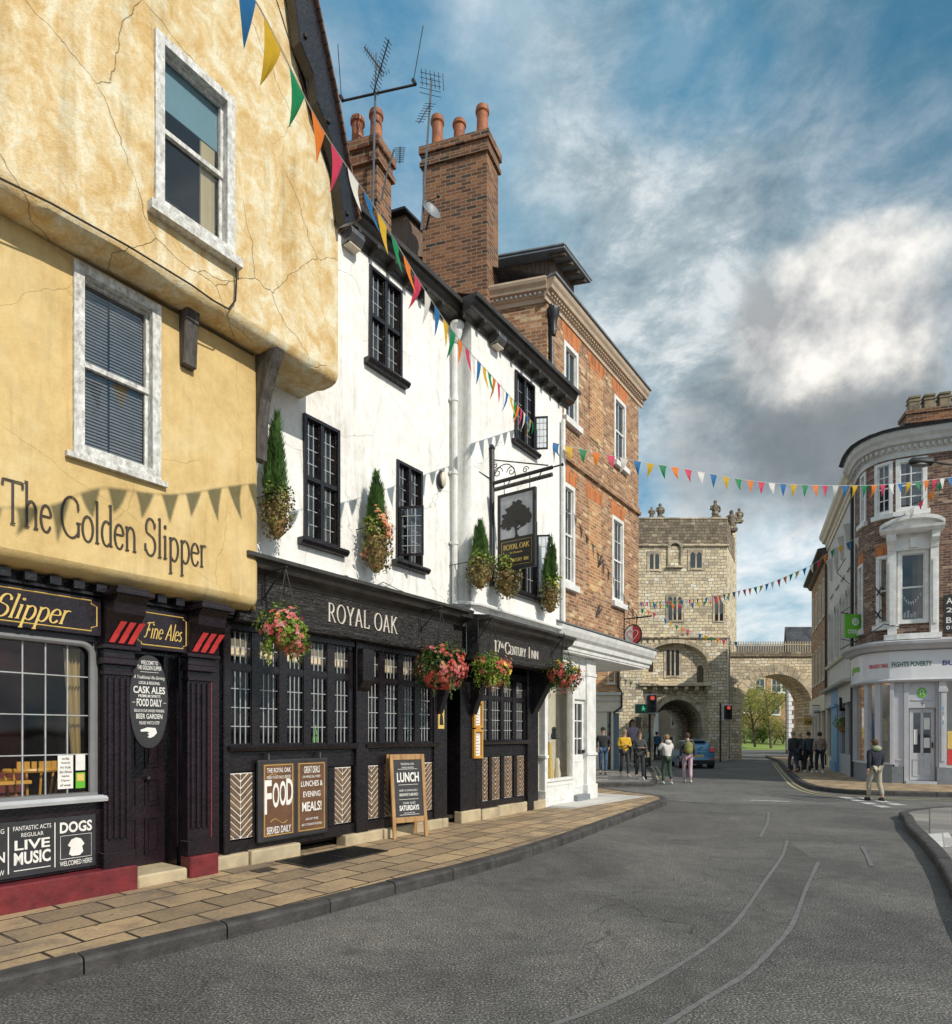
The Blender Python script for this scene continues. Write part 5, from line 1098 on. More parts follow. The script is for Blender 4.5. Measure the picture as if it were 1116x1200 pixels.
ms('ROYAL OAK',mz0+.385,.50,.085); b.text('Bar & Restaurant',lambda u,v,d:(sp_-.020-d,mc+u,mz0+.285+v),w=.24,h=.035); ms('17',mz0+.155,.05,.055)
def ms2(txt,cu,w,h): nib(b,txt,lambda u,v,d:(sp_-.019-d,mc+cu+u,mz0+.155+v),h,w,thick=.17,thin=.07,t=.003)
b=MB(LF); ms('ROYAL OAK',mz0+.385,.50,.085); b.text('Bar & Restaurant',lambda u,v,d:(sp_-.020-d,mc+u,mz0+.285+v),w=.24,h=.035); ms2('17',-.20,.05,.055); ms2('th',-.15,.035,.035); ms2('CENTURY',.0,.22,.055); ms2('INN',.19,.09,.055)
for y0,y1,z0,z1 in ((m0+.075,m1-.075,mz0+.075,mz0+.079),(m0+.075,m1-.075,mz0+.48,mz0+.484),(m0+.075,m0+.079,mz0+.079,mz0+.48),(m1-.079,m1-.075,mz0+.079,mz0+.48)): b.box(sp_-.0205,sp_-.018,y0,y1,z0,z1)
b.build('gold_lettering',M['gold'],sg,weld=False)
b=MB(LF); b.tube([(sp_-.10,BN+.15,5.74),(sp_-.10,BN+1.25,5.74)],.035,8); b.tube([(sp_-.10,BN+.4,5.74),(sp_,BN+.4,5.88)],.01,5); b.tube([(sp_-.1,BN+1.0,5.74),(sp_,BN+1.0,5.88)],.01,5)
for u in (m0+.12,m1-.12): b.tube([(sp_,u,mz1-.0),(sp_,u,5.88)],.008,5)
b.build('sign_lamp',M['oldoak'],sg)
# ---------------------------------------------------------------- boards at the foot of the white inn
q0=L(304,890,.12); q1=L(386,975,.12); a0,a1,za,zb=q0[0],q1[0],1.315,.345
mb_=thing('menu_board','wide brown double menu board reading food and great deals, on the white inn','menu board',LF((a0+a1)/2,.12,zb),RZ)
b=MB(LF); b.box(a0,a1,.05,.10,zb,za); b.build('board',M['board'],mb_,bev=.018,bseg=2)
mc=(a0+a1)/2; bw=(a1-a0)/2
for (x0,x1,txts) in ((a0+.06,mc-.02,[('THE ROYAL OAK',.07,.85,.055,.01),('FRESH FOOD DAILY SERVED',.155,.85,.035,0),('SERVED DAILY',.80,.86,.085,.01)]),(mc+.03,a1-.05,[('GREAT DEALS',.085,.62,.085,.01),('ON MEALS ALL WEEK !',.175,.72,.03,0),('LUNCHES &',.265,.85,.07,.01),('EVENING',.40,.68,.07,.01),('MEALS!',.56,.76,.12,.02),('AND EAT MORE',.72,.5,.028,0),('ASK AT THE BAR FOR DETAILS',.79,.8,.028,0)])):
    p=MB(LF); p.box(x0,x1,.10,.106,zb+.06,za-.05); pn=p.build('panel',M['brownboard'],mb_)
    t=MB(LF); g=MB(LF); cx_=(x0+x1)/2; w_=x1-x0
    for txt,dz,wf,h_,of in txts: tl(t,txt,cx_,za-.06-dz*.97+.0,.107,w_*wf*.9,h_,0,of)
    for z_ in (za-.065,zb+.075): g.box(x0+.02,x1-.02,.106,.108,z_-.003,z_+.003)
    g.box(x0+.02,x0+.026,.106,.108,zb+.075,za-.065); g.box(x1-.026,x1-.02,.106,.108,zb+.075,za-.065)
    if x0<mc-.1:
        nib(t,'ROO',lambda u,v,d:(cx_+u,.107+d,za-.45+v),.30,w_*.01) if 0 else None
        for k,(ch_,u0,wd,hh) in enumerate((('F',-.155,.10,.40),('O',-.045,.095,.30),('O',.055,.095,.30),('D',.155,.10,.32))): t.text(ch_,(lambda u0:lambda u,v,d:(cx_+u0+u,.107+d,za-.44+v+(u0+.155)*.15))(u0),w=wd,h=hh,thick=.002,off=.02)
        g.tube([(cx_-.12+.02*i,.108,zb+.235+.03*math.sin(i*PI/6)) for i in range(13)],.003,4); g.tube([(cx_-.15+.02*i,.108,za-.20+.03*math.sin(i*PI/7)) for i in range(15)],.003,4)
    t.build('lettering',M['signwhite'],pn,weld=False); g.build('gold_line',M['gold'],pn,weld=False)
b=MB(LF)
for x in (a0+.14,a1-.14): b.box(x-.008,x+.008,.0,.11,za-.0,za+.07)
b.build('hook',M['greymetal'],mb_)
# A-board
c0=G(475,980,.12); sa=invLF(c0.x,c0.y); A0=LF(sa[0],sa[1],.12); fa=RZ-.35
ab=thing('a_board','pine framed chalk a-board advertising lunch, standing on the pavement against the white inn','pavement sign',A0,fa)
def face_board(sgn,top=.10,bot=.30):
    H_=1.19
    def f(a,n,z): t=z/H_; return Vector((A0.x,A0.y,.12))+Vector((math.cos(fa),math.sin(fa),0))*a+Vector((math.sin(fa),-math.cos(fa),0))*(sgn*((bot/2)*(1-t)+(.03)*t)+n*sgn)+Vector((0,0,z))
    return f
for sgn in (1,-1):
    F_=face_board(sgn); b=MB(F_); w_=.285
    b.box(-w_,-w_+.055,0,.035,0,1.2); b.box(w_-.055,w_,0,.035,0,1.2); b.box(-w_+.055,w_-.055,0,.033,1.12,1.2); b.box(-w_+.055,w_-.055,0,.033,.22,.30)
    fr=b.build('frame',M['pine'],ab,bev=.006); b=MB(F_); b.box(-w_+.05,w_-.05,.005,.02,.29,1.13); b.build('board',M['board'],fr)
    if sgn==1:
        t=MB(F_)
        def ta(txt,z,w,h,of=0,sh=0): t.text(txt,lambda u,v,d:(u,.021+d,z+v),w=w,h=h,thick=.002,off=of,shear=sh)
        ta('THE ROYAL OAK',1.06,.22,.03); ta('AWARD WINNING',1.01,.2,.022); ta('LUNCH',.87,.36,.14,.03); ta('FROM 12 NOON DAILY',.68,.30,.028); ta('BREAKFAST & BRUNCH',.62,.30,.04,.01); ta('CASK ALES',.50,.2,.03); ta('SATURDAYS',.43,.32,.075,.03); ta('Served All Day',.355,.18,.025,0,.3)
        for z in (.985,.76,.55,.33): t.box(-.16,.16,.020,.0225,z,z+.005)
        t.build('lettering',M['signwhite'],fr,weld=False)
b=MB(lambda x,y,z:A0+Vector((x,y,z))); b.tube([(-.02,-.12,.6),(.02,.12,.6)],.006,4); b.build('stay',M['darkmetal'],ab)
# cellar grate and drain cover
gp=[invLF(*G(x,y,.12).xy) for x,y in ((313,1008),(382,995),(460,1008),(392,1021))]
b=MB(LF); lo=(min(p[0] for p in gp),max(p[0] for p in gp)); gs0,gs1,gn0,gn1=9.35,10.55,.22,.78
b.box(gs0-.03,gs1+.03,gn0-.03,gn0,.119,.132); b.box(gs0-.03,gs1+.03,gn1,gn1+.03,.119,.132); b.box(gs0-.03,gs0,gn0,gn1,.119,.132); b.box(gs1,gs1+.03,gn0,gn1,.119,.132); b.box((gs0+gs1)/2-.01,(gs0+gs1)/2+.01,gn0,gn1,.119,.131)
x=gs0+.02
while x<gs1: b.box(x,x+.008,gn0,gn1,.121,.1295); x+=.03
b.box(gs0,gs1,gn0,gn1,.1205,.1225)
o=b.build('cellar_grate',M['darkmetal']); tag(o,'dark ribbed cellar grate set in the pavement below the menu board','grate')
gp=invLF(*G(313,1020,.12).xy); gp=invLF(*G(309,1020,.12).xy); b=MB(LF); b.box(gp[0]-.12,gp[0]+.12,gp[1]-.09,gp[1]+.09,.119,.127); tag(b.build('drain_cover',M['darkmetal']),'small square dark drain cover in the pavement','drain cover')
# menu cases and lantern tile by the door
for y0,y1,lb in ((822,853,'upper yellow framed menu case on the dark post by the white inn door'),(855,889,'lower yellow framed menu case on the dark post by the white inn door')):
    p0=L(554,y1,.06);p1=L(564.5,y0,.06); t=thing('menu_case',lb,'menu case',LF((p0[0]+p1[0])/2,.06,p0[1]),RZ)
    b=MB(LF); w_=.045; b.box(p0[0],p0[0]+w_,.045,.10,p0[1],p1[1]); b.box(p1[0]-w_,p1[0],.045,.10,p0[1],p1[1]); b.box(p0[0]+w_,p1[0]-w_,.045,.10,p0[1],p0[1]+w_); b.prism([(p0[0]+w_,p1[1]-w_),(p1[0]-w_,p1[1]-w_),(p1[0]-w_,p1[1]),((p0[0]+p1[0])/2,p1[1]+.05),(p0[0]+w_,p1[1])],.045,.10); b.build('frame',M['yellowwood'],t,bev=.005)
    b=MB(LF); b.box(p0[0]+w_,p1[0]-w_,.045,.06,p0[1]+w_,p1[1]-w_); pg=b.build('menu_page',M['signwhite'],t); x=MB(LF)
    for i in range(7): z=p0[1]+w_+.03+i*(p1[1]-p0[1]-.12)/7; x.box(p0[0]+w_+.02,p1[0]-w_-.02-(i%3)*.02,.060,.062,z,z+.008)
    x.build('print',M['letterdark'],pg)
p0=L(513,854,.06);p1=L(519,828,.06); b=MB(LF); b.box(p0[0],p1[0]+.02,.06,.075,p0[1],p1[1]); o=b.build('wall_plaque',M['gold']); tag(o,'small yellow and blue plaque on the post left of the white inn door','plaque'); b=MB(LF); b.prism([(p0[0]+.03,p0[1]+.06),(p1[0]-.0,p0[1]+.06),(p1[0]-.02,p0[1]+.2),((p0[0]+p1[0])/2+.01,p0[1]+.28),(p0[0]+.04,p0[1]+.2)],.075,.078); b.build('emblem',M['tree_black'],o)
# ================================================================ chimneys, aerials
def pot(root,c,r,h,mt,name='chimney_pot'):
    b=MB(); b.lathe(c,[(r*.95,0),(r*1.0,.05),(r*.86,.12),(r*.78,h*.7),(r*.8,h*.82),(r*.98,h*.86),(r*1.0,h*.93),(r*.9,h*.95),(r*.9,h),(r*.7,h),(r*.65,h*.9)],14); b.build(name,M[mt],root)
def stack(K,u,v,lu,lv,z0,z1,label,pots,pr,ph,mt):
    K=Vector((*K,0)); u=Vector((*u,0)).normalized(); v=Vector((*v,0)).normalized()
    sp_=lambda a,c,z: K+u*a+v*c+Vector((0,0,z))
    t=thing('chimney',label,'chimney',sp_(lu/2,lv/2,z0),0)
    b=MB(sp_); b.box(0,lu,0,lv,z0,z1-.42); b.box(-.05,lu+.05,-.05,lv+.05,z1-.42,z1-.33); b.box(-.02,lu+.02,-.02,lv+.02,z1-.33,z1-.16); b.box(-.06,lu+.06,-.06,lv+.06,z1-.16,z1); b.build('stack',M['chimbrick'],t)
    for i,(f,h_,mm) in enumerate(pots): p=sp_(lu*f,lv/2,z1); pot(t,p,pr,h_,mm)
    return t
K1=AT(571,153,13.2); chb=stack((K1.x,K1.y),(-.96,.28),(.42,.91),1.42,.59,8.6,K1.z,'tall brick chimney with three terracotta pots above the white inn bay',[(.16,.78,'terracotta'),(.52,.62,'terracotta'),(.87,.84,'terracotta')],.15,.8,'chimbrick')
K2_=AT(442,160,10.5); stack((K2_.x,K2_.y),(-.96,.28),(.42,.91),.98,.43,8.6,K2_.z,'shorter brick chimney with three pots just behind the black bargeboard',[(.15,.62,'terracotta'),(.5,.60,'terracotta'),(.88,.60,'terracotta')],.125,.7,'chimbrick')
def yagi(b,base,d,up,length,n,w):
    base=Vector(base); d=Vector(d).normalized(); up=Vector(up).normalized(); s_=d.cross(up).normalized()
    b.tube([tuple(base),tuple(base+d*length)],.010,5)
    for i in range(n): p=base+d*length*(i+.5)/n; ww=w*(1-.3*i/n); b.tube([tuple(p-s_*ww/2),tuple(p+s_*ww/2)],.006,4)
# aerial mast with cross arm
Y=10.4; m0_=AT(437,240,Y); m1_=AT(441,62,Y); t=thing('tv_aerial','rooftop aerial mast with a long cross arm and two whips above the shorter chimney','aerial',m0_)
b=MB(); b.tube([tuple(m0_),tuple(AT(440,105,Y))],.018,6); b.tube([tuple(AT(440,105,Y)),tuple(m1_)],.013,6); b.build('mast',M['greymetal'],t)
b=MB(); b.tube([tuple(AT(402,118,Y)),tuple(AT(487,99,Y))],.018,6); b.build('cross_arm',M['darkmetal'],t)
for (a,c,d,e) in ((402,118,396,52),(487,99,496,30)): b=MB(); b.tube([tuple(AT(a,c,Y)),tuple(AT(a-3,c-6,Y))],.03,6); b.tube([tuple(AT(a-2,c-6,Y)),tuple(AT(d,e,Y))],.007,5); b.build('whip_antenna',M['darkmetal'],t)
b=MB(); pA=AT(438,108,Y); dA=AT(456,46,Y-.5)-pA; yagi(b,pA,dA,(0,-1,.2),dA.length,14,.26); b.build('yagi_antenna',M['darkmetal'],t)
b=MB(); pA=AT(448,84,Y); dA=AT(427,55,Y-.3)-pA; yagi(b,pA,dA,(0,-1,.2),dA.length,9,.22); b.build('yagi_antenna',M['darkmetal'],t)
b=MB(); 
for k in range(4): p=AT(446+k*3,86-k*1.5,Y); b.tube([tuple(p),tuple(p+Vector((.03,-.1,-.16)))],.007,4)
b.build('reflector',M['darkmetal'],t)
Y=13.; m0_=AT(494,270,Y-.2); t=thing('tv_aerial','rooftop aerial on a pale mast left of the tall chimney','aerial',m0_)
b=MB(); b.tube([tuple(m0_),tuple(AT(506,92,Y-.2))],.022,6); b.build('mast',M['greymetal'],t)
b=MB(); pA=AT(518,84,Y); 
for k in range(6): 
    p=AT(494+k*5,80+k*1.2,Y-.2); b.tube([tuple(p),tuple(p+Vector((.02,0,-.34)))],.007,4)
for k in range(5): b.tube([tuple(AT(492,84+k*6,Y-.2)),tuple(AT(517,90+k*6,Y-.2))],.006,4)
b.build('grid_antenna',M['darkmetal'],t)
b=MB(); pA=AT(505,120,Y-.2); dA=AT(491,144,Y-1)-pA; yagi(b,pA,dA,(0,-1,.3),dA.length,8,.22); b.build('yagi_antenna',M['darkmetal'],t)
t=thing('tv_aerial','small aerial on a bent pole beside the shorter chimney','aerial',AT(447,235,10.3)); b=MB(); b.tube([tuple(AT(447,235,10.3)),tuple(AT(453,205,10.2)),tuple(AT(462,175,10.1))],.014,6); b.build('mast',M['greymetal'],t)
b=MB(); pA=AT(469,172,10.1); yagi(b,pA,(0.02,-.3,-1),(0,-1,.2),.36,8,.17); b.build('yagi_antenna',M['darkmetal'],t)
# dish
c=AT(505,247,12.9); t=thing('satellite_dish','grey satellite dish low on the tall chimney','satellite dish',c); dn_=Vector((.55,-.75,.35)).normalized(); u=dn_.orthogonal().normalized(); v=dn_.cross(u)
b=MB(lambda x,y,z:c+u*x+v*y+dn_*z); b.lathe((0,0,0),[(.01,-.05),(.10,-.035),(.17,.0),(.21,.03),(.205,.035),(.16,.008),(.01,-.04)],18); b.build('dish',M['leadroof'],t)
b=MB(); b.tube([tuple(c-dn_*.04),tuple(c-dn_*.2+Vector((0,0,-.2)))],.02,6); b.tube([tuple(c+v*-.19),tuple(c+dn_*.28)],.008,5); q=c+dn_*.3; b.sph(tuple(q),.035,.035,.035,8,6); b.build('arm',M['darkmetal'],t)
# small dormer behind the eaves
c=AT(474,245,14.6); u=Vector((-.94,.34,0)); v=Vector((.58,.815,0)); sp_=lambda a,d,z:c+u*a+v*d+Vector((0,0,z))
t=thing('dormer','small dark timber clad roof dormer between the two chimneys','dormer',sp_(0,0,-1)); b=MB(sp_); b.box(.08,.9,.15,2.2,-2.4,0); b.build('wall',M['pine2'],t); b=MB(sp_); b.box(-.02,1.1,-.02,2.4,0,.07); b.build('roof',M['darkmetal'],t,bev=.01)
# ================================================================ THE BRICK TOWNHOUSE
BR=thing('townhouse','three storey brown brick townhouse with white sash windows and a white shopfront','house',LF(19,-.3,.1),RZ)
bs0,bs1=16.18,21.27
cn=LF(bs0,0,0)
rows=[(16.93,17.62,8.47,10.14),(19.63,20.38,8.47,10.14),(16.78,17.46,4.88,7.08),(19.50,20.24,4.93,7.08)]
b=MB(LF); b.wall(bs0,bs1,4.0,10.7,0,rows,.14); b.face([(bs1,0,3.4),(bs1,-6,3.4),(bs1,-6,10.7),(bs1,0,10.7)])
b.build('wall',M['brownbrick'],BR)
# skew end wall seen above the white roof
EW=lambda a,n,z: Vector((cn.x,cn.y,0))+Vector((-.965,.26,0))*a+Vector((-.26,-.965,0))*n+Vector((0,0,z))
b=MB(EW); b.face([(0,0,7.5),(6,0,7.5),(6,0,10.7),(0,0,10.7)]); b.build('end_wall',M['brownbrick'],BR)
CPR=[(0,10.52),(.03,10.52),(.04,10.60),(.08,10.62),(.09,10.69),(.17,10.71),(.19,10.77),(.23,10.82),(.25,10.87),(.25,10.91),(0,10.93)]
b=MB(LF); b.prof(CPR,bs0-.12,bs1+.2); b.build('cornice',M['buff'],BR)
b=MB(LF); x=bs0
while x<bs1: b.box(x,x+.05,.09,.13,10.645,10.685); x+=.1
b.build('dentils',M['buff'],BR)
b=MB(EW); b.prof(CPR,-.02,5.5); b.build('cornice',M['buff'],BR); b=MB(EW); x=.1
while x<4.5: b.box(x,x+.05,.09,.13,10.645,10.685); x+=.1
b.build('dentils',M['signwhite'],BR)
b=MB(LF); b.box(bs0-.14,bs1+.22,-.1,.29,10.92,10.96); b.build('gutter',M['leadroof'],BR)
b=MB(LF); b.face([(bs0-.1,.2,10.94),(bs1+.2,.2,10.94),(bs1+.2,-3,12.2),(bs0-1,-3,12.2)]);  b.build('roof',M['slate'],BR,weld=False)
for (a0,a1,z0,z1) in rows: glazed(BR,LF,a0,a1,z0,z1,0,M['whitepaint'],nx=2 if z0>8 else 3,nz=2 if z0>8 else 4,sash=True,fw=.09,bar=.018,proud=.01,depth=.14,sillh=.13,sillp=.10,glass='dglass')
# rubbed brick flat arches, blind panels
for (a0,a1,z0,z1) in rows+[(18.20,18.95,8.47,10.12),(18.1,18.85,4.93,7.06)]: b=MB(LF); b.prism([(a0-.0,z1+.005),(a1+.0,z1+.005),(a1+.14,z1+.36),(a0-.14,z1+.36)],0,.006); b.build('flat_arch',M['orangebrick'],BR)
for (a0,a1,z0,z1) in ((18.22,18.93,8.5,10.13),(18.12,18.83,4.96,7.07)): b=MB(LF); b.box(a0,a1,0,.012,z0,z1); b.build('blind_panel',M['buffbrick'],BR)
b=MB(LF); b.prof([(0,7.52),(.07,7.54),(.07,7.62),(.03,7.64),(.03,7.72),(0,7.74)],bs0,bs1+.02); b.build('string_course',M['brownbrick'],BR)
b=MB(LF); s_=16.50; 
b=MB(LF); b.tube([(bs0+.10,.06,10.5),(bs0+.10,.06,8.6)],.05,8); b.lathe((bs0+.10,.10,9.85),[(.05,0),(.07,.1),(.06,.14),(.09,.35),(.13,.45),(.13,.55),(.10,.56)],10); b.build('downpipe',M['darkmetal'],BR)
for x,y in ((822,456),(818,650)):
    s_,z_=L(480+x/3.986,540+y/4.29,.0); 
for s_,z_ in ((18.75,5.75),(18.65,4.55)): b=MB(LF); b.tube([(s_-.12,.04,z_-.16),(s_+.05,.04,z_+.14)],.022,5); b.tube([(s_-.05,.05,z_-.1),(s_+.12,.05,z_+.05)],.018,5); b.build('tie_iron',M['darkmetal'],BR)
# roof lantern
c=AT(661,286,14.9); v=Vector((SA,CA,0)); u=Vector((-.97,.24,0)); sp_=lambda a,d,z:c+u*a+v*d+Vector((0,0,z))
t=thing('roof_lantern','timber boarded roof lantern with an overhanging flat roof above the brick townhouse','dormer',sp_(.5,.5,-2)); b=MB(sp_); b.box(-.02,2.4,0,1.5,0,.05); b.box(-.0,2.4,.03,1.47,-.06,0); b.build('roof',M['leadroof'],t,bev=.01)
b=MB(sp_); b.box(.42,2.3,.35,1.45,-2.2,-.06); x=.42
while x<2.3: b.box(x,x+.09,.33,.35,-2.2,-.06); x+=.105
b.build('boarding',M['pine2'] if 'pine2' in M else M['bark'],t)
for k in range(4): b=MB(sp_); b.box(.05,.42,.15+k*.36,.22+k*.36,-.14,-.06); b.build('rafter',M['bark'],t)
# ---- white shopfront
b=MB(LF); s0=16.02
b.prof([(-.15,3.40),(.22,3.40),(.23,3.48),(.28,3.50),(.30,3.60),(.36,3.66),(.41,3.76),(.43,3.84),(-.02,3.98)],s0+.05,21.5); b.prof([(-1.9,3.36),(.20,3.36),(.20,3.395),(-1.9,3.395)],s0+.05,21.3)
o=b.build('shop_fascia',M['whitepaint'],BR)
b=MB(LF); b.prof([(.0,3.99),(.45,3.85),(.46,3.88),(.0,4.04)],s0,21.55); b.build('lead_flashing',M['leadroof'],o)
b=MB(LF)
def col_(a0,a1,n0,n1):
    b.box(a0,a1,n0,n1,.12,3.34); b.box(a0-.03,a1+.03,n0-.0,n1+.03,.12,.45); b.box(a0-.02,a1+.02,n0,n1+.02,2.95,3.02); b.box(a0-.03,a1+.03,n0,n1+.03,1.12,1.18)
col_(18.05,18.52,-.10,.02); b.build('column',M['whitepaint'],BR,bev=.006); b=MB(LF); col_(16.02,16.10,-.1,.05); b.build('column',M['whitepaint'],BR,bev=.006)
b=MB(LF); a0,a1=16.12,17.36; b.box(a0,a1,-.1,.0,.12,.62); b.box(a0,a1,-.1,.03,.62,.68); b.box(a0+.07,a1-.07,0,.012,.2,.24); b.box(a0+.07,a1-.07,0,.012,.52,.56)
b.box(a0,a0+.07,-.08,.02,.68,3.34); b.box(a1-.05,a1,-.08,.02,.68,3.34); b.box(a0+.07,a1-.05,-.08,.02,3.0,3.34); w=b.build('shop_window',M['whitepaint'],BR,bev=.004)
p=MB(LF); p.box(a0+.07,a1-.05,-.04,-.035,.68,3.0); p.build('pane',M['glass'],w)
b=MB(LF); b.box(16.0,18.04,-.47,-.43,.1,3.4); b.box(16.0,16.03,-2.2,-.1,.1,3.4); b.box(16.03,18.0,-2.15,-.1,.55,.6); b.build('interior',M['cream'],BR)
# goods in the shop window
for i,(ss,zz,hh,mt) in enumerate(((16.4,.62,.5,'signwhite'),(16.7,.62,.8,'gold'),(17.05,.62,.45,'cream'),(16.5,1.5,.35,'blueshop'),(16.9,1.5,.25,'darkmetal'))):
    b=MB(LF); b.box(ss-.1,ss+.1,-.36,-.12,zz,zz+.02); b.lathe((ss,-.22,zz+.02),[(.07,0),(.08,hh*.2),(.05,hh*.6),(.06,hh*.8),(.03,hh)],8); tag(b.build('vase',M[mt]),['white vase low in the white shop window','tall yellow vase in the white shop window','cream vase nearest the door in the white shop window','blue pot on the upper shelf of the white shop window','dark pot on the upper shelf of the white shop window'][i],'vase')
# recessed glazed door
b=MB(LF); b.box(17.36,17.45,-.15,.0,.12,3.40); b.box(17.45,18.06,-.15,-.03,2.4,3.40); b.build('door_frame',M['whitepaint'],BR)
d=MB(LF); x0,x1=17.45,18.06; d.box(x0,x0+.08,-.14,-.08,.25,2.4); d.box(x1-.08,x1,-.14,-.08,.25,2.4); d.box(x0+.08,x1-.08,-.14,-.08,.25,1.15); d.box(x0+.08,x1-.08,-.14,-.08,2.3,2.4)
for z in (1.5,1.9): d.box(x0+.08,x1-.08,-.13,-.09,z,z+.025)
d.box((x0+x1)/2-.012,(x0+x1)/2+.012,-.13,-.09,1.15,2.3); d.box(x0+.12,x1-.12,-.08,-.07,.4,.43); d.box(x0+.12,x1-.12,-.08,-.07,.98,1.01)
o=d.build('door',M['whitepaint'],BR); p=MB(LF); p.box(x0+.08,x1-.08,-.117,-.113,1.15,2.3); p.build('pane',M['dglass'],o); p=MB(LF); p.box(x1-.10,x1-.03,-.08,-.03,1.18,1.25); p.build('handle',M['darkmetal'],o)
b=MB(LF); b.box(17.40,18.04,-.14,.10,.12,.25); b.build('door_step',M['leadroof'],BR)
# rear wall of the covered corner
b=MB(LF); b.wall(18.0,19.2,.1,3.4,-1.0,[],.1); b.face([(19.2,-1.0,.1),(21.3,-2.4,.1),(21.3,-2.4,3.4),(19.2,-1.0,3.4)]); b.build('side_wall',M['whitepaint'],BR)
# round heart sign
sh=20.25; c_n,c_z=.50,4.20
k=(742-CX)/FOC
t=thing('shop_sign','round white shop sign with a half white half red heart, on an iron bracket','sign',LF(sh,.5,4.0),RZ)
hn=(k*sh*CA-FC-sh*SA)/(CA+k*SA); Yh=sh*CA-hn*SA; hzc=CH+(HY-744)/FOC*Yh; hr=11.0/FOC*Yh
def disc(b,r,d0,d1,a0=0,a1=360,n=32): b_=[(hn+r*math.cos(math.radians(a)),hzc+r*1.12*math.sin(math.radians(a))) for a in [a0+(a1-a0)*i/n for i in range(n+(0 if a1-a0==360 else 1))]]; b.prof([(p,q) for p,q in b_],sh-d0,sh-d1)
b=MB(LF); disc(b,hr,.02,-.02); b.build('rim',M['darkmetal'],t); b=MB(LF); disc(b,hr*.88,.024,.019,90,270); b.build('white_half',M['signwhite'],t); b=MB(LF); disc(b,hr*.88,.0245,.019,-90,90); b.build('red_half',M['redpaint2'] if 'redpaint2' in M else M['brightred'],t)
def heart(side): 
    o=[]
    for i in range(17):
        a=PI*i/16; x=16*math.sin(a)**3; y=13*math.cos(a)-5*math.cos(2*a)-2*math.cos(3*a)-math.cos(4*a); o.append((side*x/17*hr*.62,y/17*hr*.66))
    return o
for side,mt in ((-1,'brightred'),(1,'signwhite')):
    h_=heart(side); b=MB(LF); b.tube([(sh-.026,hn+x,hzc+y) for x,y in h_],.008,4); b.build('heart_outline',M[mt],t)
b=MB(LF); b.tube([(sh,0,hzc+hr*1.12+.16),(sh,hn+hr+.25,hzc+hr*1.12+.16)],.018,6); b.tube([(sh,.01,hzc+hr+.55),(sh,.01,hzc+hr-.1)],.016,6); b.tube([(sh,.0,hzc+hr*1.12+.5),(sh,.15,hzc+hr*1.12+.42),(sh,.3,hzc+hr*1.12+.18)],.010,5)
for o_ in (-.1,.1): b.tube([(sh,hn+o_,hzc+hr),(sh,hn+o_,hzc+hr*1.12+.16)],.008,4)
b.build('bracket',M['darkmetal'],t)
# ================================================================ building beyond the side passage (left)
F2=lambda a,n,z:Vector((a,27.-n,z))
xb=lambda x,Y=27.:(x-CX)/FOC*Y
NB=thing('shop_building','small cream shop with orange brick above, between the white shopfront and stone gate','shop',Vector((5.,28,.1)))
b=MB(F2); b.box(2.0,xb(727),-5,0,3.3,6.5); b.build('upper_wall',M['orangebrick2'] if 'orangebrick2' in M else M['buffbrick'],NB)
b=MB(F2); b.box(2.0,xb(729.5),-5,.05,2.55,3.3); b.box(2.0,xb(712),-5,.0,.1,2.55); b.box(xb(716.5),xb(719),-.3,.03,.1,2.55); b.build('shopfront',M['cream'],NB,bev=.01)
b=MB(F2); b.box(2.0,xb(730),-.1,.16,3.25,3.36); b.box(2,xb(729),-.1,.1,3.0,3.05); b.build('cornice',M['stucco'],NB)
b=MB(F2); b.box(xb(712),xb(716.5),-.25,-.2,.1,2.5); b.build('shop_window',M['dglass'],NB)
b=MB(F2); b.box(xb(719),xb(726.5),-.2,-.12,.1,2.5); 
for i in range(5): b.box(xb(719)+.03+i*.055,xb(719)+.04+i*.055,-.12,-.11,.2,2.4)
b.build('door',M['greyblue'] if 'greyblue' in M else M['blueshop'],NB)
b=MB(F2); b.tube([(xb(724),.12,4.2),(xb(724),.12,3.6),(xb(728),.14,3.35),(xb(728),.14,2.75),(xb(719),.1,2.5)],.04,6); b.build('downpipe',M['darkmetal'],NB)
glazed(NB,F2,xb(712),xb(721),3.75,4.6,0.,M['cream'],nx=2,nz=2,fw=.05,sillp=.05)
# ================================================================ THE STONE GATE TOWER
TY=39.; TFr=lambda a,n,z:Vector((a,TY-n,z))
TW=thing('gate_tower','tall medieval limestone gate tower with an arched carriageway and stone figures on the parapet','tower',Vector((12.5,41,0)))
TL,TRt=8.2,15.30
def archpts(c,r,zs,zt,n=18,a0=180,a1=0): return [(c+r*math.cos(math.radians(a0+(a1-a0)*i/n)),zs+(zt-zs)*math.sin(math.radians(a0+(a1-a0)*i/n))) for i in range(n+1)]
BC,BRd,BZs,BZt=12.16,1.98,5.75,7.15
big=archpts(BC,BRd,BZs,BZt)
b=MB(TFr)
b.face([(a,0,z) for a,z in [(TL,0),(BC-BRd,0)]+big+[(BC+BRd,0),(TRt,0),(TRt,13.05),(TL,13.05)]])
rp=[(BC-BRd,0)]+big+[(BC+BRd,0)]
for (a,z),(c,d) in zip(rp,rp[1:]): b.face([(a,0,z),(c,0,d),(c,-.4,d),(a,-.4,z)])
GC,GRd,GZs,GZt=12.42,1.50,2.05,3.72
ga=archpts(GC,GRd,GZs,GZt)
b.face([(a,-.4,z) for a,z in [(BC-BRd-.02,0),(GC-GRd,0)]+ga+[(GC+GRd,0),(BC+BRd+.02,0),(BC+BRd+.02,7.3),(BC-BRd-.02,7.3)]])
SK=lambda q: q*.32   # the passage runs back at an angle
gp=[(GC-GRd,0)]+ga+[(GC+GRd,0)]
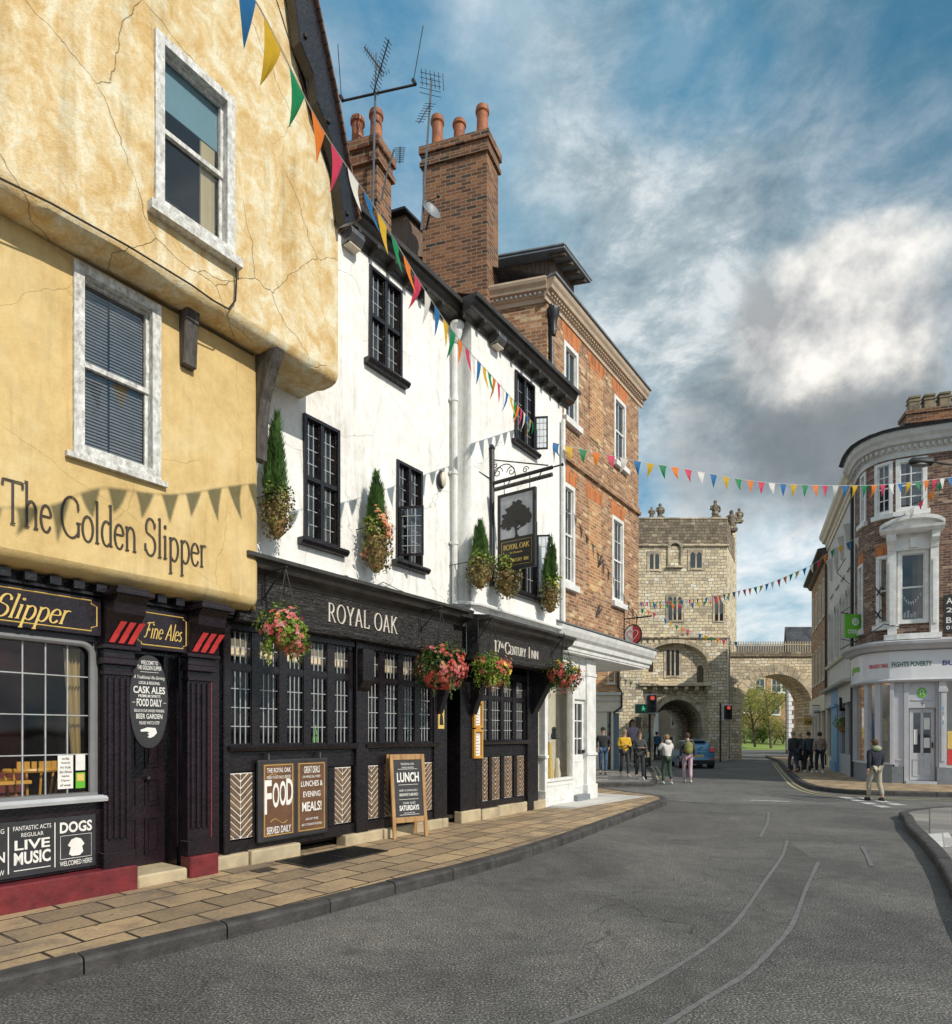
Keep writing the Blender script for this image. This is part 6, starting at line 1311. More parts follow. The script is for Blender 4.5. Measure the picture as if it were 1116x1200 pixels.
for (a,z),(c,d) in zip(gp,gp[1:]): b.face([(a,-.4,z),(c,-.4,d),(c+.36*3,-9.5,d),(a+.36*3,-9.5,z)])
# flank and back
B_=Vector((TRt,0)); Cx,Cy=17.35,-3.9
b.face([(TRt,0,0),(Cx,Cy,0),(Cx,Cy,13.05),(TRt,0,13.05)])
b.face([(Cx,Cy,0),(Cx,-9.5,0),(Cx,-9.5,13.05),(Cx,Cy,13.05)]); b.face([(TL,0,0),(TL,-9.5,0),(TL,-9.5,13.05),(TL,0,13.05)])
g2=[(a+1.08,z) for a,z in gp]; b.face([(a,-9.5,z) for a,z in [(TL,0)]+g2+[(Cx,0),(Cx,13.05),(TL,13.05)]])
b.face([(TL,0,13),(TRt,0,13),(Cx,Cy,13),(Cx,-9.5,13),(TL,-9.5,13)])
b.build('wall',M['stone'],TW)
b=MB(TFr); pt=14.72
b.slab([(TL,-.0),(TRt,-.0),(Cx,Cy),(Cx-.35,Cy+.1),(TRt-.25,-.4),(TL,-.4)],13.05,pt); b.build('parapet',M['stonedark'],TW)
b=MB(TFr); b.slab([(TL,.03),(TRt+.03,.03),(TRt+.03,-.45),(TL,-.45)],pt,pt+.08); b.build('coping',M['ashlar'],TW)
b=MB(TFr)
for z in (12.98,): b.prof([(0,z),(.12,z+.06),(.14,z+.12),(0,z+.2)],TL,11.75); b.prof([(0,z),(.12,z+.06),(.14,z+.12),(0,z+.2)],12.48,TRt+.1)
b.prof([(0,7.40),(.10,7.44),(.12,7.52),(0,7.58)],TL,TRt+.1)
b.build('string_course',M['ashlar'],TW)
def ring(b,c,r0,r1,zs,zt,dz,n0,n1,n=15,a0=180,a1=0,jit=0):
    "separate voussoirs"
    for i in range(n):
        A0=math.radians(a0+(a1-a0)*(i+.03)/n); A1=math.radians(a0+(a1-a0)*(i+.97)/n); h0=zt-zs; h1=h0+dz; q=R.uniform(-jit,jit)
        P=lambda r,h,a:(c+r*math.cos(a),zs+h*math.sin(a)); m=(A0+A1)/2
        b.prism([P(r0,h0,A0),P(r0,h0,m),P(r0,h0,A1),P(r1,h1,A1),P(r1,h1,m),P(r1,h1,A0)],n0,n1+q)
b=MB(TFr); ring(b,BC,BRd,BRd+.24,BZs,BZt,.24,-.1,.05,17); b.build('arch_ring',M['ashlar'],TW)
b=MB(TFr); ring(b,GC,GRd,GRd+.34,GZs,GZt,.30,-.5,-.34,15,jit=.01); ring(b,GC,GRd+.34,GRd+.50,GZs,GZt+.3,.14,-.45,-.28,15)
for x in (GC-GRd-.34,GC+GRd): 
    for i in range(7): b.box(x,x+.34,-.5,-.345,.0+i*.293,.285+i*.293)
b.build('gate_arch',M['ashlar'],TW)
# inner, smaller arch inside the passage
b=MB(TFr); c2=GC+.36*3*(4.5/9.5)+.05; ip=archpts(c2,1.12,1.9,3.25); b.face([(a,-4.6,z) for a,z in [(c2-2,0),(c2-1.12,0)]+ip+[(c2+1.12,0),(c2+2,0),(c2+2,4.),(c2-2,4.)]]); b.build('inner_arch',M['stone'],TW)
# ledge with corbels and balcony door
b=MB(TFr); b.box(9.9,14.35,-.42,.20,4.52,4.66); b.box(9.95,14.3,-.42,.12,4.66,4.74); b.build('ledge',M['ashlar'],TW,bev=.02)
for i in range(7): 
    b=MB(TFr); x=10.15+i*.64; b.prof([(-.42,4.18),(-.1,4.18),(.1,4.35),(.1,4.52),(-.42,4.52)],x,x+.22); b.build('corbel',M['ashlar'],TW,bev=.02)
def lancets(x0,x1,z0,z1,k,n,sur=.16,mid=None):
    b=MB(TFr); w=(x1-x0)/k; b.box(x0-sur,x0,n-.05,n+.035,z0-sur,z1+sur); b.box(x1,x1+sur,n-.05,n+.035,z0-sur,z1+sur); b.box(x0,x1,n-.05,n+.03,z1+.0,z1+sur); b.box(x0,x1,n-.05,n+.05,z0-sur*.7,z0)
    for i in range(1,k): b.box(x0+w*i-.045,x0+w*i+.045,n-.05,n+.03,z0,z1)
    g=MB(TFr)
    for i in range(k):
        a0=x0+w*i+(.045 if i else 0); a1=x0+w*(i+1)-(.045 if i<k-1 else 0); c=(a0+a1)/2; r=(a1-a0)/2
        g.box(a0,a1,n-.03,n+.006,z0,z1)
        for sgn in (-1,1): # spandrels that make the pointed heads
            b.prism([(c+sgn*r,z1),(c,z1),(c+sgn*r*.5,z1-r*.35),(c+sgn*r*.85,z1-r*.8),(c+sgn*r,z1-r*1.3)],n+.006,n+.028)
    o=b.build('window',M['ashlar'],TW); g.build('pane',M['dglass'],o)
lancets(10.58,11.15,11.65,12.6,2,0); lancets(13.05,13.75,11.72,12.70,2,0); lancets(11.72,12.52,8.55,9.98,3,0); lancets(11.72,12.50,5.2,6.82,3,-.4); 
lancets(14.55,15.05,8.5,9.95,2,0,.12)
b=MB(TFr); ring(b,12.12,.30,.48,12.95,13.2,.18,-.02,.12,7); b.box(11.66,11.80,-.02,.10,11.9,12.95); b.box(12.44,12.58,-.02,.10,11.9,12.95); b.box(11.6,12.6,0,.18,11.72,11.84); b.build('niche',M['ashlar'],TW,bev=.01)
b=MB(TFr); b.prism([(13.6,4.75),(14.0,4.75),(14.0,5.6)]+[(13.8+.2*math.cos(t),5.6+.25*math.sin(t)) for t in [PI*i/8 for i in range(9)]]+[(13.6,5.6)],-.42,-.385); b.build('balcony_door',M['bark'],TW)
b=MB(TFr); b.box(10.63,10.9,-.42,-.385,5.45,6.05); b.build('slit_window',M['room'],TW)
b=MB(TFr); b.box(9.72,10.05,0.,.04,1.95,2.65); b.build('plaque',M['bark'],TW)
# rear turret pier and stone figures
b=MB(TFr); b.slab([(16.55,-3.3),(17.35,-3.9),(17.75,-4.6),(17.0,-5.1),(16.3,-4.2)],0,15.9); b.build('turret',M['stone'],TW)
def figure(X,Yn,z,h,seed):
    r=random.Random(seed); b=MB(TFr); b.sm=True; pr=[(.24,0),(.25,.1),(.17,.14),(.20,.3),(.17,.42),(.22,.62),(.20,.74),(.08,.79),(.10,.86),(.11,.93),(.06,1.0)]
    b.lathe((X,Yn,z),[(q*h*.95*r.uniform(.85,1.15),y*h) for q,y in pr],9,1.,.8); b.tube([(X-.2*h,Yn,z+.7*h),(X-.26*h,Yn+.05,z+.5*h),(X-.1*h,Yn+.18*h,z+.48*h)],.06*h,6); b.tube([(X+.2*h,Yn,z+.7*h),(X+.25*h,Yn+.05,z+.52*h),(X+.18*h,Yn+.1,z+.36*h)],.06*h,6)
    b.box(X-.22*h,X+.22*h,Yn-.2*h,Yn+.2*h,z-.03,z+.12*h); b.build('stone_figure',M['stonedark'],TW)
for x,y0,y1,dn,sd_ in ((763.8,608,594,-.2,1),(773.8,608,590,-.2,2),(838.5,607,586.5,-.2,3)):
    z0=CH+(HY-y0)/FOC*(TY+.2); z1=CH+(HY-y1)/FOC*(TY+.2); figure((x-CX)/FOC*(TY+.2),-.2,pt+.06,z1-pt-.06,sd_)
figure((857.5-CX)/FOC*41,-2.,14.6,1.35,4); figure((866.5-CX)/FOC*43.2,-4.2,15.9,.95,5)
# lichen buttress drain on the front corner
b=MB(TFr); b.tube([(15.42,.05,7.6),(15.42,.05,.1)],.05,6); b.build('downpipe',M['leadroof'],TW)
# ---------------------------------------------------------------- side wall with the wide arch
AWf=lambda a,n,z:Vector((a,40.-n,z))
AW=thing('arched_wall','limestone town wall with a wide road arch, right of the gate tower','wall',Vector((19,40.5,0)))
xc=(911-CX)/FOC*40; r_=2.22; zs_,zt_=3.1,5.35; ar_=archpts(xc,r_,zs_,zt_,24)
xl,xr=15.6,23.5
b=MB(AWf); ft=[(xl,0),(xc-r_,0)]+ar_+[(xc+r_,0),(xr,0),(xr,6.45),(xl,6.45)]
b.prism(ft,-2.2,0); b.build('wall',M['stone'],AW)
b=MB(AWf); ring(b,xc,r_,r_+.62,zs_,zt_,.62,-.3,.05,19,jit=.01); 
b.build('arch_ring',M['ashlar'],AW)
b=MB(AWf); b.box(xl,xr,-2.2,.12,6.45,6.56); b.build('ledge',M['stonedark'],AW); b=MB(AWf); b.box(xl,xr,-.4,0,6.56,6.75); b.build('parapet',M['stonedark'],AW)
b=MB(AWf); x=16.0
while x<xr: b.box(x,x+.05,-.2,-.15,6.75,7.42); x+=.155
b.box(xl,xr,-.21,-.14,7.2,7.26); b.build('railing',M['sandstone'],AW)
# ================================================================ RIGHT-HAND STREET
RP=Path([(26.5,54.),(15.95,29.0),(12.95,21.9),(12.55,20.95),(12.38,20.35),(12.42,19.88),(12.66,19.56),(13.05,19.35),(18.5,17.2)])
tR=lambda x,n=0:RP.tx(x,n)
tpipe=tR(1002.5); tst=tR(970.5); tbr=tR(951)
OX=thing('corner_shop','rounded corner charity shop of dark brick with grey shopfront and white cornice','shop',Vector((14.5,21,.1)))
tend=RP.t[-1]-.4
def W2(x0,x1,y0,y1): a,b_=tR(x0),tR(x1); z=lambda y:RP.tz((x0+x1)/2,y)[1]; return (a,b_,z(y1),z(y0))
big2=W2(1050,1083,538,601); u1=W2(1009,1015.5,583,646); u2=W2(1027,1034,566,628)
f1_=W2(1053,1086,652,745); l1=W2(1006.5,1013,687,762); l2=W2(1027,1036,670,755)
big2=(big2[0],big2[0]+.80,8.35,9.95); f1_=(RP.tx(1052),RP.tx(1088),4.95,7.15)
l1=(l1[0],l1[0]+.55,4.95,7.1); l2=(l2[0],l2[0]+.55,4.95,7.1); u1=(u1[0],u1[0]+.5,8.35,9.95); u2=(u2[0]-.05,u2[0]+.45,8.35,9.95)
b=MB(RP,True); b.wall(tpipe,tend,4.3,10.3,0,[big2,u1,u2,f1_,l1,l2],.14); b.build('wall',M['oxbrick'],OX)
CP2=[(0,10.0),(.05,10.0),(.06,10.16),(.10,10.18),(.12,10.32),(.22,10.36),(.26,10.46),(.33,10.54),(.36,10.64),(.36,10.70),(0,10.74)]
b=MB(RP,True); b.prof(CP2,tpipe-.0,tend+.3); b.build('cornice',M['palewhite'],OX)
b=MB(RP,True); x=tpipe+.05
while x<tend: b.box(x,x+.07,.12,.18,10.20,10.31); x+=.15
b.build('dentils',M['stucco'],OX)
b=MB(RP,True); b.prof([(0,10.70),(.39,10.70),(.39,10.75),(0,10.80)],tpipe,tend+.3); b.build('gutter',M['leadroof'],OX)
b=MB(RP,True); b.prof([(.5,10.76),(-2.2,11.15),(-2.2,11.05),(.4,10.70)],tpipe,tend+.3); b.build('roof',M['slate'],OX)
for i,w in enumerate((big2,u1,u2,l1,l2)): glazed(OX,RP,*w,0,M['whitepaint'],nx=2,nz=4 if i<3 else 2,sash=True,fw=.09 if i else .11,bar=.03,proud=.03,depth=.12,sillh=.14,sillp=.12,glass='glasst' if i==0 else 'dglass',curtain='net' if i==0 else None,cv=True)
# pedimented first floor window
ww=glazed(OX,RP,*f1_,0,M['whitepaint'],nx=1,nz=2,sash=True,fw=.10,proud=.05,depth=.12,sill=False,glass='glasst',curtain=None,cv=True)
b=MB(RP,True); a0,a1,z0,z1=f1_; am=(a0+a1)/2; hw=(a1-a0)/2
for s_ in (-1,1):
    x0=am+s_*(hw+.02); x1=am+s_*(hw+.22); b.box(x0,x1,0,.22,4.6,7.15); b.box(x0+s_*.05,x1-s_*.05,.22,.25,4.9,6.8); b.prof([(0,7.15),(.24,7.15),(.28,7.3),(.38,7.42),(.40,7.62),(0,7.62)],min(x0,x1),max(x0,x1))
b.box(am-hw-.05,am+hw+.05,.0,.14,7.15,7.62); b.box(am-.1,am+.1,.14,.2,7.2,7.5); b.box(am-hw-.28,am+hw+.28,-.02,.30,4.45,4.62)
b.prof([(0,7.62),(.42,7.62),(.50,7.70),(.52,7.78),(0,7.80)],am-hw-.32,am+hw+.32)
k=14
for i in range(k):
    u=-1+2*i/k; v=-1+2*(i+1)/k; z=lambda q:7.80+.30*math.sqrt(max(0,1-q*q*.92))
    x0,x1=am+u*(hw+.32),am+v*(hw+.32); b.face([(x0,.50,z(u)),(x1,.50,z(v)),(x1,-.02,z(v)),(x0,-.02,z(u))]); b.face([(x0,.50,z(u)-.11),(x1,.50,z(v)-.11),(x1,.50,z(v)),(x0,.50,z(u))]); b.face([(x0,.34,7.8),(x1,.34,7.8),(x1,.34,z(v)),(x0,.34,z(u))]); b.face([(x0,.50,z(u)-.11),(x1,.50,z(v)-.11),(x1,.34,z(v)-.11),(x0,.34,z(u)-.11)])
for s_ in (-1,1): b.prism([(am+s_*hw,7.15),(am+s_*hw,6.80),(am+s_*hw*.9,6.93),(am+s_*hw*.7,7.03),(am+s_*hw*.4,7.10),(am,7.13),(am,7.15)],-.06,.03)
b.build('window_surround',M['whitepaint'],OX)
b=MB(RP); x=(a0+a1)/2
for i in range(9): u=a0+.12+i*(a1-a0-.24)/9; zz=5.9-.25*math.sin(PI*i/8); b.face([(u,-.25,zz),(u+.05,-.25,zz),(u+.025,-.25,zz-.13)])
for i in range(6): b.box(a0+.14+i*.09,a0+.20+i*.09,-.5,-.46,5.2,5.2+.12+.05*(i%3))
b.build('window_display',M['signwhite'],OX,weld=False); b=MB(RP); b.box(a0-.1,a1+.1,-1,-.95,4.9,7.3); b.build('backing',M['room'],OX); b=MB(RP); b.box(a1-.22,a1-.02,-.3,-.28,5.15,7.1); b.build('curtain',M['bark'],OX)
for (w_) in (l1,l2): b=MB(RP,True); b.box(w_[0]-.03,w_[1]+.03,0,.012,w_[3],w_[3]+.34); b.build('arch_brick',M['orangebrick'],OX)
# shopfront
b=MB(RP,True)
b.prof([(-.1,4.10),(.28,4.16),(.34,4.24),(.44,4.30),(.46,4.38),(.1,4.48),(-.1,4.48)],tpipe,tend+.2); b.prof([(-.1,3.18),(.16,3.18),(.2,3.24),(.14,3.30),(-.1,3.30)],tpipe,tend+.2)
b.build('shop_cornice',M['greyshop'],OX)
b=MB(RP,True); b.box(tpipe+.02,tend,-.1,.14,3.30,4.12); sb_=b.build('fascia_sign',M['shopsign'],OX)
td0,td1=tR(1066),tR(1096.5); tp1=tR(1108); tq=tR(1045.5)
b=MB(RP,True); b.box(tpipe,tq,-.15,.06,.12,.68); b.box(tq,td0-.16,-.25,.02,.12,.62); b.box(td1,tp1+.0,-.12,.12,.12,.62); b.box(tp1,tend,-.1,.06,.12,.6); b.build('stall_riser',M['leadroof'],OX)
b=MB(RP,True); b.box(tpipe,tq,-.12,.09,.68,.74); b.box(tpipe,tpipe+.1,-.1,.08,.74,3.2)
b.box(tq-.05,tq+.05,-.1,.1,.68,3.2); b.box(tq+.05,td0-.12,-.2,-.02,.62,3.2); b.box(tq+.10,td0-.2,-.02,.0,.8,.85); b.box(tq+.10,td0-.2,-.02,.0,2.9,2.95)
b.box(td0-.14,td0-.02,-.2,.02,.12,3.2); b.box(td1+.0,td1+.05,-.2,.02,.12,3.2); b.box(td0-.02,td1,-.2,-.02,2.40,3.2); b.box(td0+.05,td1-.05,-.02,.0,2.62,2.66); b.box(td0+.05,td1-.05,-.02,.0,3.06,3.10)
b.box(td1+.05,tp1,-.12,.10,.62,3.2); b.box(td1+.10,tp1-.05,.10,.13,.8,2.85); b.box(td1+.03,tp1+.02,.1,.15,2.86,2.98); b.box(tp1,tend,-.1,.07,.6,.68)
o=b.build('shopfront_frame',M['greyshop'],OX,bev=.004)
b=MB(RP,True); b.box(tpipe+.1,tq-.05,-.05,-.045,.74,3.2); b.box(tp1,tend,-.05,-.045,.68,3.2); b.build('pane',M['glass'],o)
for xp in (1017,1030): t_=tR(xp); b=MB(RP,True); b.box(t_-.07,t_+.07,-.08,.07,.74,3.2); b.build('mullion',M['greyshop'],o)
dl,dr=td0+.02,td1-.03
b=MB(RP,True); b.box(dl,dr,-.14,-.09,.22,.95); b.box(dl,dl+.09,-.14,-.09,.95,2.38); b.box(dr-.09,dr,-.14,-.09,.95,2.38); b.box((dl+dr)/2-.035,(dl+dr)/2+.035,-.14,-.09,.95,2.38); b.box(dl+.09,dr-.09,-.14,-.09,2.26,2.38); b.box(dl+.09,dr-.09,-.14,-.09,.95,1.04)
for (p,q) in ((dl+.08,(dl+dr)/2-.04),((dl+dr)/2+.04,dr-.08)): b.box(p,q,-.09,-.075,.34,.36); b.box(p,q,-.09,-.075,.84,.86); b.box(p,p+.02,-.09,-.075,.36,.84); b.box(q-.02,q,-.09,-.075,.36,.84)
do=b.build('door',M['greyshop'],OX); b=MB(RP,True); b.box(dl+.09,dr-.09,-.12,-.115,1.04,2.26); b.build('pane',M['dglass'],do)
b=MB(RP,True); b.box(dr-.07,dr-.03,-.09,-.05,1.2,1.36); b.build('handle',M['darkmetal'],do)
b=MB(RP,True); b.box(dl+.11,dl+.2,-.114,-.110,1.3,1.75); b.box((dl+dr)/2+.05,dr-.11,-.114,-.110,1.75,2.1); b.box((dl+dr)/2+.05,dr-.11,-.114,-.110,1.2,1.5); b.build('notice',M['signwhite'],do)
b=MB(RP,True); b.box(td0-.1,td1+.05,-.3,.12,.12,.2); b.build('door_step',M['palegrey'],OX)
def rtext(b,txt,tc,z,w,h,n,of=0.,sh=0): b.text(txt,lambda u,v,d:(tc+u,n+d,z+v),w=w,h=h,thick=.006,off=of,shear=sh)
b=MB(RP); c=(tR(1047)+tR(1092))/2; rtext(b,'FIGHTS POVERTY',(tR(1046)+tR(1091))/2,3.72,tR(1091)-tR(1046),.145,.141,.02); b.build('lettering',M['darkgreen'] if 'darkgreen' in M else M['lv_dark'],sb_,weld=False)
b=MB(RP); rtext(b,'FIGHTS POVERTY',(tR(1091)+tR(1046))/2,3.72,.01,.01,.13) if 0 else None
rtext(b,'BUILDS HOPE',tR(1103)+.75,3.72,1.5,.145,.141,.02); b.build('lettering',M['navy'] if 'navy' in M else M['blueshop'],sb_,weld=False)
b=MB(RP); rtext(b,'YOUR GOOD THINGS',(tR(1022)+tR(1043))/2,3.70,(tR(1043)-tR(1022))*.92,.12,.141,.015); b.build('lettering',M['brightred'],sb_,weld=False)
b=MB(RP); rtext(b,'give',(tR(1004.5)+tR(1013))/2,3.68,(tR(1013)-tR(1004.5)),.30,.141,.06); b.build('lettering',M['green'],sb_,weld=False)
# green roundel and number over the door
b=MB(RP); cc=(td0+td1)/2-.02; b.prism([(cc+.115*math.cos(t),2.86+.155*math.sin(t)) for t in [2*PI*i/24 for i in range(24)]],-.02,-.008); o=b.build('emblem',M['green'],OX); b=MB(RP)
b.tube([(cc+.05*math.cos(t),-.006,2.88+.06*math.sin(t)) for t in [2*PI*i/14-PI/2+.5 for i in range(13)]],.010,4); b.tube([(cc-.05,-.006,2.79),(cc+.0,-.006,2.86),(cc+.05,-.006,2.79)],.010,4); b.build('mark',M['signwhite'],o)
b=MB(RP); rtext(b,'7',cc+.02,2.51,.045,.09,-.018,.02); b.build('door_number',M['letterdark'],OX,weld=False)
for i in range(4): b=MB(RP); b.box(td1+.13,tp1-.08,.131,.134,1.9+i*.14,2.0+i*.14); b.build('sticker',[M['blueshop'],M['signwhite'],M['teal'],M['blueshop']][i],OX)
b=MB(RP); b.box(tp1+.05,tp1+.5,-.04,-.035,.7,1.15); b.build('window_poster',M['brightred'],OX); b=MB(RP); b.box(tp1+.05,tp1+.5,-.04,-.035,1.17,1.7); b.build('window_poster',M['gold'],OX)
b=MB(); wp=[(14.1,23.2),(13.75,21.4),(13.7,20.5),(14.4,20.05),(18.6,18.4)]
for (x0,y0),(x1,y1) in zip(wp,wp[1:]): b.face([(x0,y0,.1),(x1,y1,.1),(x1,y1,3.25),(x0,y0,3.25)])
b.face([(13.1,21.9,.66),(14.1,23.2,.66),(13.7,20.5,.66),(12.75,20.2,.66)]); b.build('interior',M['stucco'],OX,weld=False)
for i,(xp,c_) in enumerate(((1008,(.5,.1,.08)),(1022,(.08,.2,.35)),(1036,(.6,.5,.3)))):
    mp_=((13.25,21.5),(13.1,20.95),(13.0,20.45))[i]; b=MB(); b.sm=True; b.lathe((mp_[0],mp_[1],.68),[(.14,0),(.02,.03),(.02,.7),(.16,.72),(.12,.95),(.17,1.2),(.13,1.36),(.04,1.42),(.04,1.5),(.07,1.55),(.06,1.66),(.02,1.7)],12,1.,.6); o=b.build('mannequin',cloth(c_)); tag(o,['mannequin in red nearest the downpipe in the corner shop window','mannequin in blue, middle one in the corner shop window','mannequin in beige nearest the door in the corner shop window'][i],'mannequin')
b=MB(RP); b.tube([(tpipe-.03,.09,10.0),(tpipe-.03,.09,.15)],.055,8); b.build('downpipe',M['plum2'] if 'plum2' in M else M['darkmetal'],OX)
b=MB(RP); b.tube([(tpipe+.1,.46,4.5),(tR(1025),.46,4.6),(tR(1040),.3,4.95),(tR(1060),.16,4.8)],.015,5); b.tube([(tpipe-.9,.05,6.9),(tpipe+.4,.6,7.05),(tpipe+1.2,.5,7.3)],.012,5); b.build('cable',M['rubber'],OX)
for xx,zz in ((1031,6.0),(1030,5.3)): t_=tR(xx); b=MB(RP); b.tube([(t_-.1,.04,zz+.15),(t_+.08,.04,zz-.12)],.02,5); b.tube([(t_+.08,.05,zz+.15),(t_-.05,.05,zz-.1)],.02,5); b.build('tie_iron',M['darkmetal'],OX)
# chimney stack with a row of pots
K=AT(1063,503,20.6); sp2=frame(K.x,K.y,-.30); t=thing('chimney','sooty buff brick chimney with a row of square pots above the corner shop','chimney',Vector((K.x+1.2,K.y+.4,10.8)))
zt2=CH+(HY-482)/FOC*20.6; b=MB(sp2); b.box(0,3.6,0,.7,9.5,zt2-.1); b.box(-.06,3.6,-.06,.76,zt2-.42,zt2-.32); b.box(-.04,3.6,-.04,.74,zt2-.1,zt2+.02); b.build('stack',M['chimbrick'],t)
for i in range(8): b=MB(sp2); x=.14+i*.42; b.box(x,x+.30,.2,.5,zt2+.02,zt2+.40); b.box(x-.02,x+.32,.18,.52,zt2+.38,zt2+.44); b.box(x+.02,x+.28,.22,.48,zt2+.44,zt2+.50); b.box(x-.01,x+.31,.19,.51,zt2+.5,zt2+.56); b.build('chimney_pot',M['buffpot'],t)
b=MB(sp2); b.face([(.9,-.05,zt2-.75),(3.4,-.05,zt2-.75),(3.4,-.05,zt2-.05)]); b.build('roof_slope',M['slate'],t,weld=False)
# hanging green sign
Ys=RP(tpipe,0,0).y; pc=AT(1002,733,20.9); t=thing('shop_sign','square green hanging sign reading OXFAM in white on the corner shop','sign',Vector((pc.x,pc.y,4.9)))
w2_=12.1/FOC*20.9; z0=CH+(HY-747.5)/FOC*20.9; z1=CH+(HY-720)/FOC*20.9; SF=lambda a,n,z:Vector((pc.x+a,pc.y-n,z))
b=MB(SF); b.box(-w2_,w2_,-.04,.04,z0,z1); b.build('panel',M['green'],t,bev=.005)
b=MB(SF); zc=z0+(z1-z0)*.68; b.prism([(.11*math.cos(q),zc+.13*math.sin(q)) for q in [2*PI*i/20 for i in range(20)]],.04,.046); b.text('OXFAM',lambda u,v,d:(u,.041+d,z0+.20+v),w=.50,h=.14,off=.02); b.build('lettering',M['signwhite'],t,weld=False)
b=MB(SF); b.tube([(.055*math.cos(q),.049,zc+.02+.055*math.sin(q)) for q in [2*PI*i/12 for i in range(13)]],.010,4); b.tube([(-.05,.049,zc-.07),(0,.049,zc-.02),(.05,.049,zc-.07)],.010,4); b.build('mark',M['green'],t)
pw=RP(tpipe+.2,0,z1+.08); b=MB(); b.tube([tuple(SF(-w2_-.1,0,z1+.06)),tuple(pw)],.018,5); b.tube([tuple(SF(-w2_-.1,0,z0-.04)),tuple(RP(tpipe+.2,0,z0-.04))],.012,5); b.tube([tuple(SF(-w2_-.1,0,z1+.06)),tuple(RP(tpipe+.25,0,z1+.5))],.010,5); b.build('bracket',M['darkmetal'],t)
# black board sign at the right edge
t0_=tR(1105.5); b=MB(RP); b.box(t0_,t0_+1.0,.02,.07,4.62,5.72); t=tag(b.build('wall_sign',M['tree_black']),'black wall sign with white lettering at the right edge above the fascia','sign')
b=MB(RP)
for tx,z,w_,h_ in (('AZ',5.55,.30,.18),('21',5.28,.26,.14),('BAR',4.98,.48,.17),('01904',4.76,.5,.11)): b.text(tx,(lambda z:lambda u,v,d:(t0_+.06+u,.071+d,z+v))(z),w=w_,h=h_,align='l',off=.01,thick=.004)
b.build('lettering',M['signwhite'],t,weld=False)
# street lamp bracket
p0=AT(1066,541,17.5); p1=AT(1094,541,17.5); t=thing('street_lamp','dark horizontal street lamp head on an arm from the corner shop wall','street lamp',p0); ux=(p1-p0)
b=MB(); b.tube([tuple(p0),tuple(p0+ux*.12),tuple(p0+ux*.9),tuple(p1)],[.05,.11,.12,.06],10); b.build('lamp_head',M['darkmetal'],t)
b=MB(); c=p0+ux*.45+Vector((0,0,-.09)); b.sph(tuple(c),.26,.10,.07,10,6); b.build('lens',M['greymetal'],t)
b=MB(); b.tube([tuple(p1),tuple(AT(1110,544,17.7)),tuple(AT(1140,546,18.2))],.03,6); b.build('arm',M['darkmetal'],t)
# ---------------------------------------------------------------- stucco terrace
ST=thing('terrace_building','cream stucco building with tall narrow arched windows next to the corner shop','building',Vector((15.5,26,.1)))
b=MB(RP,True); 
sw=[]
for x0,x1,y0,y1 in ((974.5,978,725,673),(981,985,722,664),(987.5,991.5,715,655),(994.5,998.5,708,646)):
    a0=tR(x0);a1=tR(x1); sw.append((a0,a0+.55,4.7,6.55))
su=[(w[0],w[1],8.0,9.5) for w in sw]
b.wall(tst,tpipe,3.4,10.0,0,sw+su[0:0],.12); b.build('wall',M['stucco'],ST)
b=MB(RP,True); b.prof([(a,z-.12) for a,z in CP2],tst,tpipe-.0); b.prof([(0,4.5),(.1,4.5),(.14,4.6),(0,4.65)],tst,tpipe); b.build('cornice',M['cream'],ST)
b=MB(RP,True); b.prof([(.34,10.62),(-2.2,11.0),(-2.2,10.9),(.3,10.56)],tst,tpipe); b.build('roof',M['slate'],ST)
for w in sw: 
    glazed(ST,RP,*w,0,M['whitepaint'],nx=1,nz=2,sash=True,fw=.07,proud=.02,depth=.1,sillh=.1,sillp=.08,cv=True)
    am=(w[0]+w[1])/2; b=MB(RP); 
    for s_ in (-1,1): b.box(am+s_*.29,am+s_*.40,0,.09,4.6,6.6)
    ring(b,am,.29,.42,6.55,6.8,.14,-.0,.11,7); b.build('window_surround',M['stucco'],ST)
    b=MB(RP); b.box(am-.45,am+.45,0,.06,7.5,7.58); b.prof([(0,8.2),(.1,8.3),(.16,8.9),(.22,9.1),(0,9.15)],am-.09,am+.09); b.build('ornament',M['stucco'],ST)
# shopfronts below: glazed white one, then blue one
ta,tb_=tR(985),tR(978)
b=MB(RP,True); b.box(tst,tpipe,-.1,.10,2.75,3.4); b.prof([(-.1,3.4),(.34,3.42),(.38,3.5),(-.1,3.58)],tst,tpipe); b.build('shop_fascia',M['stucco'],ST)
b=MB(RP,True); b.box(ta,tpipe,-.1,.04,.12,.78); b.box(ta,ta+.14,-.1,.06,.78,2.75); b.box(tpipe-.16,tpipe,-.1,.06,.78,2.75); m=(ta+tpipe)/2; b.box(m-.05,m+.05,-.1,.05,.78,2.75); b.box(ta+.14,tpipe-.16,-.1,.05,.78,.86)
o=b.build('shopfront_frame',M['palegrey'],ST); b=MB(RP,True); b.box(ta+.1,tpipe-.1,-.05,-.045,.86,2.75); b.build('pane',M['dglass'],o)
b=MB(RP,True); b.box(tb_,ta,-.1,.12,.12,3.4); b.box(tb_-.02,ta+.02,-.1,.18,.12,.5); b.box(tb_-.04,ta+.04,-.1,.2,2.7,2.8); b.build('blue_pilaster',M['blueshop'],ST)
b=MB(RP,True); b.box(tst,tb_,-.3,-.05,.12,2.75); b.build('shop_window',M['dglass'],ST); b=MB(RP,True); b.box(tst,tst+.2,-.1,.06,.12,2.75); b.box(tst,tb_,-.1,.03,.12,.6); b.build('shopfront_frame',M['cream'],ST)
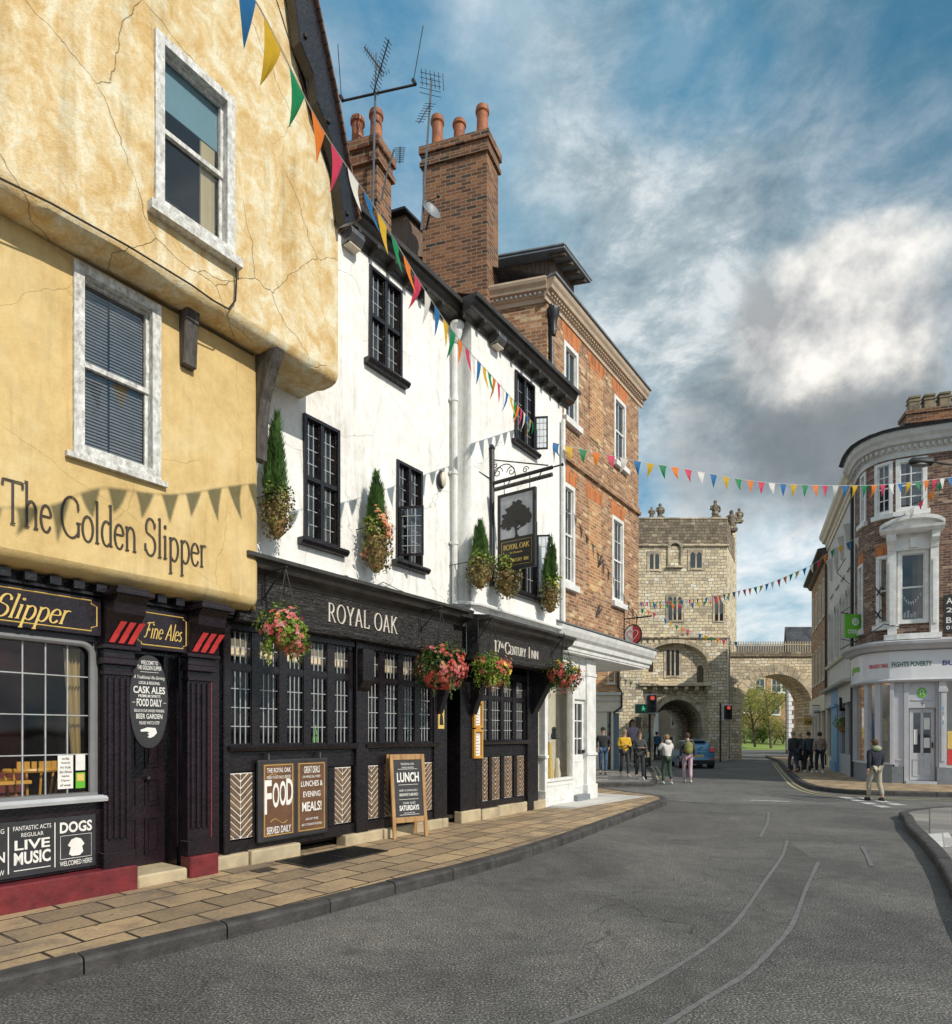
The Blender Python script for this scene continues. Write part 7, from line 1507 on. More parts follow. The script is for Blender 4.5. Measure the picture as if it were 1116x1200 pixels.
for (x,y,w_,h_,mt,txt,lb) in ((998,768,.22,.32,'teal','','pale blue blank hanging sign over the stucco shopfront'),(991.5,826,.24,.24,'tree_black','Tailor','black swallow-tailed hanging sign with white script beside the downpipe'),(958,833,.25,.28,'signwhite','ale','white hanging sign with dark stripe farthest down the right-hand pavement'),(948,845,.28,.24,'gold','Cafe','yellow hanging sign with dark lettering at the far end of the right-hand terrace')):
    Yq=24. if x>985 else (31. if x>955 else 35.); c=AT(x,y,Yq); f_=(lambda c:lambda a,n,z:Vector((c.x+a,c.y-n,c.z+z)))(c); t=thing('hanging_sign',lb,'sign',c)
    b=MB(f_); b.box(-w_,w_,-.03,.03,-h_,h_*.7) if x!=991.5 else b.prism([(-w_,-h_),(w_,-h_),(w_,h_*.4),(0,h_*.6),(-w_,h_*1.25)],-.03,.03); b.build('panel',M[mt],t)
    b=MB(f_)
    if txt: b.text(txt,lambda u,v,d:(u,.031+d,-.05+v),w=w_*1.4,h=.14,off=.02,shear=.2); b.build('lettering',M['signwhite' if mt=='tree_black' else 'letterdark'],t,weld=False)
    else: b.box(-w_*.7,w_*.7,.03,.033,-.1,-.06); b.box(-w_*.7,w_*.7,.03,.033,.1,.13); b.build('lettering',M['whiteline'],t)
    b=MB(f_); b.tube([(-w_,0,h_*.7+.06),(w_+.5,0,h_*.7+.06)],.02,5); b.build('bracket',M['darkmetal'],t)
# far brown brick terrace
FB=thing('terrace_building','tall brown brick building at the far end of the right-hand terrace','building',Vector((20,36,.1)))
te=RP.tx(941); 
b=MB(RP,True); fw_=[]
t_=tst-1.2
while t_>RP.tx(951.5)+1.2: fw_+= [(t_-.75,t_,4.2,6.),(t_-.75,t_,7.2,9.)]; t_-=1.7
b.wall(RP.tx(951.5),tst,3.4,9.9,0,fw_,.12); b.face([(RP.tx(951.5),0,0),(RP.tx(951.5),-6,0),(RP.tx(951.5),-6,9.9),(RP.tx(951.5),0,9.9)]); b.build('wall',M['brownbrick'],FB)
for w in fw_: glazed(FB,RP,*w,0,M['cream'],nx=2,nz=2,sash=True,fw=.07,sillp=.06)
b=MB(RP,True); b.prof([(0,9.7),(.12,9.75),(.2,9.9),(.4,9.95),(.42,10.05),(0,10.1)],RP.tx(951.5)-.2,tst); b.build('cornice',M['oldoak'],FB); b=MB(RP,True); b.prof([(.4,10.05),(-3,10.5),(-3,10.4),(.3,10.0)],RP.tx(951.5),tst); b.build('roof',M['slate'],FB)
b=MB(RP,True); b.box(RP.tx(951.5),tst,-.1,.06,.12,.7); b.box(RP.tx(951.5),tst,-.1,.12,2.7,3.45); t_=tst
while t_>RP.tx(951.5)+.3: b.box(t_-.25,t_,-.1,.1,.7,2.7); t_-=1.6
b.build('shopfront_frame',M['cream'],FB); b=MB(RP,True); b.box(RP.tx(951.5),tst,-.12,-.06,.7,2.7); b.build('pane',M['dglass'],FB)
b=MB(RP); b.tube([(tst-.06,.08,9.8),(tst-.06,.08,.2)],.05,6); b.build('downpipe',M['darkmetal'],FB)
# hanging plant on the stucco shop
hc=AT(990,848,24.0); t=thing('hanging_basket','green leafy hanging basket beside the black downpipe of the corner shop','hanging basket',hc-Vector((0,0,.4))); b=MB(); rng=random.Random(5); clump(b,tuple(hc),(.42,.42,.32),420,.10,rng,.3); b.build('foliage',M['lv_bush'],t,weld=False); b=MB(); b.lathe(tuple(hc-Vector((0,0,.35))),[(.05,0),(.2,.08),(.28,.25)],10); b.build('basket',M['wicker'],t)
# ================================================================ beyond the gate
b=MB(); b.face([(13,52,.03),(60,52,.03),(60,62,.03),(13,62,.03)]); struct(b.build('road',M['asphalt_light'],weld=False))
b=MB(); n_=14
for i in range(n_):
    for j in range(6):
        f=lambda i,j:(8+60*i/n_,62+30*j/6,.05+ (j/6)**1.2*2.2)
        b.face([f(i,j),f(i+1,j),f(i+1,j+1),f(i,j+1)])
g=b.build('grass_bank',M['grass']); g['kind']='structure'
def building(name,label,x0,x1,Y,h,mt,wins,wmt='whitepaint',dep=8,roof='slate'):
    f_=lambda a,n,z:Vector((a,Y-n,z)); t=thing(name,label,'building',Vector(((x0+x1)/2,Y,0)))
    b=MB(f_); hs=[]
    for (xc_,zc_,w_,h_) in wins: hs.append((xc_-w_/2,xc_+w_/2,zc_-h_/2,zc_+h_/2))
    b.wall(x0,x1,0,h,0,hs,.12); b.face([(x0,0,0),(x0,-dep,0),(x0,-dep,h),(x0,0,h)]); b.face([(x1,0,0),(x1,-dep,0),(x1,-dep,h),(x1,0,h)]); b.face([(x0,0,h),(x1,0,h),(x1,-dep,h),(x0,-dep,h)]); b.build('wall',M[mt],t)
    for hh in hs: glazed(t,f_,*hh,0,M[wmt],nx=2,nz=2,sash=True,fw=.12,bar=.05,sillp=.08,sillh=.12)
    b=MB(f_); b.prof([(.4,h),(-dep/2,h+2.5),(-dep,h)],x0-.2,x1+.2); b.build('roof',M[roof],t); return t
YB=96.; PX=lambda x,Y:(x-CX)/FOC*Y; PZ=lambda y,Y:CH+(HY-y)/FOC*Y
building('brick_house','pale orange brick building with white windows behind the trees beyond the wide arch',PX(845,YB),PX(935,YB),YB,PZ(772,YB),'buffbrick',[(PX(x,YB),PZ(y,YB),1.5,2.3) for x,y in ((877,797),(891,804),(910,803),(876,827),(892,829),(909,829),(922,803))])
Yq=52.; building('brick_house','brown brick house edged with white quoins behind the right side of the wide arch',PX(925,Yq),PX(975,Yq),Yq,PZ(770,Yq),'oxbrick',[],dep=.6)
t=[o for o in SC.objects if o.name.startswith('brick_house')][-1]
b=MB(lambda a,n,z:Vector((a,Yq-n,z))); z=.3;i=0; xq=PX(925,Yq)
while z<PZ(775,Yq): b.box(xq-.06,xq+(.34 if i%2 else .2),-.3,.06,z,z+.33); z+=.36;i+=1
b.build('quoins',M['whitepaint'],t)
Yq2=50.; building('shop_building','cream shop seen through the gate passage',PX(772,Yq2),PX(804,Yq2),Yq2,PZ(800,Yq2),'stucco',[(PX(791,Yq2),PZ(838,Yq2),.7,1.9),(PX(783,Yq2),PZ(878,Yq2),1.0,2.2),(PX(797,Yq2),PZ(872,Yq2),.5,1.5)])
def tree(name,label,x,Y,zb,h,cr,cz,n,leafs,seed,mt='lv_tree',tr=.14,group='trees beyond the arches',branches=7,shell=.15):
    rng=random.Random(seed); base=Vector((PX(x,Y),Y,zb)); t=thing(name,label,'tree',base,0,group)
    b=MB(); lean=rng.uniform(-.1,.1); top=base+Vector((lean*h,0,h*.75)); mid_=base+Vector((lean*h*.3,0,h*.3))
    b.tube([tuple(base),tuple(mid_),tuple(top)],[tr,tr*.75,tr*.25],8); ends=[]
    for i in range(branches):
        u=rng.uniform(.25,.8); p=base.lerp(top,u); a=rng.uniform(0,6.3); d=Vector((math.cos(a),math.sin(a)*.8,rng.uniform(.5,1.2))).normalized(); l=cr*rng.uniform(.6,1.1); q=p+d*l*.5+Vector((0,0,.1)); e=p+d*l; b.tube([tuple(p),tuple(q),tuple(e)],[tr*.4,tr*.25,tr*.08],5); ends+=[q,e]
        for k in range(2): a2=rng.uniform(0,6.3); f=q+Vector((math.cos(a2),math.sin(a2),.8)).normalized()*l*.5; b.tube([tuple(q),tuple(f)],[tr*.2,tr*.06],4); ends.append(f)
    b.build('trunk',M['bark'],t); g=MB()
    for e in ends: clump(g,tuple(e),(cr*.42,cr*.42,cr*.34),n//len(ends),leafs,rng,.05)
    g.build('crown',M[mt],t,weld=False); return t
tree('park_tree','slim forked tree with thin pale spring leaves, left one seen through the wide arch',885,64,.3,7.2,2.6,5,2600,.16,31)
tree('park_tree','slim pale tree, right one seen through the wide arch',904,63,.2,7.6,2.4,5,2400,.16,32)
tree('park_tree','tall pale tree at the middle back of the wide arch',897,80,1.,10,3.5,7,2600,.2,33)
tree('park_tree','tall pale tree at the left back of the wide arch',872,78,1.,9,3.2,7,2200,.2,36)
def bush(label,x,Y,zb,r,h,n,seed,mt='lv_bush',name='bush'):
    rng=random.Random(seed); c=Vector((PX(x,Y),Y,zb)); t=thing(name,label,'bush',c,0,'bushes beyond the arches'); b=MB()
    for k in range(7): a=rng.uniform(0,6.3); b.tube([tuple(c),(c.x+math.cos(a)*r*.6,c.y+math.sin(a)*r*.4,zb+h*rng.uniform(.5,.9))],[.04,.015],4)
    b.build('stems',M['bark'],t); g=MB()
    for k in range(6): clump(g,(c.x+rng.uniform(-.6,.6)*r,c.y+rng.uniform(-.5,.5)*r,zb+h*rng.uniform(.3,.7)),(r*.6,r*.6,h*.42),n//6,.17,rng,.3)
    g.build('foliage',M[mt],t,weld=False)
for i,(x,Y,r,h,mt,lb) in enumerate(((873,70,2.2,3.4,'lv_bush','large green bush at the left of the wide arch'),(884,72,1.8,2.4,'lv_bush','low green bush left of the left slim tree beyond the arch'),(894,71,1.8,2.9,'lv_dark','dark green bush between the two slim trees beyond the arch'),(908,70,1.8,3.6,'lv_bush','green bush right of the right slim tree beyond the arch'),(918,69,1.7,2.6,'lv_dry','brown twiggy bush beside the white quoins beyond the arch'),(864,74,2.4,3.8,'lv_tree','pale bush beyond the left edge of the wide arch'))): bush(lb,x,Y,.5,r,h,1100,60+i,mt)
# willow through the gate
rng=random.Random(77); Yw=66.; c=Vector((PX(813,Yw),Yw,.3)); t=thing('willow_tree','weeping willow with hanging yellow-green leaves seen through the gate passage','tree',c,0,'trees beyond the arches')
b=MB(); b.tube([tuple(c),tuple(c+Vector((.2,0,3))),tuple(c+Vector((0,0,6.5)))],[.3,.22,.1],7); b.build('trunk',M['bark'],t); g=MB()
for k in range(70):
    a=rng.uniform(0,6.3); r=rng.uniform(.6,3.2); x0=c.x+r*math.cos(a); y0=c.y+r*math.sin(a); z0=c.z+7.6-r*.5; l=rng.uniform(2.5,6)
    for j in range(26): z=z0-l*j/26; leaf(g,Vector((x0+rng.uniform(-.1,.1),y0+rng.uniform(-.1,.1),z)),Vector((rng.uniform(-1,1),-1,rng.uniform(-.3,.3))),.24,rng,.3)
g.build('crown',M['lv_tree'],t,weld=False)
tree('park_tree','broad green tree far back, right of the willow through the gate',822,90,.8,9,3.5,6,1800,.24,38,'lv_bush')
# ================================================================ traffic lights, bollards
def tlight(x,yb,Y,hz,label,green):
    base=Vector((PX(x,Y),Y,.0 if Y>34 else .12)); t=thing('traffic_light',label,'traffic light',base,0,'traffic lights by the gate'); f_=lambda a,n,z:base+Vector((a,-n,z-base.z))
    b=MB(f_); b.tube([(0,0,base.z),(0,0,hz[1]+.15)],.055,8); b.build('pole',M['darkmetal'],t)
    hx=.0 if green else .17; hx=.05 if green else .36
    b=MB(f_); b.box(hx-.20,hx+.20,.08,.30,hz[0],hz[1]); b.build('housing',M['darkmetal'],t,bev=.02)
    b=MB(f_); b.box(hx-.27,hx+.27,.06,.075,hz[0]-.07,hz[1]+.07); b.build('white_border_board',M['signwhite'],t)
    n=3; H=(hz[1]-hz[0])/3
    for i in range(3):
        z=hz[0]+H*(i+.5); b=MB(f_); b.prof([(.30,z+.10),(.42,z+.11),(.42,z+.13),(.30,z+.13)],hx-.11,hx+.11); b.build('visor',M['darkmetal'],t)
        l=MB(f_); l.prism([(hx+.10*math.cos(q),z+.10*math.sin(q)) for q in [2*PI*k/16 for k in range(16)]],.30,.315); l.build('lens',M['redlit'] if i==2 else M['rubber'],t)
    if green:
        b=MB(f_); b.box(hx-.72,hx-.14,.10,.28,hz[0]-.02,hz[0]+.36); b.build('crossing_sign',M['darkgreen'],t,bev=.01)
        b=MB(f_); b.box(hx-.76,hx-.10,.085,.098,hz[0]-.06,hz[0]+.40); b.build('border',M['signwhite'],t)
        b=MB(f_); b.sph((hx-.42,.29,hz[0]+.26),.035,.01,.035,8,5); b.prism([(hx-.5,hz[0]+.05),(hx-.44,hz[0]+.18),(hx-.5,hz[0]+.14),(hx-.46,hz[0]+.23),(hx-.36,hz[0]+.21),(hx-.30,hz[0]+.13),(hx-.37,hz[0]+.16),(hx-.34,hz[0]+.04),(hx-.41,hz[0]+.12)],.282,.288); b.build('walking_figure',M['greenlit'],t)
    b=MB(f_); b.tube([(0,0,hz[0]+.1),(hx,.08,hz[0]+.1)],.02,5); b.tube([(0,0,hz[1]-.1),(hx,.08,hz[1]-.1)],.02,5); b.build('clamp',M['darkmetal'],t)
M['redlit']=emis('red_signal',(1.,.12,.08),.4); M['greenlit']=emis('green_signal',(.08,.7,.35),.4); M['darkgreen']=simple('dark_green',(.01,.10,.05),.5,.2,9,0)
tlight(761.5,893,29.5,(PZ(835,29.5),PZ(815,29.5)),'traffic light left of the gate showing red, with a green walking figure sign',True)
tlight(844.5,893,36.5,(PZ(843,36.5),PZ(827,36.5)),'traffic light on a black pole right of the gate showing red',False)
for x,yb,Y,lb in ((755.5,913,0,'black bollard beside the woman in dark clothes'),):
    p=G(x,913,.12); t=thing('bollard',lb,'bollard',p); b=MB(lambda a,c,z:p+Vector((a,c,z))); b.lathe((0,0,0),[(.09,0),(.09,.08),(.06,.12),(.055,.85),(.075,.88),(.075,.93),(.05,.95),(.06,1.0),(.03,1.06)],10); b.build('post',M['darkmetal'],t); b=MB(lambda a,c,z:p+Vector((a,c,z))); b.lathe((0,0,.72),[(.062,0),(.062,.08)],10); b.build('white_band',M['signwhite'],t)
# ================================================================ people
def skin(V,E,name,mt,parent,sub=1,extra=None,smooth=True):
    "one continuous surface grown round a skeleton: V=[(point,rx,ry)]"
    me=bpy.data.meshes.new('sk'); me.from_pydata([v[0] for v in V],E,[]); o=bpy.data.objects.new('sk',me); COL.objects.link(o)
    md=o.modifiers.new('s','SKIN'); md.use_smooth_shade=True
    sv=me.skin_vertices[0].data
    for i,v in enumerate(V): sv[i].radius=(v[1],v[2] if len(v)>2 else v[1]); sv[i].use_root=(i==0)
    if sub: ss=o.modifiers.new('u','SUBSURF'); ss.levels=sub; ss.render_levels=sub
    dg=bpy.context.evaluated_depsgraph_get(); dg.update(); m2=bpy.data.meshes.new_from_object(o.evaluated_get(dg)); bpy.data.objects.remove(o); bpy.data.meshes.remove(me)
    if extra and extra.V:
        bm=bmesh.new(); bm.from_mesh(m2); 
        for f in extra.F:
            vs=[bm.verts.new(extra.V[i]) for i in f]; bm.faces.new(vs).smooth=True
        bm.to_mesh(m2); bm.free()
    m2.name=name; m2.materials.clear(); m2.materials.append(mt)
    q=bpy.data.objects.new(name,m2); COL.objects.link(q); q.parent=parent; 
    for p in m2.polygons: p.use_smooth=True
    return q
def person(x,y,hpx,face,label,coat,trs,hair,shoe=(.05,.05,.05),z0=0.,st=.18,arms='swing',hairstyle='short',coatlen=.86,slim=1.,hood=None,group=None,bag=None,cap=None,pos=None,hat=None,turn=0.):
    p=G(x,y,z0) if pos is None else pos
    h=hpx/FOC*p.y; s=h/1.75; t=thing('person',label,'person',p,math.radians(face),group); t.scale=(s,s,s)
    st_=st; hipz=.93-.06*abs(st_)
    def leg(sx,f):
        an=(sx*.085,f-.02,.09+(.05 if f<0 else 0)); kn=(sx*.095,f*.5+.05,.50); hp=(sx*.095,0,hipz); toe=(sx*.10,f+.14,.035 if f>=0 else .04); return hp,kn,an,toe
    Lg=leg(-1,st_); Rg=leg(1,-st_)
    ch_=(0,.0,1.28); wa=(0,0,1.08); pe=(0,0,.96); nk=(0,.0,1.47); hb=(0,.02,1.55); hc=(0,.03,1.64)
    def arm(sx,f):
        sh=(sx*.185*slim,0,1.40)
        if arms=='pocket': return sh,(sx*.27,-.06,1.14),(sx*.20,.10,.97)
        if arms=='front': return sh,(sx*.23,.0,1.13),(sx*.07,.22,1.16)
        if arms=='up': return sh,(sx*.30,.08,1.22),(sx*.12,.12,1.46)
        return sh,(sx*.235,-.02+f*.3,1.13),(sx*.245,.08+f*.8,.90)
    La=arm(-1,-st_*.9); Ra=arm(1,st_*.9)
    V=[(pe,.13*slim,.10),(wa,.115*slim,.09),(ch_,.145*slim,.10),(nk,.055,.055),(hb,.06,.065),(hc,.078,.095),((0,.03,1.715),.06,.07)]
    E=[(0,1),(1,2),(2,3),(3,4),(4,5),(5,6)]
    ex=MB()
    for hp,kn,an,toe in (Lg,Rg):
        i=len(V); V+=[(hp,.085,.085),(kn,.055,.055),(an,.036,.038),(toe,.032,.028)]; E+=[(0,i),(i,i+1),(i+1,i+2),(i+2,i+3)]
    for sx,(sh,el,wr) in ((-1,La),(1,Ra)):
        i=len(V); d=(Vector(wr)-Vector(el)).normalized(); pm=Vector(wr)+d*.06; V+=[(sh,.058,.055),(el,.042,.042),(wr,.027,.027),(tuple(pm),.024,.036)]; E+=[(2,i),(i,i+1),(i+1,i+2),(i+2,i+3)]
        side=Vector((0,1,0)) if abs(d.y)<.8 else Vector((1,0,0)); side=(side-d*side.dot(d)).normalized(); cu=d.cross(side)*sx
        for k,(o_,l) in enumerate(((-.028,.060),(-.010,.075),(.009,.078),(.027,.070))):
            b0=pm+side*o_+d*.015; m_=b0+d*l*.55; e_=m_+d*l*.4+cu*.015; ex.tube([tuple(b0),tuple(m_),tuple(e_)],[.009,.0085,.007],5)
        b0=pm+side*.03-d*.02; ex.tube([tuple(b0),tuple(b0+side*.03+d*.02),tuple(b0+side*.035+d*.05)],[.010,.009,.007],5)
    # face
    ex.sph((0,.118,1.635),.013,.02,.022,6,5); ex.sph((-.03,.105,1.655),.012,.008,.008,6,4); ex.sph((.03,.105,1.655),.012,.008,.008,6,4); ex.sph((0,.108,1.595),.022,.008,.007,6,4); ex.sph((-.083,.03,1.64),.01,.02,.03,6,5); ex.sph((.083,.03,1.64),.01,.02,.03,6,5)
    skin(V,E,'body',M['skin'],t,1,ex)
    # trousers
    V=[((0,0,.97),.14*slim,.115)]; E=[]
    for hp,kn,an,toe in (Lg,Rg): i=len(V); V+=[(hp,.10,.10),(kn,.072,.072),((an[0],an[1],an[2]+.02),.055,.058)]; E+=[(0,i),(i,i+1),(i+1,i+2)]
    skin(V,E,'trousers',cloth(trs),t,1)
    for sx,(hp,kn,an,toe) in ((-1,Lg),(1,Rg)):
        b=MB(lambda a,c,z:wm(t)@Vector((a,c,z))); b.sm=True
        b.lathe((an[0],an[1]+.055,toe[2]-.03),[(.040,.0),(.052,.012),(.054,.03),(.040,.07),(.025,.095)],10,1.,2.4); b.build('shoe',cloth(shoe),t)
    # coat
    V=[((0,0,1.30),.165*slim,.125),((0,0,1.08),.145*slim,.12),((0,0,coatlen+.06),.165*slim,.14),((0,0,coatlen),.165*slim,.14),((0,0,1.42),.11,.09),((0,.0,1.475),.07,.072)]
    E=[(0,1),(1,2),(2,3),(0,4),(4,5)]
    for sh,el,wr in (La,Ra):
        i=len(V); e=Vector(el); w=Vector(wr); w2=e.lerp(w,.93); V+=[(sh,.078,.075),(el,.062,.062),(tuple(w2),.045,.045)]; E+=[(0,i),(i,i+1),(i+1,i+2)]
    skin(V,E,'coat',cloth(coat),t,1)
    TS=lambda a,c,z:wm(t)@Vector((a,c,z))
    if hood:
        b=MB(TS); b.sm=True; b.sph((0,-.075,1.49),.13,.085,.085,12,7); b.build('hood',cloth(hood),t)
    # hair
    b=MB(TS); b.sm=True; rg=random.Random(int(x))
    for j in range(7):
        for i in range(14):
            def hp_(i,j):
                a=2*PI*i/14; ph=PI*.5*j/6.*(1.25); fr=max(0,math.sin(a)); lim=1.-.45*fr if hairstyle!='long' else 1.-.40*fr
                ph*=lim; q=(.088*math.sin(ph)*math.cos(a)*1.03,.0+.105*math.sin(ph)*math.sin(a)*1.0+.018,1.655+.108*math.cos(ph)); return q
            b.face([hp_(i,j),hp_(i+1,j),hp_(i+1,j+1),hp_(i,j+1)])
    if hairstyle=='long': b.lathe((0,-.055,1.40),[(.03,-.02),(.075,.02),(.088,.12),(.09,.22),(.07,.30)],12,1.05,.72)
    if hairstyle=='bun': b.sph((0,-.06,1.75),.045,.045,.045,10,6)
    b.build('hair',cloth(hair),t)
    if cap: b=MB(TS); b.sm=True; b.sph((0,.02,1.70),.098,.115,.075,12,7); b.sm=False; b.box(-.07,.07,.10,.20,1.68,1.695); b.build('cap',cloth(cap),t)
    if bag=='backpack': b=MB(TS); b.sm=True; b.sph((0,-.20,1.22),.155,.10,.24,12,8); b.sph((0,-.28,1.12),.11,.05,.11,10,6); b.build('backpack',cloth((.22,.22,.06)),t)
    if bag=='shoulder':
        b=MB(TS); b.box(-.32,-.24,-.09,.11,.82,1.0); b.build('handbag',cloth((.35,.26,.18)),t); b=MB(TS); b.tube([(-.28,.08,1.),(-.2,.09,1.25),(-.1,.06,1.46),(-.2,-.09,1.25),(-.28,-.07,1.)],.008,4); b.build('bag_strap',cloth((.35,.26,.18)),t)
    if bag=='scarf': b=MB(TS); b.sm=True; b.lathe((0,.01,1.42),[(.10,0),(.12,.04),(.10,.09)],12,1,.85); b.build('scarf',cloth((.7,.68,.62)),t)
    return t
NAVY=(.015,.02,.04); BLK=(.03,.03,.033)
person(1026,938.5,72,5,'person in a dark jacket with a pale hood and beige trousers crossing the road',(.012,.016,.03),(.42,.37,.28),(.10,.05,.02),(.03,.03,.03),0,.17,'swing',hood=(.30,.34,.20),coatlen=.82)
person(707,907.5,55,175,'person in a dark cap, black jacket and blue jeans beside the white shop',BLK,(.06,.12,.22),(.04,.03,.03),z0=.12,st=.06,arms='pocket',cap=(.03,.03,.03))
person(732,910.5,56,190,'person in a yellow jacket and dark trousers walking towards the shops',(.70,.42,.03),(.04,.04,.045),(.45,.33,.18),(.5,.45,.4),.12,.16,'front',hairstyle='long')
person(750,914,57,178,'person in dark grey with a shoulder bag, behind the black bollard',(.06,.06,.065),(.03,.03,.033),(.10,.05,.03),(.5,.5,.5),.12,.15,'front',hairstyle='bun',bag='shoulder',slim=.9)
person(741,899,56,180,'person in a lilac top with dark hair behind the person in yellow',(.42,.34,.42),(.04,.05,.05),(.03,.02,.02),z0=.12,st=.1,arms='swing',hairstyle='long')
person(756,898,50,170,'person in a pale green top behind the person in dark grey',(.30,.36,.28),(.10,.09,.08),(.20,.12,.06),z0=.12,st=.1,arms='swing')
person(782,919,58,20,'person in a white padded jacket and dark trousers in the road, seen from behind',(.66,.63,.60),(.04,.07,.045),(.35,.20,.08),(.6,.6,.6),0,.12,'up',hairstyle='short',coatlen=.95,hood=(.6,.56,.52))
person(806,917,58,-8,'person with a green backpack and pink trousers walking away in the road',(.05,.06,.06),(.62,.42,.48),(.08,.04,.02),(.6,.58,.55),0,.12,'swing',bag='backpack',coatlen=.90)
person(770,890.5,33,0,'person in a blue coat walking into the gate passage',(.03,.10,.20),(.03,.03,.04),(.05,.04,.03),z0=0,st=.15)
person(930,905,48,10,'person in a long black coat, leftmost of the walkers on the right pavement',(.05,.05,.055),(.03,.05,.10),(.30,.25,.2),(.15,.05,.03),.12,.16,'swing',coatlen=.70)
person(948,905.5,48,-5,'person in a black jacket and black trousers, middle walker on the right pavement',(.05,.06,.075),(.012,.012,.02),(.03,.03,.03),(.6,.6,.6),.12,.14,'swing',coatlen=.92)
person(961,906,48,-12,'person in a brown jacket and white shoes, rightmost walker on the right pavement',(.30,.23,.19),(.02,.02,.022),(.03,.02,.02),(.7,.7,.7),.12,.14,'swing',coatlen=.86)
person(938,902,44,0,'pale haired person beside the pushchair between the walkers',(.06,.06,.055),(.03,.03,.03),(.45,.40,.33),z0=.12,st=.08,arms='front')
# pushchair
p=G(939,903.5,.12); t=thing('pushchair','dark folding pushchair among the walkers on the right pavement','pushchair',p); f_=lambda a,c,z:p+Vector((a,c,z))
for dx in (-.24,.24):
    for dy in (-.25,.3):
        b=MB(f_); b.tube([(dx-.02,dy,.12),(dx+.02,dy,.12)],.12,12); b.build('wheel',M['rubber'],t)
    b=MB(f_); b.tube([(dx,.3,.12),(dx,-.1,.6),(dx,-.4,1.0)],.015,5); b.tube([(dx,-.25,.12),(dx,.1,.55)],.015,5); b.build('side_frame',M['greymetal'],t)
b=MB(f_); b.box(-.2,.2,-.1,.28,.42,.5); b.prof([(-.2,.5),(-.12,.5),(-.22,.95),(-.3,.93)],-.2,.2); b.build('seat',cloth((.03,.03,.035)),t,bev=.02); b=MB(f_); b.sph((0,-.0,.85),.22,.26,.2,10,6); b.build('canopy',cloth((.03,.03,.035)),t)
# ================================================================ the blue car
Yc=29.6; cxr=PX(819,Yc); CF=frame(cxr,Yc,math.radians(-6))
car=thing('parked_car','metallic blue hatchback seen from behind in front of the gate arch','car',Vector((cxr,Yc,0)),math.radians(-6)); CS=.88; CF0=CF; CF=lambda a,c,z:Vector((cxr,Yc,0))+(CF0(a,c,z)-Vector((cxr,Yc,0)))*CS
m,nt,b_=newmat('blue_car_paint'); b_.inputs['Base Color'].default_value=(.05,.19,.32,1); b_.inputs['Metallic'].default_value=.4; b_.inputs['Roughness'].default_value=.28; b_.inputs['Coat Weight'].default_value=.7; M['carpaint']=m
ys=[0,.06,.18,.5,.9,1.5,2.4,2.9,3.3,3.75,4.0,4.08]
belt=[.62,.85,.98,1.0,.99,.97,.95,.94,.92,.84,.66,.5]; half=[.76,.83,.86,.88,.885,.89,.89,.885,.87,.83,.74,.66]
b=MB(CF); b.sm=True
def sect(i):
    y=ys[i];w=half[i];z=belt[i]; return [(-w*.93,y,.24),(-w,y,.40),(-w*1.0,y,z*.72),(-w*.985,y,z-.05),(-w*.90,y,z),(-w*.4,y,z+.02),(w*.4,y,z+.02),(w*.90,y,z),(w*.985,y,z-.05),(w*1.0,y,z*.72),(w,y,.40),(w*.93,y,.24)]
for i in range(len(ys)-1):
    A,B=sect(i),sect(i+1)
    for k in range(11): b.face([A[k],A[k+1],B[k+1],B[k]])
b.face(sect(0)); b.face(sect(len(ys)-1))
b.build('body',M['carpaint'],car)
# cabin
gy=[.14,.34,.62,1.3,2.0,2.45,3.05]; gz=[1.0,1.26,1.47,1.52,1.50,1.40,.98]; gw=[.72,.66,.60,.60,.60,.60,.68]
b=MB(CF); b.sm=True
for i in range(len(gy)-1):
    A=[(-.80,gy[i],.94),(-gw[i],gy[i],gz[i]-.04),(-gw[i]*.9,gy[i],gz[i]),(gw[i]*.9,gy[i],gz[i]),(gw[i],gy[i],gz[i]-.04),(.80,gy[i],.94)]; B=[(-.80,gy[i+1],.94),(-gw[i+1],gy[i+1],gz[i+1]-.04),(-gw[i+1]*.9,gy[i+1],gz[i+1]),(gw[i+1]*.9,gy[i+1],gz[i+1]),(gw[i+1],gy[i+1],gz[i+1]-.04),(.80,gy[i+1],.94)]
    for k in range(5): b.face([A[k],A[k+1],B[k+1],B[k]])
b.face([(-.80,.14,.94),(-.72,.14,.98),(.72,.14,.98),(.80,.14,.94)]); b.build('cabin',M['carpaint'],car)
b=MB(CF); b.face([(-.60,.155,1.02),(.60,.155,1.02),(.54,.50,1.40),(-.54,.50,1.40)]); o=b.build('rear_window',M['dglass'],car,weld=False); b=MB(CF); b.tube([(.0,.12,1.05),(.28,.22,1.15)],.012,4); b.build('rear_wiper',M['rubber'],o)
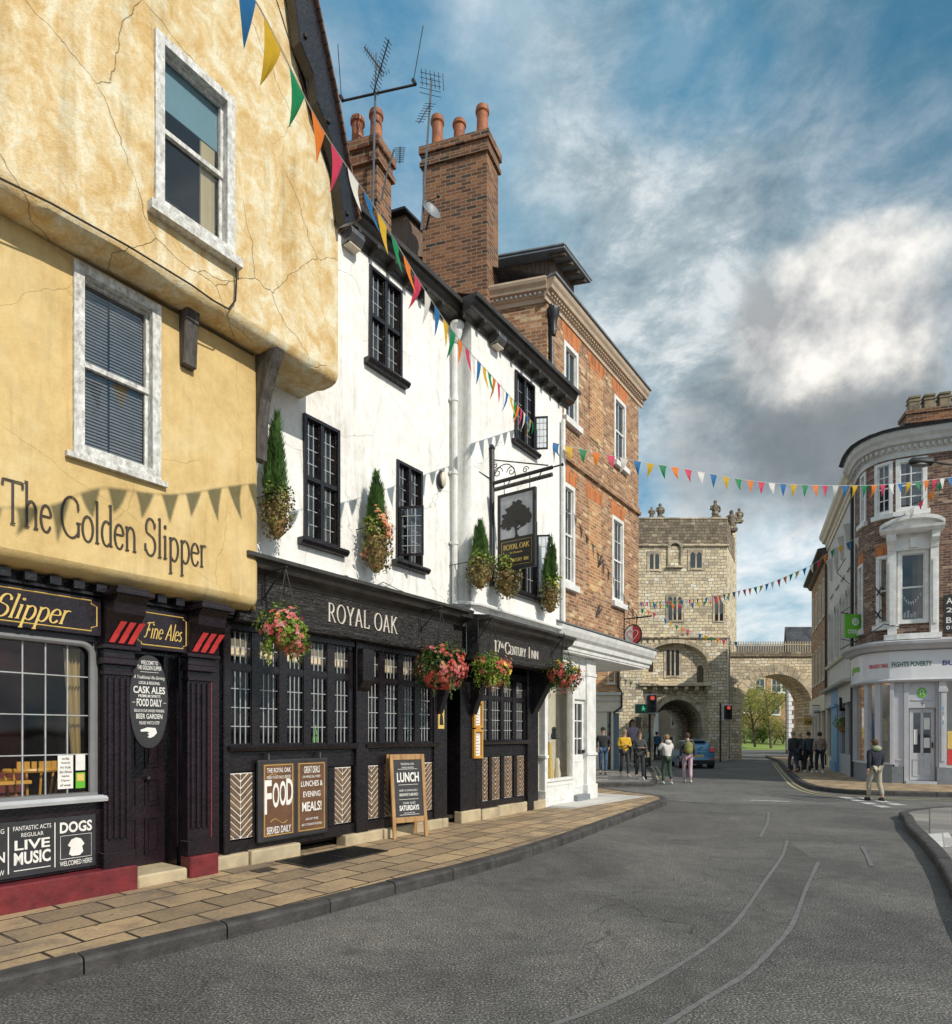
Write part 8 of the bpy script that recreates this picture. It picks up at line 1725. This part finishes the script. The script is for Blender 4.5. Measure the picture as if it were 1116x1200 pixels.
for sx in (-1,1):
    b=MB(CF)
    for (y0,y1,zt0,zt1) in ((.45,.95,1.34,1.45),(1.02,1.7,1.45,1.46),(1.78,2.6,1.45,1.22)): 
        xx=lambda z:sx*(.80-(z-.94)/(1.46)*.55+.015); b.face([(xx(1.0),y0,1.0),(xx(1.0),y1+.08,1.0),(xx(zt1),y1,zt1-.03),(xx(zt0),y0+.05,zt0-.03)])
    b.build('side_window',M['dglass'],car,weld=False)
    b=MB(CF); b.prof([(-.0,.88),(.14,.88),(.30,1.12),(.16,1.10)],sx*.58,sx*.845); b.build('tail_light',M['brightred'],car,bev=.02)
    b=MB(CF); b.box(sx*.60,sx*.78,-.02,.05,.50,.58); b.build('reflector',M['brightred'],car)
    b=MB(CF); b.sph((sx*1.0,2.5,1.02),.10,.06,.08,8,6); b.build('wing_mirror',M['carpaint'],car)
    for yy in (.72,3.2):
        b=MB(CF); b.tube([(sx*.66,yy,.31),(sx*.91,yy,.31)],.31,18); w=b.build('wheel',M['rubber'],car); b=MB(CF); b.tube([(sx*.90,yy,.31),(sx*.92,yy,.31)],.20,12); b.build('rim',M['greymetal'],w)
b=MB(CF); b.box(-.80,.80,-.06,.10,.26,.46); b.build('bumper',M['rubber'],car,bev=.03)
b=MB(CF); b.box(-.26,.26,-.015,.02,.62,.73); b.build('number_plate',M['gold'],car); b=MB(CF); b.prof([(.46,1.46),(.72,1.52),(.74,1.55),(.40,1.48)],-.5,.5); b.build('roof_spoiler',M['carpaint'],car)
b=MB(CF); b.sph((0,.02,.86),.05,.02,.05,8,6); b.build('badge',M['greymetal'],car)
# ================================================================ bunting
def cat(pts,n):
    Q=[]; m=len(pts)-1
    for i in range(m):
        p0=pts[max(i-1,0)];p1=pts[i];p2=pts[i+1];p3=pts[min(i+2,m)]
        for k in range(n): t=k/n; Q.append(.5*((2*p1)+(p2-p0)*t+(2*p0-5*p1+4*p2-p3)*t*t+(3*p1-p0-3*p2+p3)*t**3))
    return Q+[pts[-1]]
def bunting(label,pts,sp=.33,w=.19,h=.30,c0=0,seed=1,first=.1):
    rng=random.Random(seed); Q=cat([Vector(p) for p in pts],12); t=thing('bunting',label,'bunting',Q[0],0,'strings of bunting across the street')
    b=MB(); b.tube([tuple(q) for q in Q],.005,4); b.build('cord',M['signwhite'],t)
    T=[0]
    for p,q in zip(Q,Q[1:]): T.append(T[-1]+(q-p).length)
    def at(s_):
        i=0
        while i<len(T)-2 and s_>T[i+1]: i+=1
        return Q[i].lerp(Q[i+1],(s_-T[i])/(T[i+1]-T[i]))
    s_=first;k=c0
    while s_+w<T[-1]:
        a,c=at(s_),at(s_+w); d=(c-a).normalized(); side=Vector((d.y,-d.x,0)).normalized(); sw=side*rng.uniform(-.10,.10)+d*rng.uniform(-.06,.06); tw=rng.uniform(-.25,.25)
        mid=(a+c)/2; b=MB(); b.sm=True; n=5; rows=[]
        for j in range(n+1):
            u=j/n; wd=w*(1-u)/2; ctr=mid+Vector((0,0,-h*u))+sw*u*u; dd=(d+side*tw*u).normalized(); bulge=side*.02*math.sin(PI*u)
            rows.append((ctr-dd*wd,ctr+bulge,ctr+dd*wd))
        for A,B in zip(rows,rows[1:]):
            b.face([A[0],A[1],B[1],B[0]],raw=True,uv=[(0,0)]*4); b.face([A[1],A[2],B[2],B[1]],raw=True,uv=[(0,0)]*4)
        b.build('pennant',M['flag%d'%(k%6)],t); s_+=sp*rng.uniform(.93,1.06); k+=1
def PL(x,y,P,E):
    "point on the vertical plane through plan line P-E seen at x,y"
    k=(x-CX)/FOC; Y=(P[0]-P[1]*((E[0]-P[0])/(E[1]-P[1])))/(k-(E[0]-P[0])/(E[1]-P[1])); return AT(x,y,Y)
A_=(-1.307,3.80); E_=(1.25,12.7)
s1=[Vector((A_[0]-.36,A_[1]-1.3,5.80)),Vector((A_[0]-.14,A_[1]-.5,5.79))]+[PL(x,y,A_,E_) for x,y in ((300,2),(375,146),(442,247),(495,335),(537,396),(585,450),(636,508))]
bunting('long string of large coloured pennants passing in front of both inns',s1,.285,.19,.30,2,1,.05)
E2=(12.9,17.2); A2=(1.3,12.7)
s2=[PL(x,y,A2,E2) for x,y in ((640,516),(665,523),(690,528),(745,540),(800,549),(870,562),(932,568),(1000,569),(1050,567),(1110,560),(1135,556))]
bunting('string of coloured pennants crossing the sky from the white bay to the corner shop',s2,.335,.20,.30,0,2)
A3=(13.2,18.2); E3=(8.2,36.8)
s3=[PL(x,y,A3,E3) for x,y in ((1109,558),(1090,578),(1066,598),(1040,614),(1010,628),(975,645),(955,660),(925,674),(897,685),(868,692),(830,700),(790,704),(750,706))]
bunting('string of coloured pennants sloping down from the corner shop to the gate tower',s3,.33,.20,.30,2,3)
Y4=36.5
bunting('string of small pennants across the gate tower, sloping down to the right',[AT(x,y,Y4) for x,y in ((742,711),(765,717),(790,731),(815,741),(840,748),(866,753))],.36,.22,.32,1,4)
bunting('string of small pennants across the gate tower, just above the sloping one',[AT(x,y,Y4+.8) for x,y in ((742,703),(775,708),(810,707),(840,702),(862,696))],.36,.22,.32,3,5)
